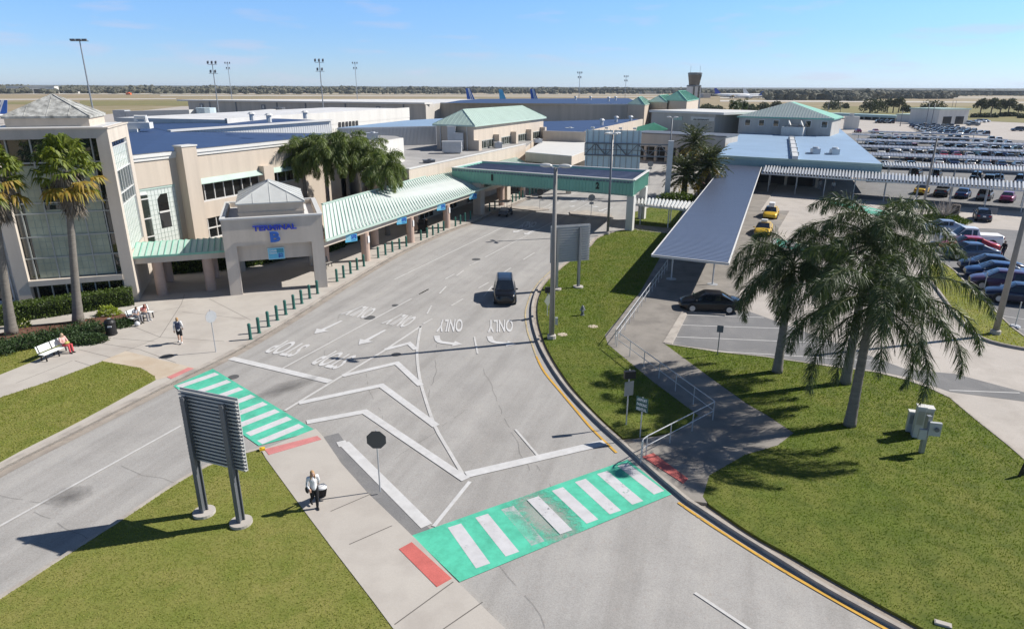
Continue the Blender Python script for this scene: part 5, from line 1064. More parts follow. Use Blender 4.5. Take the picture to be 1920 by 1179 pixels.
for j in range(4):
    x = p0 + (p1 - p0) * (.12 + .25 * j); b = MB(); O = Vector((gp.x, gp.y, pt)) + gd * x; b.bar(O - gn * .5, O - gn * .5 + Vector((0, 0, .35)), .08, .08); b.bar(O - gn * .5 + Vector((0, 0, .35)), O + gn * .1 + Vector((0, 0, .35)), .08, .08); b.ibox(O + gd * -.25 + Vector((0, 0, .25)), gd * .5, gn * .5, (0, 0, .22)); b.part('sign_lamp', M['white_metal'], go)
# ---- lamp posts ------------------------------------------------------------------------------
def lamp(base, h, heads, label, r=(.16, .10), mm='pole', group='lamp posts', sq=False):
    q = V(*base) if len(base) == 2 else Vector(base); o = empty('lamp_post', q, label, 'lamp post', group)
    b = MB(); b.tube([q, q + Vector((0, 0, h))], list(r), 12); b.part('pole', M[mm], o, smooth=True)
    b = MB(); b.tube([q, q + Vector((0, 0, .35)), q + Vector((0, 0, .4))], [r[0] * 1.6, r[0] * 1.6, r[0] * 1.1], 12); b.part('base', M['concrete'], o)
    T = q + Vector((0, 0, h))
    for a in heads:
        d = Vector((math.cos(a), math.sin(a), 0)); n = Vector((-d.y, d.x, 0)); b = MB(); b.bar(T - Vector((0, 0, .05)), T + d * .35 + Vector((0, 0, .05)), .07, .07)
        b.ell(T + d * .62 + Vector((0, 0, .1)), (.42, .2, .13), 10, 0, Matrix.Rotation(a, 3, 'Z')); b.part('lamp_head', M['white_metal'], o)
    return o
lamp((1034, 637), z_at(V(1034, 637), 314), (math.radians(-20), math.radians(160)), 'tall grey lamp post on the island lawn in front of the grey sign back', (.19, .12))
b = MB(); q = V(1037, 626); b.ibox(q + Vector((.12, -.1, .7)), (.18, 0, 0), (0, .18, 0), (0, 0, .5)); b.part('switch_box', M['galv'], [o for o in bpy.data.objects if o.name.startswith('lamp_post')][-1])
lamp((1139, 441), z_at(V(1139, 441), 252), [math.radians(a) for a in (20, 110, 200, 290)], 'tall dark lamp post with four white heads at the tip of the island lawn', (.15, .10), 'steel_dark')
lamp((1725, 416), 10.3, (), 'bare grey pole without lamp beside the round shrub bed', (.17, .11))
lamp((1865, 628), 12.5, (math.radians(10),), 'tall leaning-looking grey lamp post on the dry grass median at right', (.20, .13))
lamp((1251, 345), z_at(V(1251, 345), 221), (math.radians(-30), math.radians(150)), 'lamp post with twin white arms rising behind the gantry post', (.13, .09), 'steel_dark')
lamp((1337, 258), 8.6, (math.radians(170),), 'small lamp post at the right end of the banner building', (.13, .09), 'galv')
for i, (x, y, t) in enumerate(((1733, 246, 194), (1743, 247, 194), (1687.5, 237, 208), (1784, 206, 188), (1790, 206, 188), (1551, 216, 190), (1575, 212, 193))): lamp((x, y), z_at(V(x, y), t), (), '%s slim pole in the far car park, counted from the garage side' % ORD[i], (.16, .12), 'steel_dark', 'slim poles in the far car park')
def mast(top, D, label, kind=0):
    x, y = top; s = (960 - x) / (4208 - y)
    yb = HORIZON + FPX * HC / (0.946 * D); xb = x + s * (yb - y); q = V(xb, yb); h = z_at(q, y + 2); o = empty('light_mast', q, label, 'light mast', 'airfield light masts')
    b = MB(); b.tube([q, q + Vector((0, 0, h))], [.22, .12], 10); b.part('mast', M['steel'], o)
    T = q + Vector((0, 0, h))
    if kind:
        for i in range(3): b = MB(); b.ibox(T + Vector((-1.9 + i * 1.25, -.3, -.1)), (1.1, -.2, .0), (-.2, .7, 0), (0, 0, .38)); b.part('floodlight', M['steel_dark'], o)
        b = MB(); b.bar(T + Vector((-1.9, 0, -.15)), T + Vector((1.9, 0, -.15)), .12, .12); b.part('crossarm', M['steel'], o)
    else:
        for zz, xs in ((0, (-1.2, 0, 1.2)), (-2.6, (-.7, .7))):
            b = MB(); b.bar(T + Vector((-1.4, 0, zz - .4)), T + Vector((1.4, 0, zz - .4)), .12, .12); b.part('crossarm', M['steel'], o)
            for xx in xs: b = MB(); b.ibox(T + Vector((xx - .27, -.4, zz - .25)), (.54, .1, .1), (-.1, .4, .28), (0, 0, .6)); b.part('floodlight', M['steel_dark'], o)
mast((148, 74), 150, 'leaning-looking light mast with a row of dark floodlights behind the glass tower', 1)
mast((397, 117), 215, 'light mast standing before the grey concourse, leftmost of the five-lamp masts'); mast((426, 117), 372, 'light mast just right of the leftmost five-lamp mast, behind the concourse')
mast((598, 113), 215, 'light mast standing in front of the white roof edge, left of its twin'); mast((665, 117), 372, 'light mast behind the white concourse, right of its twin')
mast((1087, 135), 400, 'light mast over the far blue roof, left one of two'); mast((1174, 142), 440, 'light mast over the far blue roof, nearer the control tower')
# ---- big sign backs ---------------------------------------------------------------------------
def big_sign(name, pa, pb, zt, zb, ov, label, post, n, base=True, th=.35):
    A, B = V(*pa), V(*pb); d = (B - A).normalized(); nn = Vector((-d.y, d.x, 0)); nn = nn if nn.y > 0 else -nn; o = empty(name, (A + B) / 2, label, 'road sign'); L = (B - A).length
    b = MB(); O = A - d * ov[0] + nn * th * .5 + Vector((0, 0, zb)); W = L + ov[0] + ov[1]; b.ibox(O + nn * .06, d * W, nn * .03, (0, 0, zt - zb))
    for i in range(n):
        z = (i + .1) * (zt - zb) / n; p = (zt - zb) / n
        b.ibox(O + Vector((0, 0, z)), d * W, nn * .06, (0, 0, p * .22)); b.ibox(O - nn * .05 + Vector((0, 0, z + p * .05)), d * W, nn * .05, (0, 0, p * .42))
    b.part('sign_panel', M['galv_sign'], o)
    for q in (A, B):
        b = MB(); t = th / 2
        for s in (-1, 1): b.ibox(q + nn * (s * t - .02) - d * t * .8, nn * .04, d * t * 1.6, (0, 0, zt - .25))
        b.ibox(q - d * .025 - nn * t, d * .05, nn * t * 2, (0, 0, zt - .25)); b.part('post', M[post], o)
        if base: b = MB(); b.tube([q + Vector((0, 0, .0)), q + Vector((0, 0, .22))], .42, 22); b.part('footing', M['concrete'], o)
    return o
M['galv_sign'] = paint('galv_sign', (0.48, 0.48, 0.465), 0.5, 0.08, 0.8, metal=0.1)
sA, sB = V(384, 966), V(453, 985)
big_sign('road_sign', (384, 966), (453, 985), z_at(sB, 752) + .12, z_at(sB, 882), (.36, .52), 'large ribbed aluminium road sign seen from behind on the wedge lawn', 'steel_dark', 20, True, .24)
big_sign('road_sign', (1043, 545), (1084, 541), z_at(V(1084, 541), 421), z_at(V(1084, 541), 490), (.55, .95), 'pale grey ribbed road sign back beside the lamp post on the island', 'steel', 15, True, .22)
# ---- small signs --------------------------------------------------------------------------------
def small_sign(base, label, heads, h, pole_m='galv', r=.032, yaw=0.0, base_disc=False):
    q = V(*base, .1) if base[1] not in () else V(*base); o = empty('street_sign', q, label, 'sign')
    b = MB(); b.tube([q, q + Vector((0, 0, h))], r, 8)
    if base_disc: b.tube([q, q + Vector((0, 0, .1))], [.35, .28], 12)
    b.part('post', M[pole_m], o)
    for kind, z, sz, col, yw, txt in heads:
        e = Vector((math.cos(yw), math.sin(yw), 0)); n = Vector((e.y, -e.x, 0)); c = q + Vector((0, 0, z)) + n * .05        # n points to the viewer
        if kind == 'oct': P = [(math.cos(math.pi / 8 + i * math.pi / 4) * sz, math.sin(math.pi / 8 + i * math.pi / 4) * sz) for i in range(8)]
        elif kind == 'round': P = [(math.cos(i * math.pi / 9) * sz, math.sin(i * math.pi / 9) * sz) for i in range(18)]
        elif kind == 'dia': P = [(sz, 0), (0, sz), (-sz, 0), (0, -sz)]
        else: w, hh = sz; P = [(w / 2, -hh / 2), (w / 2, hh / 2), (-w / 2, hh / 2), (-w / 2, -hh / 2)]
        if kind == 'box':
            w, hh = sz; b = MB(); b.ibox(c - e * w / 2 - Vector((0, 0, hh / 2)) - n * .12, e * w, n * .22, (0, 0, hh)); b.part('flasher', M[col], o); continue
        b = MB(); k = len(P); fr_ = [c + e * x + Vector((0, 0, y)) for x, y in P]; bk = [p - n * .012 for p in fr_]
        b.add(fr_, (tuple(range(k)),)); b.add(bk, (tuple(range(k))[::-1],)); b.add(fr_ + bk, [((i + 1) % k, i, k + i, k + (i + 1) % k) for i in range(k)])
        f_ = b.part('plate', M[col], o)
        if txt:
            b = MB(); w, hh = sz; m_ = len(txt)
            for i, t in enumerate(txt): zz = hh / 2 - (i + .85) * hh / m_; s_ = hh / m_ * .62; O = c + n * .008 + Vector((0, 0, zz)); letter_quad(b, t, O - e * w * .42, O + e * w * .42, O + e * w * .42 + Vector((0, 0, s_)), O - e * w * .42 + Vector((0, 0, s_)), .02)
            b.part('lettering', M['white_paint'], f_)
        if kind == 'oct' and sz > .3:
            b = MB(); b.add([p - n * .014 for p in fr_], (tuple(range(k))[::-1],)); b.part('face', M['stop_red'], f_)
    return o
M['stop_red'] = paint('stop_red', (0.5, 0.02, 0.02), 0.4); M['sign_green'] = paint('sign_green', (0.03, 0.10, 0.09), 0.5)
zc = z_at(V(713, 921, .0), 819)
small_sign((713, 921), 'black backed octagonal stop sign on a thin post beside the wide white bar', [('oct', zc - .12, .42, 'sign_back', 0.0, None)], zc + .3)
zc = z_at(V(405, 660), 591); small_sign((405, 660), 'grey octagonal sign back on a thin post on the plaza by the walking man', [('oct', zc - .1, .4, 'galv', math.radians(58), None)], zc + .35)
small_sign((1174, 796), 'post with a black flasher box above a grey sign back on the island lawn', [('box', 2.75, (.55, .38), 'black', math.radians(10), None), ('rect', 2.0, (.5, .75), 'steel', math.radians(20), None)], 3.0)
small_sign((1200, 819), 'small dark green sign with three lines of white lettering by the handrail', [('rect', 1.75, (.62, .72), 'sign_green', math.radians(-38), ('AIRPORT', 'PARKING', 'RENTAL'))], 2.1)
small_sign((1345, 665), 'small dark sign on a slim post at the edge of the parking bays', [('rect', 1.75, (.38, .45), 'steel_dark', math.radians(-20), None)], 1.95, 'steel_dark')
small_sign((1026, 592), 'grey diamond sign with a black flasher box beside the island kerb', [('box', 1.95, (.4, .42), 'black', math.radians(20), None), ('dia', 1.2, .5, 'sign_grey_green', math.radians(50), None)], 2.1)if 'sign_grey_green' in M else None
M['sign_grey_green'] = paint('sign_grey_green', (0.2, 0.22, 0.19), 0.5)
small_sign((1026, 592), 'grey diamond sign with a black flasher box beside the island kerb', [('box', 2.0, (.4, .42), 'black', math.radians(20), None), ('dia', 1.25, .52, 'sign_grey_green', math.radians(55), None)], 2.2)
small_sign((1108, 405), 'round grey sign back over a plate on the pale refuge beyond the bridge', [('round', z_at(V(1108, 405), 371), .45, 'steel', 0, None), ('rect', z_at(V(1108, 405), 381), (.55, .3), 'steel', 0, None)], z_at(V(1108, 405), 366))
small_sign((1012, 392), 'dark round sign over a plate in the lanes under the bridge', [('round', z_at(V(1012, 392), 361), .45, 'sign_back', 0, None), ('rect', z_at(V(1012, 392), 370), (.55, .3), 'sign_back', 0, None)], z_at(V(1012, 392), 356))
small_sign((1217, 345), 'round grey sign back left of the date palms near the gantry', [('round', z_at(V(1217, 345), 308), .5, 'steel', 0, None), ('rect', z_at(V(1217, 345), 316), (.6, .35), 'steel', 0, None)], z_at(V(1217, 345), 303))
for i, (x, y, t) in enumerate(((1751, 455, 424), (1814, 508, 482), (1842, 553, 512), (1903, 612, 566))): small_sign((x, y), '%s slim sign post along the kerb of the right parking row, counted from the back' % ORD[i], [('rect', z_at(V(x, y), t) - .2, (.06, .42), 'galv', 0, None)], z_at(V(x, y), t), base_disc=True)
b = MB(); q = V(1857, 415); b.tube([q, q + Vector((0, 0, 1.2))], .05, 6); b.ibox(q + Vector((-.55, 0, .9)), (1.1, -.1, 0), (0, .1, 0), (0, 0, .8)); b.thing('notice_board', M['steel_dark'], 'dark square notice board behind the dark blue hatchback', 'sign')
for nm_, q_, lb_ in (('traffic_refuge', [(1068, 398), (1100, 396), (1145, 404), (1150, 410), (1105, 409), (1070, 404)], 'low pale refuge island under the round sign beyond the bridge'), ('traffic_refuge', [(958, 388), (1000, 388), (1030, 394), (1005, 397), (960, 392)], 'low pale refuge island in the shade under the green bridge')):
    b = MB(); b.prism([(p.x, p.y) for p in px(q_)], -.02, .13); b.thing(nm_, M['kerb'], lb_, 'traffic island')
# ---- bollards --------------------------------------------------------------------------------------
proto = None
def bollard(x, y, label, group):
    global proto
    q = V(x, y, .12)
    if proto is None:
        proto = empty('bollard', q, label, 'bollard', group); b = MB(); b.lathe(q, [(.105, 0), (.105, .98), (.115, 1.0), (.115, 1.04), (.085, 1.10), (.03, 1.13)], 14); b.part('post', M['bollard'], proto, smooth=False); b = MB(); b.lathe(q, [(.15, 0), (.15, .03), (.105, .04)], 14); b.part('base_ring', M['bollard'], proto); return
    c = copy_tree(proto); c.location = q; c['label'] = label; c['group'] = group
for i, (x, y) in enumerate(((470, 636), (486, 624), (503.7, 612), (520, 600), (536, 589.6), (551.5, 578.8), (566, 569), (581, 559.4), (595.5, 550.4))): bollard(x, y, 'dark green bollard on the open plaza, %s from the stop bar end' % ORD[i], 'green bollards on the open plaza')
k2 = ((632, 527.7), (644.8, 520.6), (657.6, 512.8), (670, 505.7), (682.5, 499.2), (709.3, 483.5), (723, 477.8), (736, 472), (749.3, 467), (762, 462), (789.4, 450.3), (800.8, 445.6), (811.8, 441), (822, 437), (832, 432.6), (854, 424), (863.3, 420), (872, 415.7), (882, 411.5))
for i, (x, y) in enumerate(k2): bollard(x, y, 'dark green bollard along the long canopy, %s from the pavilion' % ORD[i], 'green bollards along the long canopy')
for i, (x, y) in enumerate(((961, 379), (967.5, 377), (973.8, 373.8), (980, 371), (993, 366.5), (998.8, 364), (1005, 361.5), (918, 396), (928, 392.5))): bollard(x, y, 'dark green bollard beyond the bridge column, %s in its row' % ORD[i], 'green bollards beyond the bridge')
# ---- benches -------------------------------------------------------------------------------------
def bench(A, d, L, label, mm='bench_white'):
    """A front-left foot, d along the seat (left to right seen from the front)"""
    d = d.normalized(); n = Vector((-d.y, d.x, 0)); o = empty('park_bench', A + d * L / 2, label, 'bench'); U = Vector((0, 0, 1))
    b = MB()
    for i in range(4): b.ibox(A + n * (.02 + i * .115) + U * .42, d * L, n * .10, U * .035)
    b.part('seat', M[mm], o)
    b = MB()
    for i in range(3): b.ibox(A + n * (.50 + .035 * i) + U * (.52 + .135 * i), d * L, n * .03 + U * .005, U * .12 + n * .03)
    b.part('backrest', M[mm], o)
    for t in (.06, .5, .94):
        b = MB(); p = A + d * (L * t); b.bar(p + n * .04, p + n * .06 + U * .43, .06, .06); b.bar(p + n * .44, p + n * .42 + U * .43, .06, .06); b.bar(p + n * .02 + U * .39, p + n * .48 + U * .39, .05, .06); b.bar(p + n * .47 + U * .40, p + n * .62 + U * .95, .05, .05); b.part('leg', M['black'], o)
    return o
bA, bB = V(89, 678, .125), V(115, 667, .125); bd = (bB - bA).normalized(); BENCH1 = (bA - bd * .1, bd, 1.95); bench(*BENCH1, 'white slatted bench by the lawn with a woman at its right end')
b2a = V(250, 609, .125); b2d = Vector((.38, .92, 0)).normalized(); BENCH2 = (b2a, b2d, 1.8); bench(*BENCH2, 'white slatted bench seen end-on by the hedge with two people')
b3 = CFr.p(1.6, 2.2, .12); bench(b3, CFr.e, 2.0, 'dark grey bench in the shade under the long canopy next to the pavilion', 'pole')
bench(CFr.p(21, 2.4, .12), CFr.e, 2.0, 'dark bench deep in the shade near the bridge end of the canopy', 'steel_dark')
q = V(210, 627, .12); bn = empty('litter_bin', q, 'black round litter bin with white label beside the junipers', 'litter bin'); b = MB(); b.lathe(q, [(.30, 0), (.36, .04), (.36, .1), (.335, .12), (.335, .8), (.36, .82), (.36, .9), (.28, 1.05), (.12, 1.12)], 20); b.part('body', M['black'], bn); b = MB(); b.ibox(q + Vector((.02, -.37, .62)), (.24, .05, 0), (0, .03, 0), (0, 0, .1)); b.part('label_plate', M['white_paint'], bn); b = MB(); b.lathe(q + Vector((0, 0, 1.12)), [(.1, 0), (.12, .03), (.03, .05)], 12); b.part('lid_plate', M['galv'], bn)
# hydrant
q = V(1092, 591, .1); hy = empty('fire_hydrant', q, 'small dark fire hydrant standing alone on the island lawn', 'hydrant'); b = MB(); b.lathe(q, [(.16, 0), (.16, .05), (.11, .07), (.11, .5), (.15, .52), (.15, .57), (.13, .6), (.1, .7), (.03, .76), (.03, .8)], 14); b.part('body', M['steel_dark'], hy); b = MB(); b.tube([q + Vector((-.2, 0, .42)), q + Vector((.2, 0, .42))], .055, 8); b.tube([q + Vector((0, -.2, .38)), q + Vector((0, 0, .38))], .07, 8); b.part('outlet', M['galv'], hy)
# utility cabinets
def cab(base, w, d, h, label, slope=.12, extra=None):
    q = V(*base, .1); o = empty('utility_cabinet', q, label, 'utility cabinet'); b = MB(); R = Matrix.Rotation(math.radians(-18), 3, 'Z'); ex, ey = R @ Vector((w, 0, 0)), R @ Vector((0, d, 0)); O = q - ex / 2 - ey / 2
    b.ibox(O, ex, ey, (0, 0, h)); b.part('body', M['galv'], o, bevel=.02); b = MB(); b.ibox(O - ex * .06 - ey * .06 + Vector((0, 0, h)), ex * 1.12, ey * 1.12, (0, 0, .06)); b.part('lid', M['trim_white'], o)
    b = MB(); b.ibox(O + ex * .12 - ey * .03 + Vector((0, 0, h * .45)), ex * .76, ey * .03, (0, 0, h * .45)); b.part('door', M['steel'], o)
cab((1716, 818), .36, .36, 1.6, 'tall grey utility cabinet with a white lid, left of a pair on the right lawn'); cab((1731, 815), .38, .4, 1.45, 'tall grey utility cabinet with a white lid, right of a pair on the right lawn'); cab((1706, 808), .42, .28, 1.05, 'low grey utility cabinet behind the tall pair on the right lawn')
q = V(1727, 848, .1); mt = empty('meter_post', q, 'grey square post carrying two electric meter boxes on the right lawn', 'meter post'); b = MB(); b.ibox(q - Vector((.09, .09, 0)), (.18, 0, 0), (0, .18, 0), (0, 0, 1.9)); b.part('post', M['steel'], mt); b = MB(); b.ibox(q + Vector((-.02, -.2, 1.0)), (.48, -.12, 0), (.03, .15, 0), (0, 0, .65)); b.part('meter_box', M['galv'], mt); b = MB(); b.ibox(q + Vector((-.36, -.12, .75)), (.32, -.05, 0), (.03, .15, 0), (0, 0, .5)); b.part('meter_box', M['galv'], mt); b = MB(); b.tube([q + Vector((.26, -.3, 1.35)), q + Vector((.25, -.36, 1.35))], .1, 12); b.part('meter', M['steel_dark'], mt)
q = V(1911, 893, .1); o = empty('marker_post', q, 'short black twin marker posts at the right edge of the lawn', 'marker post')
for dx, hh in ((0, .75), (.22, .62)): b = MB(); b.bar(q + Vector((dx, dx * .5, 0)), q + Vector((dx + .12, dx * .5, hh)), .09, .09); b.part('post', M['black'], o)
b = MB(); b.bar(q + Vector((.02, 0, .35)), q + Vector((.3, .12, .42)), .05, .08); b.part('crossbar', M['black'], o)
q = V(1752, 1170, .1); b = MB(); b.ibox(q, (.42, -.2, 0), (.1, .18, 0), (0, 0, .06)); b.ibox(q + Vector((.03, .0, .06)), (.34, -.16, 0), (.08, .14, 0), (0, 0, .015)); b.thing('valve_cover', M['concrete'], 'small pale valve cover slab in the lower right lawn', 'valve cover')
for i, (x, y) in enumerate(((1055, 627), (1112, 612))):
    b = MB(); q = V(x, y, .1); b.lathe(q - Vector((0, 0, .05)), [(.35, 0), (.35, .06), (.2, .075)], 14); b.thing('valve_cover', M['concrete_tan'], ('sandy valve cover at the foot of the lamp post on the island', 'pale valve cover beyond the hydrant on the island')[i], 'valve cover')
b = MB(); q = V(487, 846, .13); b.ibox(q, (.22, .1, 0), (-.08, .18, 0), (0, 0, .1)); b.tube([q + Vector((.07, .12, .1)), q + Vector((.07, .12, .14))], .06, 8); b.thing('valve_marker', M['yellow'], 'small yellow valve marker at the corner of the wedge lawn', 'marker')
# ================================================================ vegetation
class LB:
    """collects leaf quads as arrays"""
    def __init__(s): s.v, s.m = [], []
    def quads(s, q, m=0): s.v.append(np.asarray(q, float).reshape(-1, 4, 3)); s.m.append(np.full(len(s.v[-1]), m))
    def leaves(s, base, d, side, L, w, droop=0.3, m=0):
        """two-segment blades: base (n,3), direction (n,3), side (n,3)"""
        base, d, side = map(np.asarray, (base, d, side)); L = np.asarray(L)[:, None]; w = np.asarray(w)[:, None] * np.ones_like(L)
        mid = base + d * L * .55; tip = base + d * L + np.array([0, 0, -1.0]) * L * droop
        s.quads(np.stack([base - side * w * .3, mid - side * w * .5, mid + side * w * .5, base + side * w * .3], 1), m)
        s.quads(np.stack([mid - side * w * .5, tip - side * w * .08, tip + side * w * .08, mid + side * w * .5], 1), m)
    def mesh(s, name, mats, off=(0, 0, 0)):
        q = np.concatenate(s.v) - np.array(off); n = len(q)
        return npmesh(name, q.reshape(-1, 3), np.arange(n * 4).reshape(-1, 4), mats, np.concatenate(s.m))
    def part(s, name, mats, parent):
        o = bpy.data.objects.new(name, s.mesh(name, mats, parent_loc(parent))); COL.objects.link(o); o.parent = parent; return o
def nrm(a): return a / (np.linalg.norm(a, axis=-1, keepdims=True) + 1e-9)
def pinnate(lb, rng, p0, az, el0, L, droop, n, ll, lw, hang, stiff=0.0, m=0, mr=1, plume=.6, bare=.14):
    S = 14; t = np.linspace(0, 1, S + 1); el = el0 - droop * t ** 1.25
    pts = [np.array(p0, float)]
    twist = rng.normal(0, .12)
    for i in range(S):
        a = az + twist * t[i]; pts.append(pts[-1] + np.array([math.cos(a) * math.cos(el[i]), math.sin(a) * math.cos(el[i]), math.sin(el[i])]) * L / S)
    pts = np.array(pts); tan = nrm(np.gradient(pts, axis=0)); sd = nrm(np.cross(tan, [0, 0, 1.0])); up = np.cross(sd, tan)
    w = np.linspace(.05, .012, S)[:, None]
    lb.quads(np.stack([pts[:-1] - sd[:-1] * w, pts[1:] - sd[1:] * w, pts[1:] + sd[1:] * w, pts[:-1] + sd[:-1] * w], 1), mr)
    lb.quads(np.stack([pts[:-1] - up[:-1] * w, pts[1:] - up[1:] * w, pts[1:] + up[1:] * w, pts[:-1] + up[:-1] * w], 1), mr)
    s = np.sort(rng.uniform(bare, 1, n * 2)); k = np.clip((s * S).astype(int), 0, S - 1); f = (s * S - k)[:, None]
    P = pts[k] * (1 - f) + pts[k + 1] * f; T = tan[k]; sg = np.where(rng.random(n * 2) < .5, -1, 1)[:, None]
    ph = rng.normal(0, plume, n * 2)[:, None]
    D = nrm(sd[k] * sg * np.cos(ph) + up[k] * (np.sin(ph) + stiff) + T * rng.uniform(.35, .75, n * 2)[:, None] + np.array([0, 0, -hang]))
    prof = np.sin(np.pi * np.clip((s - bare) / (1 - bare) * .86 + .12, 0, 1)) ** .6 * rng.uniform(.75, 1.1, n * 2)
    side = nrm(np.cross(D, rng.normal(0, 1, (n * 2, 3)) + np.array([0, 0, 1.2])))
    lb.leaves(P, D, side, ll * prof, np.full(n * 2, lw), hang * .45, m)
def trunk(o, base, top, r0, r1, mm, bulge=0.0, rings=28, bend=(0, 0)):
    a, c = Vector(base), Vector(top); b = MB(); pts, rr = [], []
    for i in range(rings + 1):
        t = i / rings; p = a.lerp(c, t) + Vector((bend[0], bend[1], 0)) * math.sin(t * math.pi)
        r = r0 + (r1 - r0) * t + bulge * math.exp(-t * 9); rr.append(r * (1 + (.035 if i % 2 else -.02))); pts.append(p)
    b.tube(pts, rr, 12); return b.part('trunk', M[mm], o, smooth=True)
def queen_palm(base, H, seed, label, nf=26, L=4.6, lean=(0, 0), leaf='frond', group='queen palms', density=150, lw=.034, trunk_r=(.26, .17), parts=True):
    rng = np.random.default_rng(seed); o = empty('queen_palm', base, label, 'palm tree', group); top = Vector(base) + Vector((lean[0], lean[1], H))
    trunk(o, base, top, *trunk_r, 'bark', .06)
    b = MB(); b.tube([top - Vector((0, 0, .1)), top + Vector((0, 0, .5)), top + Vector((0, 0, 1.0))], [trunk_r[1], .2, .06], 10); b.part('crownshaft', M['green_shaft'], o)
    lb = LB()
    for i in range(nf):
        t = i / (nf - 1); az = i * 2.399 + rng.normal(0, .15); el = math.radians(82 - 96 * t ** .8 + rng.normal(0, 5)); dr = math.radians(rng.uniform(98, 126) + 26 * (1 - t) - 50 * max(0, t - .7))
        pinnate(lb, rng, top + Vector((0, 0, .75 - .55 * t)), az, el, L * rng.uniform(.85, 1.1), dr, density, .8, lw, .7, m=0, plume=.9)
    lb.part('crown', [M[leaf], M['frond_rib']], o)
    lb = LB()
    for i in range(3): pinnate(lb, rng, top + Vector((0, 0, -.05)), rng.uniform(0, 6.3), math.radians(-25), 1.5 + .4 * i, math.radians(60), 30, .25, .04, .9, m=0)
    lb.part('dead_fronds', [M['thatch'], M['thatch']], o); return o
M['frond_rib'] = paint('frond_rib', (0.13, 0.15, 0.06), 0.6); M['green_shaft'] = paint('green_shaft', (0.12, 0.14, 0.06), 0.7)
for i, (bx, ty, lb_, nf, L, sd) in enumerate((((1457, 697), 520, 'left queen palm of the three on the right lawn, standing nearest the ramp', 23, 4.3, 3), ((1585, 718), 468, 'tallest queen palm of the three on the right lawn, its trunk behind the front one', 26, 4.6, 5), ((1593, 797), 588, 'front queen palm of the three on the right lawn with long hanging fronds', 27, 5.3, 9))):
    q = V(*bx, .1); queen_palm(q, z_at(q, ty), sd, lb_, nf, L, group='queen palms on the right lawn', density=230, lw=.026)
for i, (x, y, z, L, sd) in enumerate(((566, 296, 8.5, 3.9, 21), (608, 292, 8.8, 4.0, 22), (648, 290, 8.8, 4.0, 23), (688, 302, 8.0, 3.8, 24), (720, 324, 7.1, 3.4, 25))):
    p = V(x, y, z); queen_palm(Vector((p.x, p.y, .1)), z - .1, sd, '%s queen palm from the left in the bushy group before the terminal wing' % ORD[i], 26, L, leaf='frond_sun', group='queen palms before the terminal wing', density=130, lw=.05)
def fan_palm(base, H, seed, label, mid, R=1.15):
    rng = np.random.default_rng(seed); q = Vector(base); o = empty('fan_palm', q, label, 'palm tree', 'fan palms before the glass tower'); top = q + Vector((mid[0], mid[1], H))
    trunk(o, q, top, .28, .18, 'bark', .14)
    lb = LB(); n = 46
    for i in range(n):
        t = i / (n - 1); az = i * 2.399 + rng.normal(0, .2); el = math.radians(80 - 120 * t + rng.normal(0, 8)); pl = rng.uniform(.9, 1.5)
        d = np.array([math.cos(az) * math.cos(el), math.sin(az) * math.cos(el), math.sin(el)]); p0 = np.array(top) + np.array([0, 0, .5 - .9 * t]); p1 = p0 + d * pl; sd = nrm(np.cross(d, [0, 0, 1.0])); up = np.cross(sd, d)
        lb.quads([[p0 - sd * .03, p1 - sd * .02, p1 + sd * .02, p0 + sd * .03]], 2)
        ns = 26; a = np.linspace(-1.75, 1.75, ns) + rng.normal(0, .04, ns); D = nrm(d * np.cos(a)[:, None] + sd * np.sin(a)[:, None] + up * .15 * np.cos(a * 2)[:, None] + rng.normal(0, .06, (ns, 3)))
        S = nrm(np.cross(D, up + rng.normal(0, .25, (ns, 3)))); Ls = R * rng.uniform(.8, 1.1, ns) * (1 - .25 * np.abs(a) / 1.75); mm = 0 if t < .74 or rng.random() < .35 else 1
        base_ = np.repeat(p1[None], ns, 0); mid_ = base_ + D * Ls[:, None] * .6; tip = base_ + D * Ls[:, None] * .92 + np.array([0, 0, -1]) * Ls[:, None] * rng.uniform(.2, .55, ns)[:, None]; w = .075
        lb.quads(np.stack([base_ - S * .01, mid_ - S * w, mid_ + S * w, base_ + S * .01], 1), mm); lb.quads(np.stack([mid_ - S * w, tip - S * .012, tip + S * .012, mid_ + S * w], 1), mm)
    lb.part('crown', [M['fan_leaf'], M['fan_yellow'], M['frond_rib']], o)
    lb = LB(); n = 1500; az = rng.uniform(0, 6.283, n); zz = rng.uniform(0, 1, n) ** .8; r = .32 + .75 * (1 - zz) * rng.uniform(.4, 1, n); P = np.stack([np.cos(az) * r, np.sin(az) * r, .05 - zz * 2.4], 1) + np.array(top)
    D = nrm(np.stack([np.cos(az) * .35, np.sin(az) * .35, -np.ones(n)], 1) + rng.normal(0, .18, (n, 3))); S = nrm(np.stack([-np.sin(az), np.cos(az), rng.normal(0, .4, n)], 1)); lb.leaves(P, D, S, rng.uniform(.4, 1.0, n), np.full(n, .075), .1, 0); lb.part('dead_skirt', [M['thatch']], o)
q = V(147, 604, .12); fan_palm(q, z_at(q, 325), 31, 'fan palm with a shaggy brown skirt, right one in front of the glass tower', (1.35, .1))
q = V(22, 626, .12); fan_palm(q, z_at(q, 335), 33, 'fan palm cut by the left picture edge, its trunk in the mulch bed', (1.1, .1))
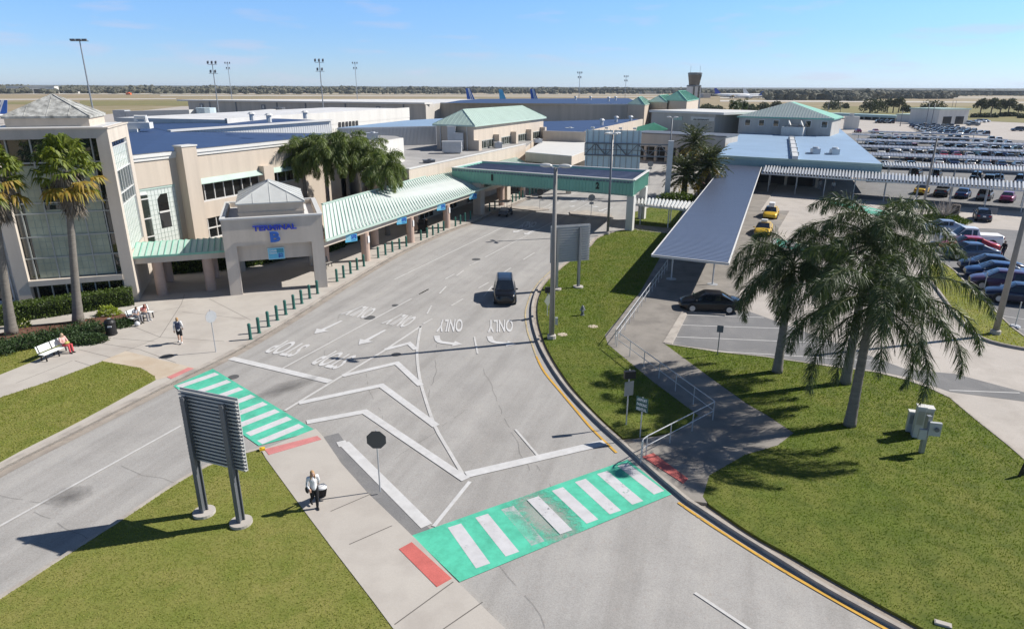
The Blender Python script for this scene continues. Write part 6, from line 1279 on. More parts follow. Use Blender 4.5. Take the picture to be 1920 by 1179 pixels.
def date_palm(base, H, seed, label, L=4.3, nf=80, fr_h=True):
    rng = np.random.default_rng(seed); o = empty('date_palm', base, label, 'palm tree', 'date palms behind the gantry'); top = Vector(base) + Vector((0, 0, H)); trunk(o, base, top, .42, .46, 'bark_dark', .1, 16)
    lb = LB()
    for i in range(nf):
        t = i / (nf - 1); az = i * 2.399 + rng.normal(0, .1); el = math.radians(84 - 118 * t + rng.normal(0, 4)); dr = math.radians(rng.uniform(55, 80) - 25 * t)
        pinnate(lb, rng, top + Vector((0, 0, .6 - .7 * t)), az, el, L * rng.uniform(.85, 1.08), dr, 62, .5, .075, .12, .25, m=0 if t < .86 else 2, plume=.25, bare=.1)
    lb.part('crown', [M['frond_date'], M['frond_rib'], M['fan_yellow']], o)
for x, y, z, L, nf, sd, lb_ in ((1285, 332, 2.9, 4.3, 85, 41, 'front date palm with a huge round crown right of the gantry post'), (1302, 272, 5.4, 4.6, 80, 42, 'rear date palm rising behind the front crown, below the banner building'), (1330, 312, 4.6, 3.8, 70, 43, 'smaller date palm squeezed beside the blue walkway canopy')):
    p = V(x, y, z); date_palm(Vector((p.x, p.y, 0)), z, sd, lb_, L, nf)
for x, y, z, L, lb_, lf in ((1366, 228, 6.5, 3.0, 'bright green feathery palm beside the banner building', 'frond_sun'), (1378, 199, 10.5, 2.6, 'tall dark palm left of the upper hall roof, left of a pair', 'frond'), (1393, 199, 10.2, 2.6, 'tall dark palm left of the upper hall roof, right of a pair', 'frond')):
    p = V(x, y, z); queen_palm(Vector((p.x, p.y, 0)), z, int(x), lb_, 20, L, leaf=lf, group='palms beside the upper hall', density=30, lw=.12)
p = V(1530, 400, 1.2); 
def shrub(name, label, cat, c, r, n, mat, seed, leaf=(.14, .09), group=None, inner=True, squash=1.0):
    rng = np.random.default_rng(seed); o = empty(name, c, label, cat, group); lb = LB(); c = np.array(c)
    d = nrm(rng.normal(0, 1, (n, 3))); d[:, 2] = np.abs(d[:, 2]); rad = rng.uniform(.72, 1.06, n)[:, None]; bmp = 1 + .14 * np.sin(d[:, :1] * 7 + seed) * np.cos(d[:, 1:2] * 6)
    P = c + d * rad * bmp * np.array(r); D = nrm(d + rng.normal(0, .6, (n, 3))); S = nrm(np.cross(D, rng.normal(0, 1, (n, 3)))); lb.leaves(P, D, S, rng.uniform(.6, 1.2, n) * leaf[0], np.full(n, leaf[1]), .1); lb.part('foliage', [M[mat]], o)
    b = MB()
    for i in range(5): a = i * 1.256; b.tube([Vector(c), Vector(c) + Vector((math.cos(a) * r[0] * .5, math.sin(a) * r[1] * .5, r[2] * .7))], [.03, .012], 5)
    b.part('stems', M['bark_dark'], o)
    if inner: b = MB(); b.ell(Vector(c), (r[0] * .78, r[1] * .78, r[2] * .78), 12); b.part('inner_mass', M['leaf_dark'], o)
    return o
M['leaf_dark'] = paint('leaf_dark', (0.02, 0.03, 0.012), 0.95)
def hedge_box(name, label, pts, w, h, mat, seed, per=260, leaf=(.10, .07), rough=.08, cat='hedge'):
    """clipped hedge along a line of ground points"""
    rng = np.random.default_rng(seed); P = [Vector((p.x, p.y, .12)) for p in pts]; o = empty(name, sum(P, Vector()) / len(P), label, cat); lb = LB(); b = MB()
    for i in range(len(P) - 1):
        a, c = P[i], P[i + 1]; L = (c - a).length; d = (c - a) / L; n_ = Vector((-d.y, d.x, 0)); N = int(per * L * (w + 2 * h)); s = rng.uniform(0, L, N); k = rng.uniform(0, w + 2 * h, N)
        off = np.where(k < h, -w / 2, np.where(k < h + w, k - h - w / 2, w / 2)); z = np.where(k < h, k, np.where(k < h + w, h, k - h - w)); nx = np.where(k < h, -1.0, np.where(k < h + w, 0, 1.0)); nz = np.where((k >= h) & (k < h + w), 1.0, .15)
        Q = np.array(a) + s[:, None] * np.array(d) + off[:, None] * np.array(n_) + z[:, None] * np.array([0, 0, 1.0]); wv = rough * np.sin(s * 2.3) * np.cos(z * 5 + off * 4)
        No = nx[:, None] * np.array(n_) + nz[:, None] * np.array([0, 0, 1.0]); Q = Q + No * (rng.normal(0, rough * .7, N) + wv)[:, None]; D = nrm(No + rng.normal(0, .7, (N, 3))); S = nrm(np.cross(D, rng.normal(0, 1, (N, 3)))); lb.leaves(Q, D, S, rng.uniform(.6, 1.3, N) * leaf[0], np.full(N, leaf[1]), .1)
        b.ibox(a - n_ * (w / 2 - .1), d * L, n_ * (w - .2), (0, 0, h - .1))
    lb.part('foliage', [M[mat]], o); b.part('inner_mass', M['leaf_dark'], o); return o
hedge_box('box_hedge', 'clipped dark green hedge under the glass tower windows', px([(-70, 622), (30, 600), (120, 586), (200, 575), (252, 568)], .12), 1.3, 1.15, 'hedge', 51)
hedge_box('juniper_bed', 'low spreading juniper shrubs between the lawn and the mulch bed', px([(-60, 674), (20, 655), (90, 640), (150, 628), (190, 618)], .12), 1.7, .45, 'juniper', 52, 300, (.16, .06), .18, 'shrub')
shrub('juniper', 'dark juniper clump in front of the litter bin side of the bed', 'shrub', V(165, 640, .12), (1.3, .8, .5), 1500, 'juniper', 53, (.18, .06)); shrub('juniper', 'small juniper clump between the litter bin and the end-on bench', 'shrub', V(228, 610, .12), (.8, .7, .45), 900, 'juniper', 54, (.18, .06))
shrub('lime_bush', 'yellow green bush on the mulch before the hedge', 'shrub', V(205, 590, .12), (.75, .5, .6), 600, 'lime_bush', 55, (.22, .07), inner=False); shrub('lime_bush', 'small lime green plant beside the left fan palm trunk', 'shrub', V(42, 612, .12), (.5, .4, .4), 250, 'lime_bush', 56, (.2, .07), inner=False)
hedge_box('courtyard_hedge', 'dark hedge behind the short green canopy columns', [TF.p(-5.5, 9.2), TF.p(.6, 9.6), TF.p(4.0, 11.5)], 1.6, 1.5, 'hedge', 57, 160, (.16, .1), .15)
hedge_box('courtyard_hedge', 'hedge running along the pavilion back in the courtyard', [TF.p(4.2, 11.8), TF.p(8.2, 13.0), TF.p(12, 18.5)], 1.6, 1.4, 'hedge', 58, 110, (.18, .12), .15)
# round bed with bare bush
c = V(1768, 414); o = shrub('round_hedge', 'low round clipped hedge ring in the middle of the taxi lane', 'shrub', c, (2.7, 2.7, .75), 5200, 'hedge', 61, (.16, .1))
rng_ = random.Random(4); tb = empty('bare_bush', c, 'leafless pale bush sprouting from the round hedge', 'bush'); b = MB()
for i in range(46):
    a, e = rng_.uniform(0, 6.28), rng_.uniform(.5, 1.4); d = Vector((math.cos(a) * math.cos(e), math.sin(a) * math.cos(e), math.sin(e))); p0 = c + Vector((d.x * .2, d.y * .2, .3)); p1 = p0 + d * rng_.uniform(1.0, 1.6); p2 = p1 + (d + Vector((rng_.uniform(-.4, .4), rng_.uniform(-.4, .4), .4))) * rng_.uniform(.4, .9); b.tube([p0, p1, p2], [.045, .03, .012], 5)
    for k in range(2): p3 = p1 + (d + Vector((rng_.uniform(-.8, .8), rng_.uniform(-.8, .8), .2))) * rng_.uniform(.3, .7); b.tube([p1, p3], [.022, .008], 4)
b.part('branches', M['twig'], tb)
b = MB(); b.lathe(V(1788, 408), [(.35, 0), (.5, .1), (.55, 1.6), (.5, 1.7), (.2, 1.75)], 10); b.thing('planter', M['bark_dark'], 'dark barrel shaped planter behind the bare bush', 'planter')
shrub('red_shrub', 'dark red leaved shrub under the front date palm', 'shrub', V(1325, 352), (2.2, 1.6, 1.4), 900, 'red_leaf', 62, (.3, .2)) if 'red_leaf' in M else None
M['red_leaf'] = leaf_mat('red_leaf', (0.05, 0.014, 0.014), (0.14, 0.035, 0.03), 0.6, 0.1)
shrub('red_shrub', 'dark red leaved shrub under the front date palm', 'shrub', V(1326, 354), (2.0, 1.6, 1.4), 900, 'red_leaf', 62, (.3, .2)); shrub('green_shrub', 'dark green undergrowth at the foot of the front date palm', 'shrub', V(1270, 378), (3.2, 1.6, 1.2), 1400, 'hedge', 63, (.3, .2))
# ---- broad trees and pines near the car park, far forest
def tree(base, H, R, seed, label, pine=False, n=900, group='trees beyond the car park'):
    rng = np.random.default_rng(seed); q = Vector(base); o = empty('pine_tree' if pine else 'oak_tree', q, label, 'tree', group); b = MB(); th = H * (.62 if pine else .35)
    b.tube([q, q + Vector((rng.normal(0, .2), 0, th)), q + Vector((rng.normal(0, .4), 0, H * .9))], [.4, .3, .08], 8); cl = []
    k = 9 if pine else 12
    for i in range(k):
        a = i * 2.399; t = (i + .5) / k; z = H * (.55 + .42 * t) if pine else H * (.32 + .5 * t); rr = R * (1.0 - .7 * t if pine else math.sin(math.pi * (.25 + .65 * t))) * rng.uniform(.5, .9); c_ = q + Vector((math.cos(a) * rr, math.sin(a) * rr, z)); cl.append((c_, R * rng.uniform(.28, .42) if pine else R * rng.uniform(.38, .55))); b.tube([q + Vector((0, 0, z * .75)), c_], [.14, .05], 5)
    b.part('trunk', M['bark_dark'], o); lb = LB()
    for c_, r in cl:
        m_ = n // k; d = nrm(rng.normal(0, 1, (m_, 3))); P = np.array(c_) + d * (r * rng.uniform(.4, 1.0, m_) ** .5)[:, None] * np.array([1, 1, .62 if pine else .8]); D = nrm(d + rng.normal(0, .7, (m_, 3))); S = nrm(np.cross(D, rng.normal(0, 1, (m_, 3)))); lb.leaves(P, D, S, rng.uniform(.5, 1.1, m_), np.full(m_, .5 if pine else .7), .1)
    lb.part('crown', [M['pine_leaf' if pine else 'tree_leaf']], o)
for i, (x, y, t, w, pn, lb_) in enumerate(((1630, 213, 187, 30, 0, 'dark round oak left of the pine group behind the rental building'), (1645, 212, 186, 28, 0, 'dark oak against the pines, right of a touching pair'), (1663, 212, 186, 17, 1, 'thin pine next to the dark oaks, leftmost of three'), (1674, 212, 187, 15, 1, 'thin pine next to the dark oaks, middle of three'), (1684, 212, 184, 18, 1, 'thin pine next to the dark oaks, rightmost of three'), (1698, 211, 198, 13, 0, 'small dark bush tree right of the thin pines'), (1748, 212, 192, 36, 0, 'wide dark oak behind the garage building'), (1730, 212, 200, 10, 0, 'small tree left of the wide dark oak'),
                                               (1560, 206, 191, 26, 0, 'round oak on the airfield grass right of the upper hall'), (1585, 204, 195, 10, 0, 'small bush right of the round airfield oak'), (1836, 219, 187, 24, 1, 'leftmost tall pine in the row beyond the lot'), (1856, 220, 186, 26, 1, 'second pine in the row beyond the lot'), (1873, 218, 188, 20, 1, 'third pine in the row beyond the lot'), (1889, 219, 187, 22, 1, 'fourth pine in the row beyond the lot'), (1908, 217, 197, 14, 1, 'fifth smaller pine in the row beyond the lot'), (1430, 212, 193, 20, 0, 'grey green tree left behind the mint hip roof'), (1405, 215, 196, 22, 0, 'dark tree behind the tall palm pair'), (1455, 208, 190, 18, 0, 'tree just left of the mint roof peak'), (1325, 212, 198, 24, 0, 'scrubby tree right of the control tower foot'), (1345, 214, 200, 20, 0, 'second scrubby tree right of the control tower'))):
    q = V(x, y); h = z_at(q, t); s = FPX / (q.y / math.cos(PITCH)); tree(q, h, w / 2 / s * 1.05, 70 + i, lb_, bool(pn), 1100)
for i, (x0, x1, y, h) in enumerate(((1822, 1868, 221, 1.6), (1874, 1905, 219, 1.8), (1910, 1945, 222, 1.8))): hedge_box('roadside_hedge', '%s dark hedge strip under the row of pines' % ORD[i], [V(x0, y), V(x1, y)], 3.0, h, 'tree_leaf', 90 + i, 6, (.8, .6), .3)
def forest(name, label, spans, seed, mat='forest'):
    rng = np.random.default_rng(seed); b = MB()
    for x0, x1, y0, y1, h0, h1, n in spans:
        for i in range(n):
            x, y = rng.uniform(x0, x1), rng.uniform(y0, y1); q = V(x, y); h = h0 + (h1 - h0) * rng.beta(2, 2) * (.75 + .25 * math.sin(x * .05 + seed)); r = h * rng.uniform(.3, .75)
            for k in range(3): b.ell(q + Vector((rng.normal(0, r * .6), rng.normal(0, r * .6), h * rng.uniform(.45, .72))), (r * rng.uniform(.6, 1), r * rng.uniform(.6, 1), h * rng.uniform(.22, .34)), 6)
            b.ell(q + Vector((0, 0, h * .25)), (r * 1.1, r * 1.1, h * .35), 5)
    a = np.array(b.v); a += rng.normal(0, .9, a.shape); b.v = [tuple(q) for q in a]
    o = b.struct(name, M[mat], 'stuff', label); o['category'] = 'forest'; return o
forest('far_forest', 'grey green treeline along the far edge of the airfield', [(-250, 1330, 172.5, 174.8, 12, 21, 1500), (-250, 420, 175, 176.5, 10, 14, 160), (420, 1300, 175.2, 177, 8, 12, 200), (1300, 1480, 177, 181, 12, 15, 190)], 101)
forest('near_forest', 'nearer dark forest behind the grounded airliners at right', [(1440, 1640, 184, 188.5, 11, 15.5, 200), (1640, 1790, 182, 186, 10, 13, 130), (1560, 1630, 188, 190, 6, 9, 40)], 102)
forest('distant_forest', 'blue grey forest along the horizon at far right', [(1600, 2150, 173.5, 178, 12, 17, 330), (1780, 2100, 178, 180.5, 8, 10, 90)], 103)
g = MB(); 
pts = []
for a in range(-62, 63, 2): pts.append(Vector((math.sin(math.radians(a)), math.cos(math.radians(a)), 0)))
rgn = np.random.default_rng(5)
for i in range(len(pts) - 1):
    for (r0, r1, z0, z1) in ((2300, 3600, 12, 14), (3600, 7000, 14, 20), (7000, 13000, 20, 30)):
        g.quad(pts[i] * r0 + Vector((0, 0, z0)), pts[i + 1] * r0 + Vector((0, 0, z0)), pts[i + 1] * r1 + Vector((0, 0, z1)), pts[i] * r1 + Vector((0, 0, z1)))
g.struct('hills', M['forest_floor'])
# ---- grass blades on the nearer lawns
def in_poly(P, poly):
    x, y = P[:, 0], P[:, 1]; r = np.zeros(len(P), bool); n = len(poly)
    for i in range(n):
        x0, y0 = poly[i]; x1, y1 = poly[(i + 1) % n]
        if y0 == y1: continue
        c = (y0 > y) != (y1 > y); r ^= c & (x < (x1 - x0) * (y - y0) / (y1 - y0) + x0)
    return r
def grass_mat(name, c0, c1, dry):
    m = leaf_mat(name, c0, c1, .75, 0.4); nt = m.node_tree; bs = nt.nodes['Principled BSDF']; g_ = [n for n in nt.nodes if n.type == 'VALTORGB'][0]
    k = ramp(nt, noise(nt, .3, 6, .7), [(.45, (0, 0, 0)), (.66, (1, 1, 1))]); c = mix(nt, g_.outputs[0], dry, k); d_ = ramp(nt, noise(nt, .9, 6, .7), [(.35, (.62, .68, .6)), (.55, (1, 1, 1)), (.75, (1.15, 1.12, 1.1))]); nt.links.new(mix(nt, c, d_, 1.0, 'MULTIPLY'), bs.inputs['Base Color']); return m
M['turf_a'] = grass_mat('turf_a', (0.17, 0.20, 0.025), (0.33, 0.34, 0.075), (0.36, 0.31, 0.10)); M['turf_b'] = grass_mat('turf_b', (0.09, 0.14, 0.008), (0.155, 0.205, 0.02), (0.21, 0.20, 0.05)); M['turf_dry'] = grass_mat('turf_dry', (0.20, 0.21, 0.03), (0.34, 0.33, 0.07), (0.42, 0.29, 0.10))
gr = np.random.default_rng(77)
for key, mat_, dens, hmax in (('wedge', 'turf_a', 330, .06), ('corner', 'turf_a', 300, .055), ('plaza', 'turf_a', 200, .055), ('island', 'turf_b', 210, .065), ('strip', 'turf_b', 60, .09), ('main', 'turf_b', 260, .065), ('median', 'turf_dry', 110, .07)):
    poly = [(p.x, p.y) for p in LAWN[key]]; a = np.array(poly); lo, hi = a.min(0), a.max(0); lo[1] = max(lo[1], 8.0); N = int((hi - lo).prod() * dens); P = gr.uniform(lo, hi, (N, 2)); P = P[in_poly(P, poly)]
    cp_, sp_ = math.cos(PITCH), math.sin(PITCH); zc = P[:, 1] * cp_ + HC * sp_; u = P[:, 0] / zc * FPX; v = (-P[:, 1] * sp_ + HC * cp_) / zc * FPX; P = P[(np.abs(u) < 1090) & (v < 720)]; D = np.hypot(P[:, 0], P[:, 1])
    P = P[gr.random(len(P)) < np.clip(26 / D, .25, 1)]; n = len(P); D = np.hypot(P[:, 0], P[:, 1]); sc_l = np.clip(D / 24, 1, 2.2)
    az = gr.uniform(0, 6.283, n); d = np.stack([np.cos(az), np.sin(az)], 1); h = gr.uniform(.4, 1, n) * hmax * .8 * sc_l; w = gr.uniform(.010, .018, n) * sc_l; ln = gr.uniform(.2, 1.1, n) * h
    z0 = .134 if key in ('corner', 'plaza') else .1; B = np.concatenate([P, np.full((n, 1), z0)], 1); s = np.stack([-d[:, 1], d[:, 0], np.zeros(n)], 1) * w[:, None]; T = B + np.concatenate([d * ln[:, None], h[:, None]], 1)
    me = npmesh('turf', np.stack([B - s, B + s, T], 1).reshape(-1, 3), np.arange(n * 3).reshape(-1, 3), [M[mat_]]); o = bpy.data.objects.new('turf', me); COL.objects.link(o); o['kind'] = 'stuff'; o['category'] = 'grass'
    o['label'] = {'wedge': 'mown grass of the wedge lawn under the big sign back', 'corner': 'mown grass of the corner lawn along the side road', 'plaza': 'grass patch behind the bench on the plaza', 'island': 'green grass of the long curved island lawn', 'strip': 'small grass strip beside the bridge columns', 'main': 'green grass of the large right lawn under the palms', 'median': 'patchy dry grass of the median by the parked cars'}[key]
# ================================================================ vehicles
KIND = {
    'sedan': dict(L=4.55, W=1.80, H=1.45, top=[(-.5, .60), (-.488, .88), (-.40, .99), (-.25, 1.0), (0, .97), (.2, .96), (.29, .93), (.43, .80), (.488, .66), (.5, .46)], cab=(-.37, -.17, .10, .30), wb=.585),
    'hatch': dict(L=4.25, W=1.80, H=1.52, top=[(-.5, .60), (-.49, .92), (-.44, 1.02), (-.25, 1.02), (0, .99), (.2, .98), (.3, .95), (.43, .82), (.488, .68), (.5, .46)], cab=(-.475, -.33, .10, .32), wb=.60),
    'suv': dict(L=4.7, W=1.88, H=1.76, top=[(-.5, .62), (-.493, 1.02), (-.46, 1.10), (-.25, 1.12), (0, 1.10), (.2, 1.09), (.27, 1.07), (.44, .98), (.49, .82), (.5, .52)], cab=(-.492, -.45, .09, .25), wb=.585),
    'van': dict(L=4.9, W=1.94, H=1.75, top=[(-.5, .62), (-.493, 1.0), (-.46, 1.06), (-.25, 1.06), (0, 1.04), (.25, 1.0), (.36, .95), (.46, .82), (.49, .7), (.5, .46)], cab=(-.49, -.44, .16, .40), wb=.60),
    'pickup': dict(L=5.5, W=1.92, H=1.80, top=[(-.5, .70), (-.495, 1.12), (-.48, 1.15), (-.2, 1.15), (0, 1.14), (.2, 1.13), (.26, 1.1), (.44, 1.02), (.49, .88), (.5, .55)], cab=(-.12, -.09, .12, .24), wb=.62),
}
def interp(tab, x):
    for (a, p), (b, q) in zip(tab, tab[1:]):
        if x <= b: return p + (q - p) * (x - a) / (b - a)
    return tab[-1][1]
def car_geo(kind):
    K = KIND[kind]; L, W, H = K['L'], K['W'], K['H']; hw0 = W / 2; G_ = {}
    def mb(k): return G_.setdefault(k, MB())
    wt = [(-.5, .80), (-.47, .92), (-.38, .985), (-.2, 1.0), (.2, 1.0), (.36, .975), (.46, .88), (.5, .70)]; zbt = [(-.5, .34), (-.44, .24), (.44, .22), (.5, .30)]
    xs = [-.5, -.488, -.46, -.43, -.40, -.36, -.30, -.24, -.16, -.08, 0, .08, .16, .24, .30, .35, .40, .44, .47, .488, .5]; rings = []
    for x in xs:
        hw, zt, zb = hw0 * interp(wt, x), interp(K['top'], x), interp(zbt, x)
        half = [(0, zb), (hw * .86, zb), (hw * .985, zb + .09), (hw, zb + (zt - zb) * .5), (hw * .985, zt - .17), (hw * .93, zt - .05), (hw * .82, zt), (hw * .4, zt + .022), (0, zt + .03)]
        rings.append([(x * L, y, z) for y, z in half] + [(x * L, -y, z) for y, z in half[-2:0:-1]])
    b = mb('body'); n = len(rings[0]); vs = [p for r in rings for p in r]
    fs = [(i * n + j, i * n + (j + 1) % n, (i + 1) * n + (j + 1) % n, (i + 1) * n + j) for i in range(len(rings) - 1) for j in range(n)]
    fs += [tuple(range(n))[::-1], tuple((len(rings) - 1) * n + j for j in range(n))]; b.add(vs, [f[::-1] for f in fs])
    r0, r1, w1, w0 = (q * L for q in K['cab']); bw, tw = hw0 * .90, hw0 * .70; zb_ = lambda x: interp(K['top'], x / L) - .05
    mid = (r1 + w1) / 2 - .02; P = []
    secs = [(w0, 0), (w1, .965), ((w1 * .55 + mid * .45), 1.0), (mid + .05, 1.0), (mid - .05, 1.0), ((r1 + mid) / 2, .995), (r1 + .12 * (r1 > -.44 * L), .97), (r1, .955), (r0, 0)]
    for x, t in secs:
        z0 = zb_(x) - .03; zt = z0 + .04 + (H - z0 - .04) * t; wtp = bw + (tw - bw) * t; a = .80
        P.append([(x, bw, z0), (x, bw + (wtp - bw) * a, z0 + (zt - z0) * a), (x, wtp - .03, zt - .012), (x, wtp * .5, zt + .012 * t), (x, 0, zt + .018 * t)])
    for s in (1, -1):
        for i in range(len(P) - 1):
            for j in range(4):
                q = [P[i][j], P[i + 1][j], P[i + 1][j + 1], P[i][j + 1]]; q = [(a, c * s, d) for a, c, d in q]
                if s > 0: q = q[::-1]
                last = i == len(P) - 2
                if j >= 2 and i == 0: k = 'windshield'
                elif j >= 2 and last: k = 'rear_window'
                elif j == 0 and 0 < i < len(P) - 2 and i not in (3,) and not (i == 6): k = 'side_window_%s' % ('l' if s > 0 else 'r')
                elif j == 0 and i in (0, len(P) - 2): k = 'side_window_%s' % ('l' if s > 0 else 'r') if abs(P[i][0][0] - P[i + 1][0][0]) > .35 and i == 0 else 'body'
                else: k = 'body'
                mb(k).quad(*[Vector(v) for v in q])
    R = .335 if kind in ('sedan', 'hatch') else .375; G_['wheels'] = []
    for xx in (-K['wb'] / 2 * L + .02, K['wb'] / 2 * L + .06):
        for s in (1, -1):
            y = s * (hw0 - .10); G_.setdefault('arches', []).append(MB().tube([(xx, s * (hw0 - .32), R + .02), (xx, s * (hw0 - .004), R + .02)], R + .075, 18))
            t = MB(); t.tube([(xx, s * (hw0 - .22), R), (xx, s * (hw0 - .20), R), (xx, s * (hw0 + .0), R), (xx, s * (hw0 + .022), R)], [R * .9, R, R, R * .92], 20)
            rm = MB(); rm.tube([(xx, s * (hw0 + .0), R), (xx, s * (hw0 + .026), R)], [R * .66, R * .62], 16)
            for k in range(5): a = k * 1.2566; c, e = math.cos(a), math.sin(a); rm.bar((xx, s * (hw0 + .03), R), (xx + c * R * .6, s * (hw0 + .03), R + e * R * .6), .07, .012)
            G_['wheels'].append((t, rm))
    zt = interp(K['top'], .47)
    for s in (1, -1):
        h = MB(); h.ibox((L * .462, s * hw0 * .52 - .17, zt - .14), (.075, 0, -.02), (-.03 * s, .34, 0), (0, 0, .13)); G_.setdefault('lights', []).append(h)
        h = MB(); zz = interp(K['top'], -.48); h.ibox((-L * .503, s * hw0 * .66 - .14, zz - .25), (.08, 0, 0), (0, .28, 0), (0, 0, .17)); G_.setdefault('tails', []).append(h)
        m = MB(); m.ell((w0 - .22, s * (hw0 + .07), zb_(w0) + .10), (.07, .11, .075), 8); G_.setdefault('mirrors', []).append(m)
        mb('trim').ibox((-L * .36, s * (hw0 + .0) - .004, .22), (L * .72, 0, 0), (0, .012, 0), (0, 0, .07))
        for dx in (mid, w0 - .12): mb('trim').ibox((dx - .008, s * hw0 * .995 - .005, .38), (.012, 0, 0), (0, .012, 0), (0, 0, zb_(dx) - .5))
    mb('trim').ibox((L * .488, -.42, .34), (.028, 0, 0), (0, .84, 0), (0, 0, .16)); mb('trim').ibox((L * .478, -.34, zt - .16), (.03, 0, 0), (0, .68, 0), (0, 0, .08)); mb('trim').ibox((-L * .506, -.5, .34), (.03, 0, 0), (0, 1.0, 0), (0, 0, .12))
    mb('plate').ibox((-L * .508, -.16, .66), (.02, 0, 0), (0, .32, 0), (0, 0, .16))
    if kind == 'pickup': mb('trim').ibox((-.485 * L, -hw0 * .78, 1.165), (L * .34, 0, 0), (0, hw0 * 1.56, 0), (0, 0, .02)) if False else mb('cover').ibox((-.487 * L, -hw0 * .84, 1.15), (L * .355, 0, 0), (0, hw0 * 1.68, 0), (0, 0, .05))
    if kind in ('suv',):
        for s in (1, -1): mb('trim').ibox((r1 + .2, s * tw * .86 - .02, H + .0), (w1 - r1 - .4, 0, 0), (0, .04, 0), (0, 0, .05))
    return G_
PAINT = {'black': (.006, .006, .007), 'white': (.74, .74, .73), 'silver': (.46, .48, .50), 'grey': (.16, .165, .175), 'navy': (.010, .016, .045), 'blue': (.012, .035, .11), 'steel blue': (.05, .08, .14), 'red': (.42, .015, .03), 'dark red': (.16, .012, .016), 'magenta': (.22, .025, .10), 'purple': (.07, .035, .085), 'yellow': (.68, .42, .02), 'teal': (.10, .22, .26), 'pale blue': (.27, .33, .42), 'tan': (.36, .30, .22), 'green': (.22, .26, .08)}
PM = {k: carpaint('paint_' + k.replace(' ', '_'), c) for k, c in PAINT.items()}
def near_car(kind, col, pos, head, label, group, scale=1.0, extra=None):
    g_ = car_geo(kind); o = empty({'suv': 'parked_suv', 'pickup': 'pickup_truck', 'van': 'parked_van'}.get(kind, 'parked_car'), (0, 0, 0), label, {'suv': 'suv', 'pickup': 'pickup truck', 'van': 'van'}.get(kind, 'car'), group); pm = PM[col]
    bo = g_['body'].part('body', pm, o, smooth=True)
    md = bo.modifiers.new('edge', 'EDGE_SPLIT'); md.split_angle = math.radians(42)
    for k, nm in (('windshield', 'windshield'), ('rear_window', 'rear_window'), ('side_window_l', 'side_window'), ('side_window_r', 'side_window')):
        if k in g_: g_[k].part(nm, M['car_glass'], o)
    [a_.part('wheel_arch', M['black'], o) for a_ in g_['arches']]; g_['trim'].part('trim', M['black'], o); g_['plate'].part('number_plate', M['white_paint'], o)
    if 'cover' in g_: g_['cover'].part('bed_cover', M['white_paint'], o)
    for t, r in g_['wheels']: w = t.part('wheel', M['tyre'], o); r.part('rim', M['rim'], w)
    for h in g_['lights']: h.part('headlight', M['headlight'], o)
    for h in g_['tails']: h.part('tail_light', M['taillight'], o)
    for h in g_['mirrors']: h.part('wing_mirror', pm, o, smooth=True)
    if extra: extra(o)
    o.location = pos; o.rotation_euler = (0, 0, head); o.scale = (scale,) * 3; return o
def by_wheels(kind, col, fw, rw, label, group=None, side=-1, extra=None, sc=None):
    """front and rear wheel contact pixels on the side nearest the viewer (side -1: the car's left wheels when it faces left)"""
    A, B = V(*fw), V(*rw); K = KIND[kind]; d = A - B; s = d.length / (K['wb'] * K['L']) if sc is None else sc; s = min(max(s, .88), 1.12); d.normalize(); n = Vector((-d.y, d.x, 0)); n = n if n.y > 0 else -n
    c = (A + B) / 2 + n * K['W'] / 2 * s - d * .04; return near_car(kind, col, (c.x, c.y, 0), math.atan2(d.y, d.x), label, group, s, extra)
def by_front(kind, col, f, r, label, group=None, extra=None, z=0, s=1.0):
    A, B = V(*f), V(*r); d = (A - B).normalized(); c = A - d * KIND[kind]['L'] / 2 * s; return near_car(kind, col, (c.x, c.y, z), math.atan2(d.y, d.x), label, group, s, extra)
by_front('suv', 'black', (947, 575), (945.5, 523), 'black suv driving towards the viewer in the middle of the road', s=.93)
by_wheels('sedan', 'black', (1298, 586), (1366, 589), 'black sedan parked at the end of the blue walkway canopy')
def taxi_top(big):
    def f(o):
        b = MB(); b.box(-.55 if big else -.35, .55 if big else .15, -.34, .34, 1.44, 1.95 if big else 1.72); b.part('roof_sign', M['white_paint'], o)
        b = MB(); b.box(-.56 if big else -.36, .56 if big else .16, -.05, .05, 1.40, 1.46); b.part('sign_mount', M['black'], o)
        b = MB(); b.box(1.5, 2.05, -.5, .5, .955, .965) if False else b.box(-.53, .53, -.345, -.338, 1.5, 1.9) if big else b.box(-.33, .13, -.345, -.338, 1.48, 1.68); b.part('advert', M['green'], o)
    return f
by_front('sedan', 'yellow', (1427, 446), (1441, 418), 'yellow taxi at the small crosswalk, half veiled by a palm frond', 'yellow taxis', taxi_top(False))
by_front('sedan', 'yellow', (1442, 413), (1452, 391), 'yellow taxi with a tall roof advert right behind the first taxi', 'yellow taxis', taxi_top(True))
ge = 'cars in the right parking row'
by_wheels('sedan', 'pale blue', (1748, 438), (1797, 440), 'silver blue sedan parked below the round hedge', ge)
by_front('hatch', 'navy', (1838, 407), (1851, 431), 'dark navy hatchback seen from behind right of the round hedge', ge, s=1.0)
by_wheels('pickup', 'white', (1782, 462), (1857, 466), 'white crew cab pickup truck with a covered bed', ge)
by_wheels('sedan', 'red', (1786, 474), (1856, 478), 'bright red low coupe between the white pickup and a blue sedan', ge)
by_wheels('sedan', 'steel blue', (1791, 488), (1857, 490), 'steel blue sedan in front of the red coupe', ge)
by_wheels('sedan', 'navy', (1823, 511), (1893, 517), 'navy sedan, second car in front of the red coupe', ge)
by_wheels('sedan', 'blue', (1834, 525), (1908, 532), 'bright dark blue sedan between the navy and the purple car', ge)
by_wheels('hatch', 'purple', (1840, 543), (1918, 552), 'dark purple car with a chrome front, third from the lower end of its row', ge)
by_wheels('sedan', 'navy', (1872, 568), (1956, 578), 'very dark blue sedan nearest the empty bay, cut by the picture edge', ge)
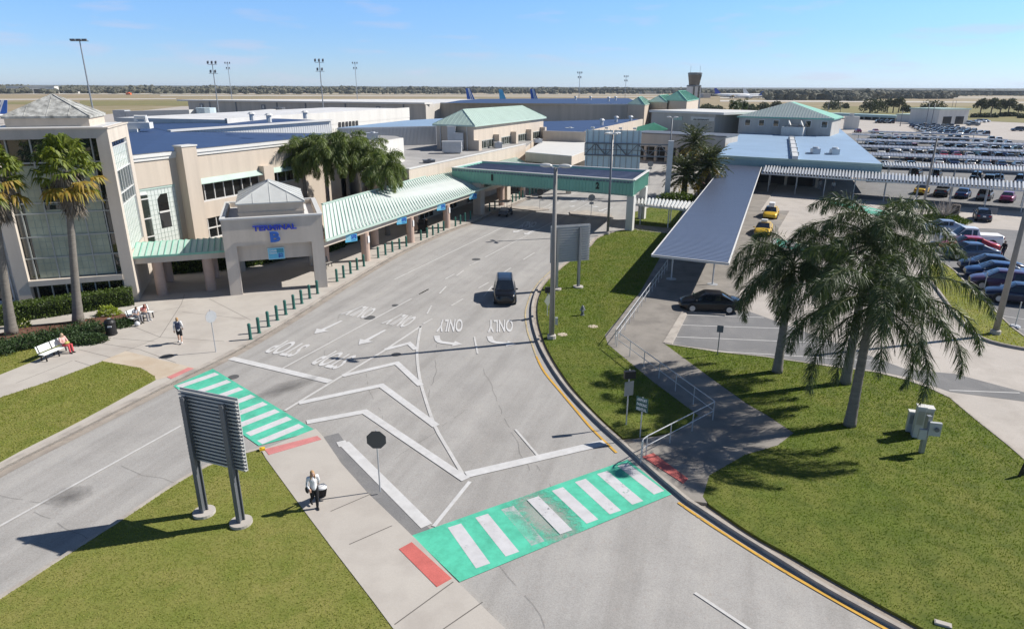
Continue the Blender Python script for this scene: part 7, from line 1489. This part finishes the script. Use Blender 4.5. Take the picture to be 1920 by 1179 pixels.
# ---- far cars: one mesh per kind and colour, copies share it
FAR = {}
def far_mesh(kind, col):
    if (kind, col) not in FAR:
        g_ = car_geo(kind); b = MB(); b.merge(g_['body'])
        for k in ('windshield', 'rear_window', 'side_window_l', 'side_window_r'): b.merge(g_[k], 1)
        [b.merge(a_, 2) for a_ in g_['arches']]; b.merge(g_['trim'], 2)
        for t, r in g_['wheels']: b.merge(t, 2); b.merge(r, 3)
        for h in g_['lights']: b.merge(h, 3)
        for h in g_['tails']: b.merge(h, 4)
        if 'cover' in g_: b.merge(g_['cover'], 2)
        FAR[(kind, col)] = b.mesh('far_car', [PM[col], M['car_glass'], M['tyre'], M['headlight'], M['taillight']])
    return FAR[(kind, col)]
CR = random.Random(19)
def far_car(kind, col, p, head, label, group):
    o = bpy.data.objects.new({'suv': 'parked_suv', 'pickup': 'pickup_truck', 'van': 'parked_van'}.get(kind, 'parked_car'), far_mesh(kind, col)); COL.objects.link(o); o.location = (p.x, p.y, 0); o.rotation_euler = (0, 0, head); tag(o, label, {'suv': 'suv', 'pickup': 'pickup truck', 'van': 'van'}.get(kind, 'car'), group)
PAL = ['white'] * 6 + ['silver'] * 5 + ['black'] * 4 + ['grey'] * 3 + ['blue', 'navy', 'steel blue', 'red', 'dark red', 'red', 'black', 'grey', 'green', 'tan', 'teal', 'pale blue']
KIN = ['sedan'] * 5 + ['hatch'] * 2 + ['suv'] * 4 + ['van']
def row(name, pl, pr, spec=None, n=None, skip=0.0, pal=PAL, step=2.75, flip=.5, kin=KIN):
    A, B = V(*pl), V(*pr); d = (B - A); L = d.length; d.normalize(); nn = Vector((-d.y, d.x, 0)); nn = nn if nn.y > 0 else -nn; cnt = {}
    n = n or int(L / step) + 1
    for i in range(n):
        k, c = (spec[i] if spec and i < len(spec) else (CR.choice(kin), CR.choice(pal)))
        if k is None or (not spec and CR.random() < skip): continue
        f = 1 if CR.random() < flip else -1; p = A + d * (L * (i + .5) / n if not spec else L * i / max(1, n - 1)) + nn * CR.uniform(-.3, .3)
        w = {'suv': 'suv', 'pickup': 'pickup', 'van': 'van', 'hatch': 'hatchback', 'sedan': 'sedan'}[k]; cnt[(c, w)] = cnt.get((c, w), 0) + 1
        far_car(k, c, p, math.atan2(nn.y * f, nn.x * f) + CR.uniform(-.04, .04), '%s %s, %s from left in the %s' % (c, w, ordw(cnt[(c, w)] - 1), name), 'parked cars in the ' + name)
row('row under the ribbed walkway', (1727, 363), (1888, 377), [('sedan', 'yellow'), ('pickup', 'black'), ('sedan', 'blue'), ('suv', 'grey'), ('sedan', 'magenta')], 5, flip=1)
row('row behind the ribbed walkway', (1716, 331), (1955, 348), [('van', 'black'), ('suv', 'black'), (None, None), ('suv', 'black'), ('sedan', 'white'), ('suv', 'silver'), ('sedan', 'white')], 7, flip=1)
row('low white pair behind the walkway', (1824, 345), (1852, 347), [('sedan', 'white'), ('van', 'white')], 2)
row('row before the first carport', (1744, 309), (1985, 319), None, 8, .1, ['silver', 'teal', 'white', 'purple', 'pale blue', 'white', 'silver', 'blue'])
row('shaded row of the first carport', (1596, 312), (1720, 317), None, 5, .1, ['black', 'grey', 'white'])
row('second carport front row', (1648, 298), (1985, 312), None, 14, .12, ['dark red', 'black', 'black', 'silver', 'white', 'grey', 'black', 'blue'])
row('second carport back row', (1640, 290), (1985, 303.5), None, None, .15)
row('third carport front row', (1630, 283), (1985, 296.5), None, None, .1)
row('third carport back row', (1622, 277), (1985, 290), None, None, .15)
row('fourth carport front row', (1618, 270), (1985, 282), None, None, .12)
row('fourth carport back row', (1612, 265.5), (1985, 277), None, None, .3)
row('open row before the fifth carport', (1630, 258.5), (1880, 266.5), None, 17, .25)
for i in range(7): row('%s row of the tight block' % ORD[i], (1705 + 4.5 * i, 237.5 + 2.3 * i), (1788 + 11 * i, 240.0 + 2.4 * i), None, 10, .04, ['pale blue', 'white', 'silver', 'navy', 'steel blue', 'silver', 'white', 'black', 'grey'], kin=['sedan', 'hatch', 'sedan', 'suv'])
row('dark group on the open lot', (1645, 231), (1672, 231.5), [('suv', 'black'), ('suv', 'black'), ('suv', 'grey'), ('suv', 'black')], 4); row('lone pair below the office roof edge', (1608, 248.5), (1640, 249), [('sedan', 'magenta'), ('sedan', 'red')], 2)
row('white group beside the garage', (1815, 233), (1846, 229), [('van', 'white'), ('pickup', 'silver'), ('sedan', 'white'), ('suv', 'white'), ('sedan', 'silver')], 5); row('far right lane', (1824, 236), (1908, 246), [('pickup', 'grey'), ('suv', 'steel blue')], 2)
row('front of the rental building', (1712, 230.5), (1776, 232.5), [('sedan', 'dark red'), ('sedan', 'grey')], 2)
# golf cart under the bridge
q = V(948, 404); gc = empty('golf_cart', q, 'small dark golf cart with a pale roof in the shade under the green bridge', 'golf cart'); hd = (V(960, 399) - V(930, 412)).normalized(); hn = Vector((-hd.y, hd.x, 0)); U = Vector((0, 0, 1))
b = MB(); b.ibox(q - hd * 1.1 - hn * .55 + U * .3, hd * 2.2, hn * 1.1, U * .12); b.ibox(q + hd * .65 - hn * .55 + U * .4, hd * .4, hn * 1.1, U * .45); b.ibox(q - hd * 1.1 - hn * .55 + U * .4, hd * .7, hn * 1.1, U * .3); b.part('body', M['steel_dark'], gc)
b = MB(); b.ibox(q - hd * .9 - hn * .6 + U * 1.85, hd * 1.8, hn * 1.2, U * .07); b.part('roof', M['concrete_tan'], gc)
b = MB(); b.ibox(q - hd * .45 - hn * .5 + U * .62, hd * .45, hn * 1.0, U * .12); b.ibox(q - hd * .5 - hn * .5 + U * .7, hd * .1, hn * 1.0, U * .45); b.part('seat', M['tan'], gc)
for a, c in ((-.85, -.55), (-.85, .55), (.8, -.55), (.8, .55)): p = q + hd * a + hn * c; b = MB(); b.bar(p + U * .4, p + U * 1.87, .05, .05); b.part('post', M['black'], gc); p = q + hd * (a * .95) + hn * c; b = MB(); b.tube([p - hn * .08 + U * .22, p + hn * .08 + U * .22], .22, 12); b.part('wheel', M['tyre'], gc)
# ================================================================ people
SKIN = paint('skin', (0.50, 0.31, 0.22), 0.6, 0.04, 4.0); M['eye'] = paint('eye', (0.02, 0.02, 0.02), 0.3); M['lip'] = paint('lip', (0.35, 0.12, 0.10), 0.5)
def cloth(n, c): M[n] = paint(n, c, 0.9, 0.08, 6.0, fine=0.06); return M[n]
for n, c in (('c_white', (.70, .70, .70)), ('c_black', (.015, .015, .017)), ('c_pink', (.72, .42, .38)), ('c_coral', (.60, .09, .10)), ('c_grey', (.40, .41, .44)), ('c_navy', (.03, .04, .08)), ('c_rose', (.55, .22, .2)), ('h_blond', (.42, .26, .13)), ('h_light', (.55, .40, .25)), ('h_dark', (.03, .022, .018)), ('h_red', (.20, .035, .03)), ('c_olive', (.42, .40, .12)), ('c_grey2', (.22, .22, .23))): cloth(n, c)
def remesh(o, v):
    m = o.modifiers.new('remesh', 'REMESH'); m.mode = 'VOXEL'; m.voxel_size = v; m.use_smooth_shade = True
    s = o.modifiers.new('smooth', 'SMOOTH'); s.iterations = 3; s.factor = .4
def limb(b, pts, r, n=10):
    b.tube(pts, r, n)
    for p, q in zip(pts, r): b.ell(p, (q, q, q), 8)
def person(loc, head, H, J, label, shirt, legs, hair, hair_len=.0, sleeves='long', shorts=False, shoes='c_black', extra=None, skin=None):
    s = H / 1.72; o = empty('person', (0, 0, 0), label, 'person'); sk = skin or SKIN
    D = dict(pelvis=(0, 0, .95), chest=(0, 0, 1.28), neck=(0, 0, 1.46), head=(.02, 0, 1.60), sl=(0, .175, 1.40), sr=(0, -.175, 1.40), el=(.0, .235, 1.13), er=(.0, -.235, 1.13), wl=(.08, .24, .89), wr=(.08, -.24, .89), hl=(0, .085, .92), hr=(0, -.085, .92), kl=(.03, .095, .50), kr=(.03, -.095, .50), al=(0, .095, .085), ar=(0, -.095, .085))
    D.update(J); P = {k: Vector(v) for k, v in D.items()}; b = MB()
    limb(b, [P['pelvis'], P['pelvis'].lerp(P['chest'], .5), P['chest']], [.125, .115, .13]); limb(b, [P['sl'], P['sr']], [.065, .065]); limb(b, [P['chest'], P['neck'], P['head'] - Vector((.02, 0, .06))], [.11, .052, .05])
    hd_ = P['head']; fw = Vector((1, 0, 0)); b.ell(hd_, (.095, .078, .118), 14); b.ell(hd_ + Vector((.035, 0, -.055)), (.06, .055, .06), 10); b.ell(hd_ + Vector((.098, 0, -.012)), (.018, .013, .022), 8)
    for t in (1, -1): b.ell(hd_ + Vector((-.005, t * .08, -.01)), (.018, .012, .03), 8)
    for a in 'lr':
        t = 1 if a == 'l' else -1; S, E, W = P['s' + a], P['e' + a], P['w' + a]; limb(b, [S, S.lerp(E, .5), E, E.lerp(W, .45), W], [.055, .05, .04, .038, .027])
        d = (W - E).normalized(); sd = d.cross(Vector((1, 0, 0.2))).normalized(); up = sd.cross(d); pc = W + d * .05; b.ell(pc, (.034, .034, .045), 8); b.bar(W + d * .01, W + d * .095, .075, .028, 0, up)
        for k, ln in enumerate((.065, .078, .085, .075)):
            f0 = W + d * .09 + sd * ((k - 1.5) * .02); f1 = f0 + d * ln * .55 - up * .008; f2 = f1 + d * ln * .42 - up * .028; limb(b, [f0, f1, f2], [.0098, .009, .008], 6)
        t0 = W + d * .03 + sd * -.035; t1 = t0 + d * .035 - sd * .022 - up * .01; t2 = t1 + d * .032 - sd * .004 - up * .012; limb(b, [t0, t1, t2], [.0115, .0105, .0095], 6)
        Hp, K_, A_ = P['h' + a], P['k' + a], P['a' + a]; limb(b, [P['pelvis'].lerp(Hp, .8), Hp.lerp(K_, .35), K_, K_.lerp(A_, .3), A_], [.10, .085, .058, .058, .038]); ft = A_ + Vector((.13, 0, -.055 if A_.z < .16 else -.1)); limb(b, [A_ - Vector((.03, 0, .035)), ft], [.038, .03])
    bo = b.part('body', sk, o); remesh(bo, .0085)
    b = MB(); limb(b, [P['pelvis'] + Vector((0, 0, -.02)), P['pelvis'].lerp(P['chest'], .5), P['chest'], P['chest'].lerp(P['neck'], .55)], [.142, .132, .146, .10]); limb(b, [P['sl'], P['sr']], [.078, .078])
    for a in 'lr':
        S, E, W = P['s' + a], P['e' + a], P['w' + a]
        if sleeves == 'long': limb(b, [S, E, E.lerp(W, .9)], [.07, .054, .042])
        else: limb(b, [S, S.lerp(E, .62)], [.07, .06])
    so = b.part('shirt', M[shirt], o); remesh(so, .012)
    b = MB(); limb(b, [P['pelvis'] + Vector((0, 0, .03)), P['pelvis'] - Vector((0, 0, .03))], [.138, .135])
    for a in 'lr':
        Hp, K_, A_ = P['h' + a], P['k' + a], P['a' + a]
        if shorts: limb(b, [P['pelvis'].lerp(Hp, .8), Hp.lerp(K_, .35), Hp.lerp(K_, .92)], [.114, .102, .09])
        else: limb(b, [P['pelvis'].lerp(Hp, .8), Hp.lerp(K_, .35), K_, A_ + (K_ - A_) * .08], [.112, .098, .074, .056])
    lo_ = b.part('trousers', M[legs], o); remesh(lo_, .012)
    for a in 'lr':
        A_ = P['a' + a]; b = MB(); tz = -.055 if A_.z < .16 else -.1; limb(b, [A_ - Vector((.04, 0, .035)), A_ + Vector((.06, 0, tz * .8)), A_ + Vector((.15, 0, tz))], [.05, .046, .036]); x = b.part('shoe', M[shoes], o); remesh(x, .012)
    b = MB(); b.ell(hd_ + Vector((-.018, 0, .028)), (.10, .09, .112), 12); b.ell(hd_ + Vector((-.05, 0, -.03)), (.07, .086, .10), 10)
    if hair_len: b.ell(hd_ + Vector((-.05, 0, -.04 - hair_len * .45)), (.062, .09, .08 + hair_len * .5), 12); [b.ell(hd_ + Vector((.005, t * .075, -.05 - hair_len * .3)), (.05, .03, .06 + hair_len * .4), 10) for t in (1, -1)]
    x = b.part('hair', M[hair], o); remesh(x, .012)
    b = MB(); [b.ell(hd_ + Vector((.085, t * .032, .012)), (.012, .014, .009), 8) for t in (1, -1)]; b.part('eyes', M['eye'], o)
    b = MB(); b.ell(hd_ + Vector((.088, 0, -.062)), (.012, .024, .009), 8); b.part('mouth', M['lip'], o)
    if extra: extra(o, P)
    o.location = loc; o.rotation_euler = (0, 0, head); o.scale = (s, s, s); return o
WALK = dict(kl=(.20, .095, .54), al=(.24, .095, .10), kr=(.03, -.095, .50), ar=(-.27, -.095, .16), el=(-.08, .24, 1.14), wl=(-.03, .25, .90), er=(.06, -.235, 1.14), wr=(.20, -.22, .94))
SIT = dict(pelvis=(0, 0, .55), chest=(-.09, 0, .88), neck=(-.09, 0, 1.06), head=(-.04, 0, 1.19), sl=(-.09, .175, 1.0), sr=(-.09, -.175, 1.0), el=(.02, .23, .76), er=(.02, -.23, .76), wl=(.22, .10, .70), wr=(.22, -.10, .70), hl=(.02, .09, .54), hr=(.02, -.09, .54), kl=(.43, .12, .55), kr=(.43, -.10, .55), al=(.45, .13, .085), ar=(.47, -.10, .085))
# woman with suitcase
wl_, wr_ = V(592, 951, .12), V(652, 1060, .12); hd = (wr_ - wl_); ha_ = math.atan2(hd.y, hd.x)
J = dict(WALK); J.update(kl=(.10, .07, .52), al=(.10, .05, .085), kr=(.0, -.08, .50), ar=(-.30, -.09, .20), el=(-.10, .25, 1.14), wl=(-.27, .27, .90), er=(.02, -.25, 1.14), wr=(.10, -.20, .98), head=(.05, 0, 1.585))
def bag(o, P):
    b = MB(); b.ell(Vector((.05, -.27, .93)), (.17, .065, .12), 12); b.part('handbag', M['c_black'], o); b = MB(); b.tube([Vector((.0, -.13, 1.46)), Vector((.06, -.25, 1.25)), Vector((.06, -.28, 1.02))], .012, 6); b.tube([Vector((.0, -.13, 1.46)), Vector((-.07, -.24, 1.25)), Vector((-.03, -.28, 1.02))], .012, 6); b.part('bag_strap', M['c_black'], o)
person(wl_, ha_, 1.72, J, 'woman in white top and black leggings pulling a suitcase along the wedge walk', 'c_white', 'c_black', 'h_blond', .26, extra=bag)
fwd = Vector((math.cos(ha_), math.sin(ha_), 0)); lft = Vector((-fwd.y, fwd.x, 0)); sc0 = wl_ + lft * .36 - fwd * .62; su = empty('suitcase', sc0, 'black wheeled suitcase with a white jacket on top behind the walking woman', 'suitcase'); U = Vector((0, 0, 1)); tl_ = (U * .86 + fwd * .5).normalized(); pr = tl_.cross(lft).normalized()
b = MB(); O = sc0 + U * .08; b.ibox(O - lft * .21 - pr * .13, lft * .42, pr * .26, tl_ * .62); b.part('shell', M['c_black'], su, bevel=.03); b = MB(); [b.tube([O + lft * t + tl_ * .6, O + lft * t + tl_ * .95], .012, 6) for t in (-.1, .1)]; b.tube([O - lft * .1 + tl_ * .95, O + lft * .1 + tl_ * .95], .016, 6); b.part('handle', M['steel'], su)
for t in (-.17, .17): b = MB(); p = O + lft * t; b.tube([p - lft * .02 - U * .03, p + lft * .02 - U * .03], .05, 10); b.part('wheel', M['tyre'], su)
b = MB(); b.ell(O + tl_ * .66, (.24, .19, .09), 12); b.ell(O + tl_ * .6 + lft * .12, (.12, .13, .12), 10); x = b.part('jacket', M['c_white'], su, smooth=True)
# man with backpack
def pack(o, P):
    b = MB(); b.ibox((-.30, -.15, 1.02), (.17, 0, 0), (0, .30, 0), (0, 0, .44)); b.ibox((-.34, -.11, 1.06), (.05, 0, 0), (0, .22, 0), (0, 0, .24)); b.part('backpack', M['c_navy'], o, bevel=.04); b = MB(); [b.tube([Vector((-.13, t, 1.46)), Vector((.08, t, 1.47)), Vector((.15, t, 1.30)), Vector((.02, t * 1.5, 1.08))], .022, 6) for t in (.11, -.11)]; b.part('strap', M['c_navy'], o)
person(V(339, 643, .12), math.radians(112), 1.76, dict(WALK), 'man with a dark backpack, white shirt and black shorts walking over the plaza', 'c_white', 'c_black', 'h_blond', 0, 'long', True, 'c_white', pack)
# seated people: bench frame A + d*t, facing -n
def seat(B, t, label, *a, **k):
    A, d, L = B; n = Vector((-d.y, d.x, 0)); p = A + d * t + n * .22; J = dict(SIT); J.update(k.pop('J', {})); return person((p.x, p.y, .12), math.atan2(-n.y, -n.x), k.pop('H', 1.66), J, label, *a, **k)
def lapbag(o, P): b = MB(); b.ell(Vector((.24, .0, .70)), (.13, .17, .10), 12); b.part('handbag', M['c_olive'], o, smooth=True)
seat(BENCH1, 1.62, 'blond woman in a pink top and coral trousers seated on the bench', 'c_pink', 'c_coral', 'h_light', .1, extra=lapbag)
seat(BENCH2, .45, 'seated person in a pale grey shirt and dark trousers, nearer one on the end-on bench', 'c_grey', 'c_grey2', 'h_dark', 0, 'short', J=dict(chest=(.04, 0, .86), neck=(.12, 0, 1.02), head=(.22, 0, 1.12), sl=(.08, .175, .97), sr=(.08, -.175, .97)))
seat(BENCH2, 1.1, 'seated red haired person in a rose top, farther one on the end-on bench', 'c_rose', 'c_grey2', 'h_red', .1, 'short', shoes='c_white', J=dict(chest=(.06, 0, .86), neck=(.15, 0, 1.02), head=(.25, 0, 1.12), sl=(.1, .175, .97), sr=(.1, -.175, .97)))
q = V(258, 611, .125); b = MB(); b.ell(q + U * .16, (.2, .16, .16), 10); b.ell(q + U * .3, (.1, .05, .06), 8); b.thing('white_bag', M['c_white'], 'white carrier bag on the ground under the end-on bench', 'bag', smooth=True)
person(V(1878, 484), math.radians(200), 1.75, {}, 'person in black clothes standing behind the red coupe', 'c_black', 'c_navy', 'h_dark', 0)
person(V(1536, 357), math.radians(250), 1.75, {}, 'person in a pale grey shirt in the shade of the office canopy, left one', 'c_grey', 'c_grey2', 'h_dark', 0); person(V(1561, 359), math.radians(250), 1.70, {}, 'person in a white shirt by the canopy post, right of two in the shade', 'c_white', 'c_grey2', 'h_dark', .1)
person(V(801, 437, .12), math.radians(230), 1.75, {}, 'person in black beside a dark luggage trolley under the long canopy', 'c_black', 'c_black', 'h_dark', 0)
q = V(792, 436, .12); tr = empty('luggage_trolley', q, 'dark upright luggage trolley under the long canopy', 'trolley'); b = MB(); b.ibox(q + Vector((-.45, -.3, .2)), (.9, 0, 0), (0, .6, 0), (0, 0, .9)); b.ibox(q + Vector((-.4, -.25, 1.1)), (.7, 0, 0), (0, .5, 0), (0, 0, .4)); b.part('bags', M['c_black'], tr, bevel=.05); b = MB(); b.ibox(q + Vector((-.55, -.35, .14)), (1.1, 0, 0), (0, .7, 0), (0, 0, .05)); b.part('platform', M['steel_dark'], tr)
for a, c in ((-.45, -.25), (-.45, .25), (.45, -.25), (.45, .25)): b = MB(); p = q + Vector((a, c, .07)); b.tube([p - Vector((0, .03, 0)), p + Vector((0, .03, 0))], .07, 10); b.part('wheel', M['tyre'], tr)
# ================================================================ airfield in the distance
q = V(1297, 212); ct = empty('control_tower', q, 'airport control tower with a dark flared glass cab on a pale shaft', 'control tower'); th = z_at(q, 137); sh = th * .66; R_ = Matrix.Rotation(math.radians(12), 3, 'Z')
b = MB(); b.ibox(q + R_ @ Vector((-3.6, -3.6, 0)), R_ @ Vector((7.2, 0, 0)), R_ @ Vector((0, 7.2, 0)), (0, 0, sh)); b.part('shaft', M['white_wall'], ct)
for a in (-1.7, 1.9): b = MB(); b.ibox(q + R_ @ Vector((a - .55, -3.75, 0)), R_ @ Vector((1.1, 0, 0)), R_ @ Vector((0, .2, 0)), (0, 0, sh)); b.part('glazing_strip', M['glass_dark'], ct)
b = MB(); b.lathe(q + U * sh, [(4.0, 0), (5.0, .1), (5.0, .9), (4.0, 1.0)], 8); b.part('gallery', M['steel_dark'], ct)
b = MB(); b.lathe(q + U * (sh + 1), [(3.6, 0), (3.9, 2.2), (4.7, th - sh - 2.2), (4.7, th - sh - 1.6)], 8); b.part('cab', M['glass_dark'], ct); b = MB(); b.lathe(q + U * (th - .6), [(4.9, 0), (4.9, .5), (4.2, .8)], 8); b.part('roof', M['steel_dark'], ct)
for a in (-3.2, 3.2): b = MB(); p = q + Vector((a, 0, th)); b.tube([p, p + U * 4.5], .09, 5); b.part('antenna', M['steel'], ct)
def plane(tail_px, D, head, L, label, fus='white_paint', fin='letter_blue2', stripe=None, half=True):
    """tail fin tip pixel and distance fix the place"""
    x, y = tail_px; s = FPX / (D * .946); ox = (x - PW / 2) / s; o = empty('airliner', (ox, D, 0), label, 'aeroplane', 'airliners on the airfield'); c, e = math.cos(head), math.sin(head); R = L * .052
    T = lambda a, b_, z: Vector((ox + (a * c - b_ * e), D + (a * e + b_ * c), z)); z0 = R * 1.55; b = MB()
    prof = [(0, .08, .55), (.08, .42, .35), (.2, .85, .1), (.3, 1, 0), (.85, 1, 0), (.93, .82, -.05), (.98, .45, -.1), (1, .06, -.15)]; b.tube([T(q_ * L, 0, z0 + dz * R) for q_, r, dz in prof], [r * R for q_, r, dz in prof], 14); b.part('fuselage', M[fus], o, smooth=True)
    hgt_f = max(L * .13, HC + (164.5 - y) / s - z0 - .95 * R); b = MB(); pts = [(.19 * L, .95 * R), (.06 * L, .95 * R + hgt_f), (-.005 * L, .95 * R + hgt_f), (.03 * L, .8 * R)]; A = [T(a, .18, z0 + z) for a, z in pts]; B = [T(a, -.18, z0 + z) for a, z in pts]; b.add(A + B, [(0, 1, 2, 3), (7, 6, 5, 4)] + [((i + 1) % 4, i, 4 + i, 4 + (i + 1) % 4) for i in range(4)]); fo = b.part('tail_fin', M[fin], o)
    if stripe:
        b = MB()
        for k in (.3, .55): 
            for sg in (.2, -.2): qs = [pts[0], pts[1]]; a0 = (.19 * L - k * .15 * L, .97 * R), (.06 * L - k * .05 * L, .95 * R + hgt_f); b.bar(T(a0[0][0], sg, z0 + a0[0][1]), T(a0[1][0], sg, z0 + a0[1][1]), .06, .5)
        b.part('stripe', M[stripe], fo)
    for sg in (1, -1):
        b = MB(); q_ = [T(.58 * L, sg * R * .8, z0 - .4 * R), T(.42 * L, sg * R * .8, z0 - .4 * R), T(.33 * L, sg * L * .46, z0 + .3 * R), T(.37 * L, sg * L * .46, z0 + .3 * R)]; slab(b, q_, .35); b.part('wing', M['white_metal'], o)
        b = MB(); q_ = [T(.13 * L, sg * R * .4, z0 + .4 * R), T(.04 * L, sg * R * .4, z0 + .4 * R), T(-.01 * L, sg * L * .17, z0 + .6 * R), T(.03 * L, sg * L * .17, z0 + .6 * R)]; slab(b, q_, .2); b.part('tailplane', M['white_metal'], o)
        b = MB(); b.tube([T(.50 * L, sg * L * .17, z0 - .8 * R), T(.60 * L, sg * L * .17, z0 - .8 * R)], R * .5, 10); b.part('engine', M['galv'], o); b = MB(); p = T(.5 * L, sg * L * .06, 0); b.tube([p, p + U * z0], .4, 8); b.part('gear', M['steel_dark'], o)
    p = T(.9 * L, 0, 0); b = MB(); b.tube([p, p + U * z0], .35, 8); b.part('gear', M['steel_dark'], o); return o
plane((872, 166), 420, math.radians(8), 38, 'navy airliner with a striped blue tail fin, leftmost of three tails over the roofs', 'navy_air' if 'navy_air' in M else 'letter_blue2', 'letter_blue2', 'white_paint')
plane((934, 168), 420, math.radians(10), 34, 'airliner with a plain light blue tail fin, middle of three tails over the roofs', 'letter_blue2', 'sign_cyan'); plane((993, 167), 425, math.radians(8), 36, 'white airliner with a blue striped tail fin, rightmost of three over the roofs', 'white_paint', 'letter_blue2', 'white_paint')
plane((5, 190), 300, math.radians(200), 36, 'airliner with a blue tail at the far left behind the tower roof', 'white_paint', 'letter_blue2', 'white_paint')
plane((1338, 166), 1150, math.radians(4), 62, 'white airliner with a dark tail parked right of the control tower', 'white_paint', 'navy_fin' if 'navy_fin' in M else 'letter_blue'); plane((1392, 166), 1180, math.radians(4), 60, 'all white airliner parked before the forest, middle of three', 'white_paint', 'white_paint'); plane((1432, 170), 1120, math.radians(186), 46, 'white and blue airliner parked before the forest, rightmost of three', 'white_paint', 'letter_blue2')
def shed(name, a, b_, ytop, depth, label, wm='white_wall', doors=0, roofm='trim_white'):
    A, B = V(*a), V(*b_); d = B - A; Fq = Frame(A, math.atan2(d.y, d.x)); h = z_at(A, ytop); L = d.length; o = empty(name, (A + B) / 2, label, 'hangar' if doors else 'building'); b = MB(); b.fb(Fq, 0, L, 0, depth, 0, h); b.part('wall', M[wm], o); b = MB(); b.fb(Fq, -.5, L + .5, -.6, depth + .5, h, h + .6); b.part('roof', M[roofm], o)
    for i in range(doors): b = MB(); w = L / doors; b.fb(Fq, i * w + w * .12, i * w + w * .88, -.15, 0, 0, h * .62); b.part('hangar_door', M['dark'], o)
    return o
shed('hangar', (14, 176), (104, 176), 162, 40, 'white hangar with two dark open doors at the far left edge of the field', doors=2)
for i, (x0, x1, y, t, lb_) in enumerate(((118, 147, 175.5, 172.5, 'low white shed right of the far hangar'), (236, 256, 174.6, 170, 'white house at the treeline above the blue roof'), (268, 282, 174.6, 172.2, 'small white building at the treeline, left of a scattered pair'), (335, 352, 174.6, 172.4, 'small white building at the treeline, right of a scattered pair'), (1036, 1062, 172, 170, 'white sheds beyond the far runway'), (1205, 1235, 176.5, 173.3, 'dark roofed sheds left of the control tower'), (1318, 1332, 184, 176, 'pale storage shed right of the control tower base'))): shed('far_shed', (x0, y), (x1, y), t, 25, lb_, 'grey_wall' if i > 4 else 'white_wall')
b = MB(); q = V(236, 178); b.ibox(q, (9, 0, 0), (0, 5, 0), (0, 0, 3.5)); b.ibox(q + Vector((2, 0, 3.5)), (4, 0, 0), (0, 5, 0), (0, 0, 1.2)); b.thing('orange_marker_shed', M['orange'], 'small orange red service vehicle out on the airfield', 'service vehicle')
# jet bridges
jb = empty('jet_bridge', V(300, 250), 'long white jet bridge reaching left from the grey concourse', 'jet bridge'); A, B = V(238, 217, 5.5), V(362, 214.5, 6.5); b = MB(); b.bar(A, B, 3.2, 3.2); b.part('tunnel', M['white_metal'], jb); b = MB(); b.tube([B + Vector((4, 2, -5)), B + Vector((4, 2, 2.2))], 3.4, 12); b.part('rotunda', M['galv_blue'], jb); b = MB(); b.ibox(A + Vector((-4, -2, -2)), (4.5, 0, 0), (0, 4, 0), (0, 0, 4)); b.part('cab', M['galv'], jb); b = MB(); p = A.lerp(B, .3); b.ibox(Vector((p.x - 1, p.y - 1, 0)), (2, 0, 0), (0, 2, 0), (0, 0, 5)); b.part('leg', M['steel'], jb)
jb = empty('jet_bridge', V(470, 240), 'smaller white jet bridge at the foot of the grey concourse wall', 'jet bridge'); A, B = V(430, 219, 6), V(512, 211, 6.5); b = MB(); b.bar(A, B, 2.6, 2.4); b.part('tunnel', M['white_metal'], jb); b = MB(); b.tube([B + Vector((2, 2, -4)), B + Vector((2, 2, 1.8))], 2.2, 12); b.part('rotunda', M['steel_dark'], jb)
# rental building beyond the lot
ra = shed('garage_building', (1757, 234), (1812, 233), 206.5, 16, 'white garage with a mint roof band and two dark doorways past the lot', 'white_wall', 0, 'green_pale'); A, B = V(1757, 234), V(1812, 233); Fq = Frame(A, math.atan2((B - A).y, (B - A).x)); L = (B - A).length
for a in (.16, .58): b = MB(); b.fb(Fq, L * a, L * (a + .28), -.15, 0, 0, 3.6); b.part('doorway', M['dark'], ra)
rb = shed('rental_building', (1680, 228), (1757, 231.5), 216, 12, 'long white rental building with a mint fascia beyond the lot', 'white_wall', 0, 'green_pale'); A, B = V(1565, 222), V(1680, 227.5); Fq = Frame(A, math.atan2((B - A).y, (B - A).x)); L = (B - A).length; zt2 = z_at(A, 212.5)
ro = empty('rental_canopy', (A + B) / 2, 'long mint fascia canopy on posts left of the white rental building', 'canopy'); b = MB(); b.fb(Fq, -6, L, -1, 9, zt2 - 1.3, zt2); b.part('roof', M['teal_wall'], ro)
for i in range(9): b = MB(); b.fb(Fq, i * L / 8.2, i * L / 8.2 + .5, 0, .5, 0, zt2 - 1.3); b.part('post', M['tan_grey'], ro)
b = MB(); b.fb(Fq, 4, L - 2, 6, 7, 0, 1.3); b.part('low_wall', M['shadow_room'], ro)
q = V(1583, 243); b = MB(); b.ibox(q, (5, -1.5, 0), (.8, 3, 0), (0, 0, 5.2)); b.ibox(q + Vector((1.5, .2, 5.2)), (1.6, -.4, 0), (.3, 1, 0), (0, 0, 1.2)); b.thing('kiosk', M['white_wall'], 'white kiosk box at the right rear corner of the office roof', 'kiosk')
# ================================================================ air
b = MB(); b.box(-14600, 14600, -14600, 14600, -1.1, 60); hz = b.struct('haze', nmat('haze')[0], 'stuff', 'thin blue air over the whole airfield'); hz['category'] = 'haze'
nt = hz.data.materials[0].node_tree; nt.nodes.clear(); o_ = nt.nodes.new('ShaderNodeOutputMaterial'); v_ = nt.nodes.new('ShaderNodeVolumePrincipled'); v_.inputs['Color'].default_value = (0.72, 0.85, 1.0, 1); v_.inputs['Density'].default_value = 0.00005; v_.inputs['Anisotropy'].default_value = 0.2
nt.links.new(v_.outputs[0], o_.inputs['Volume'])
sc.cycles.volume_bounces = 1
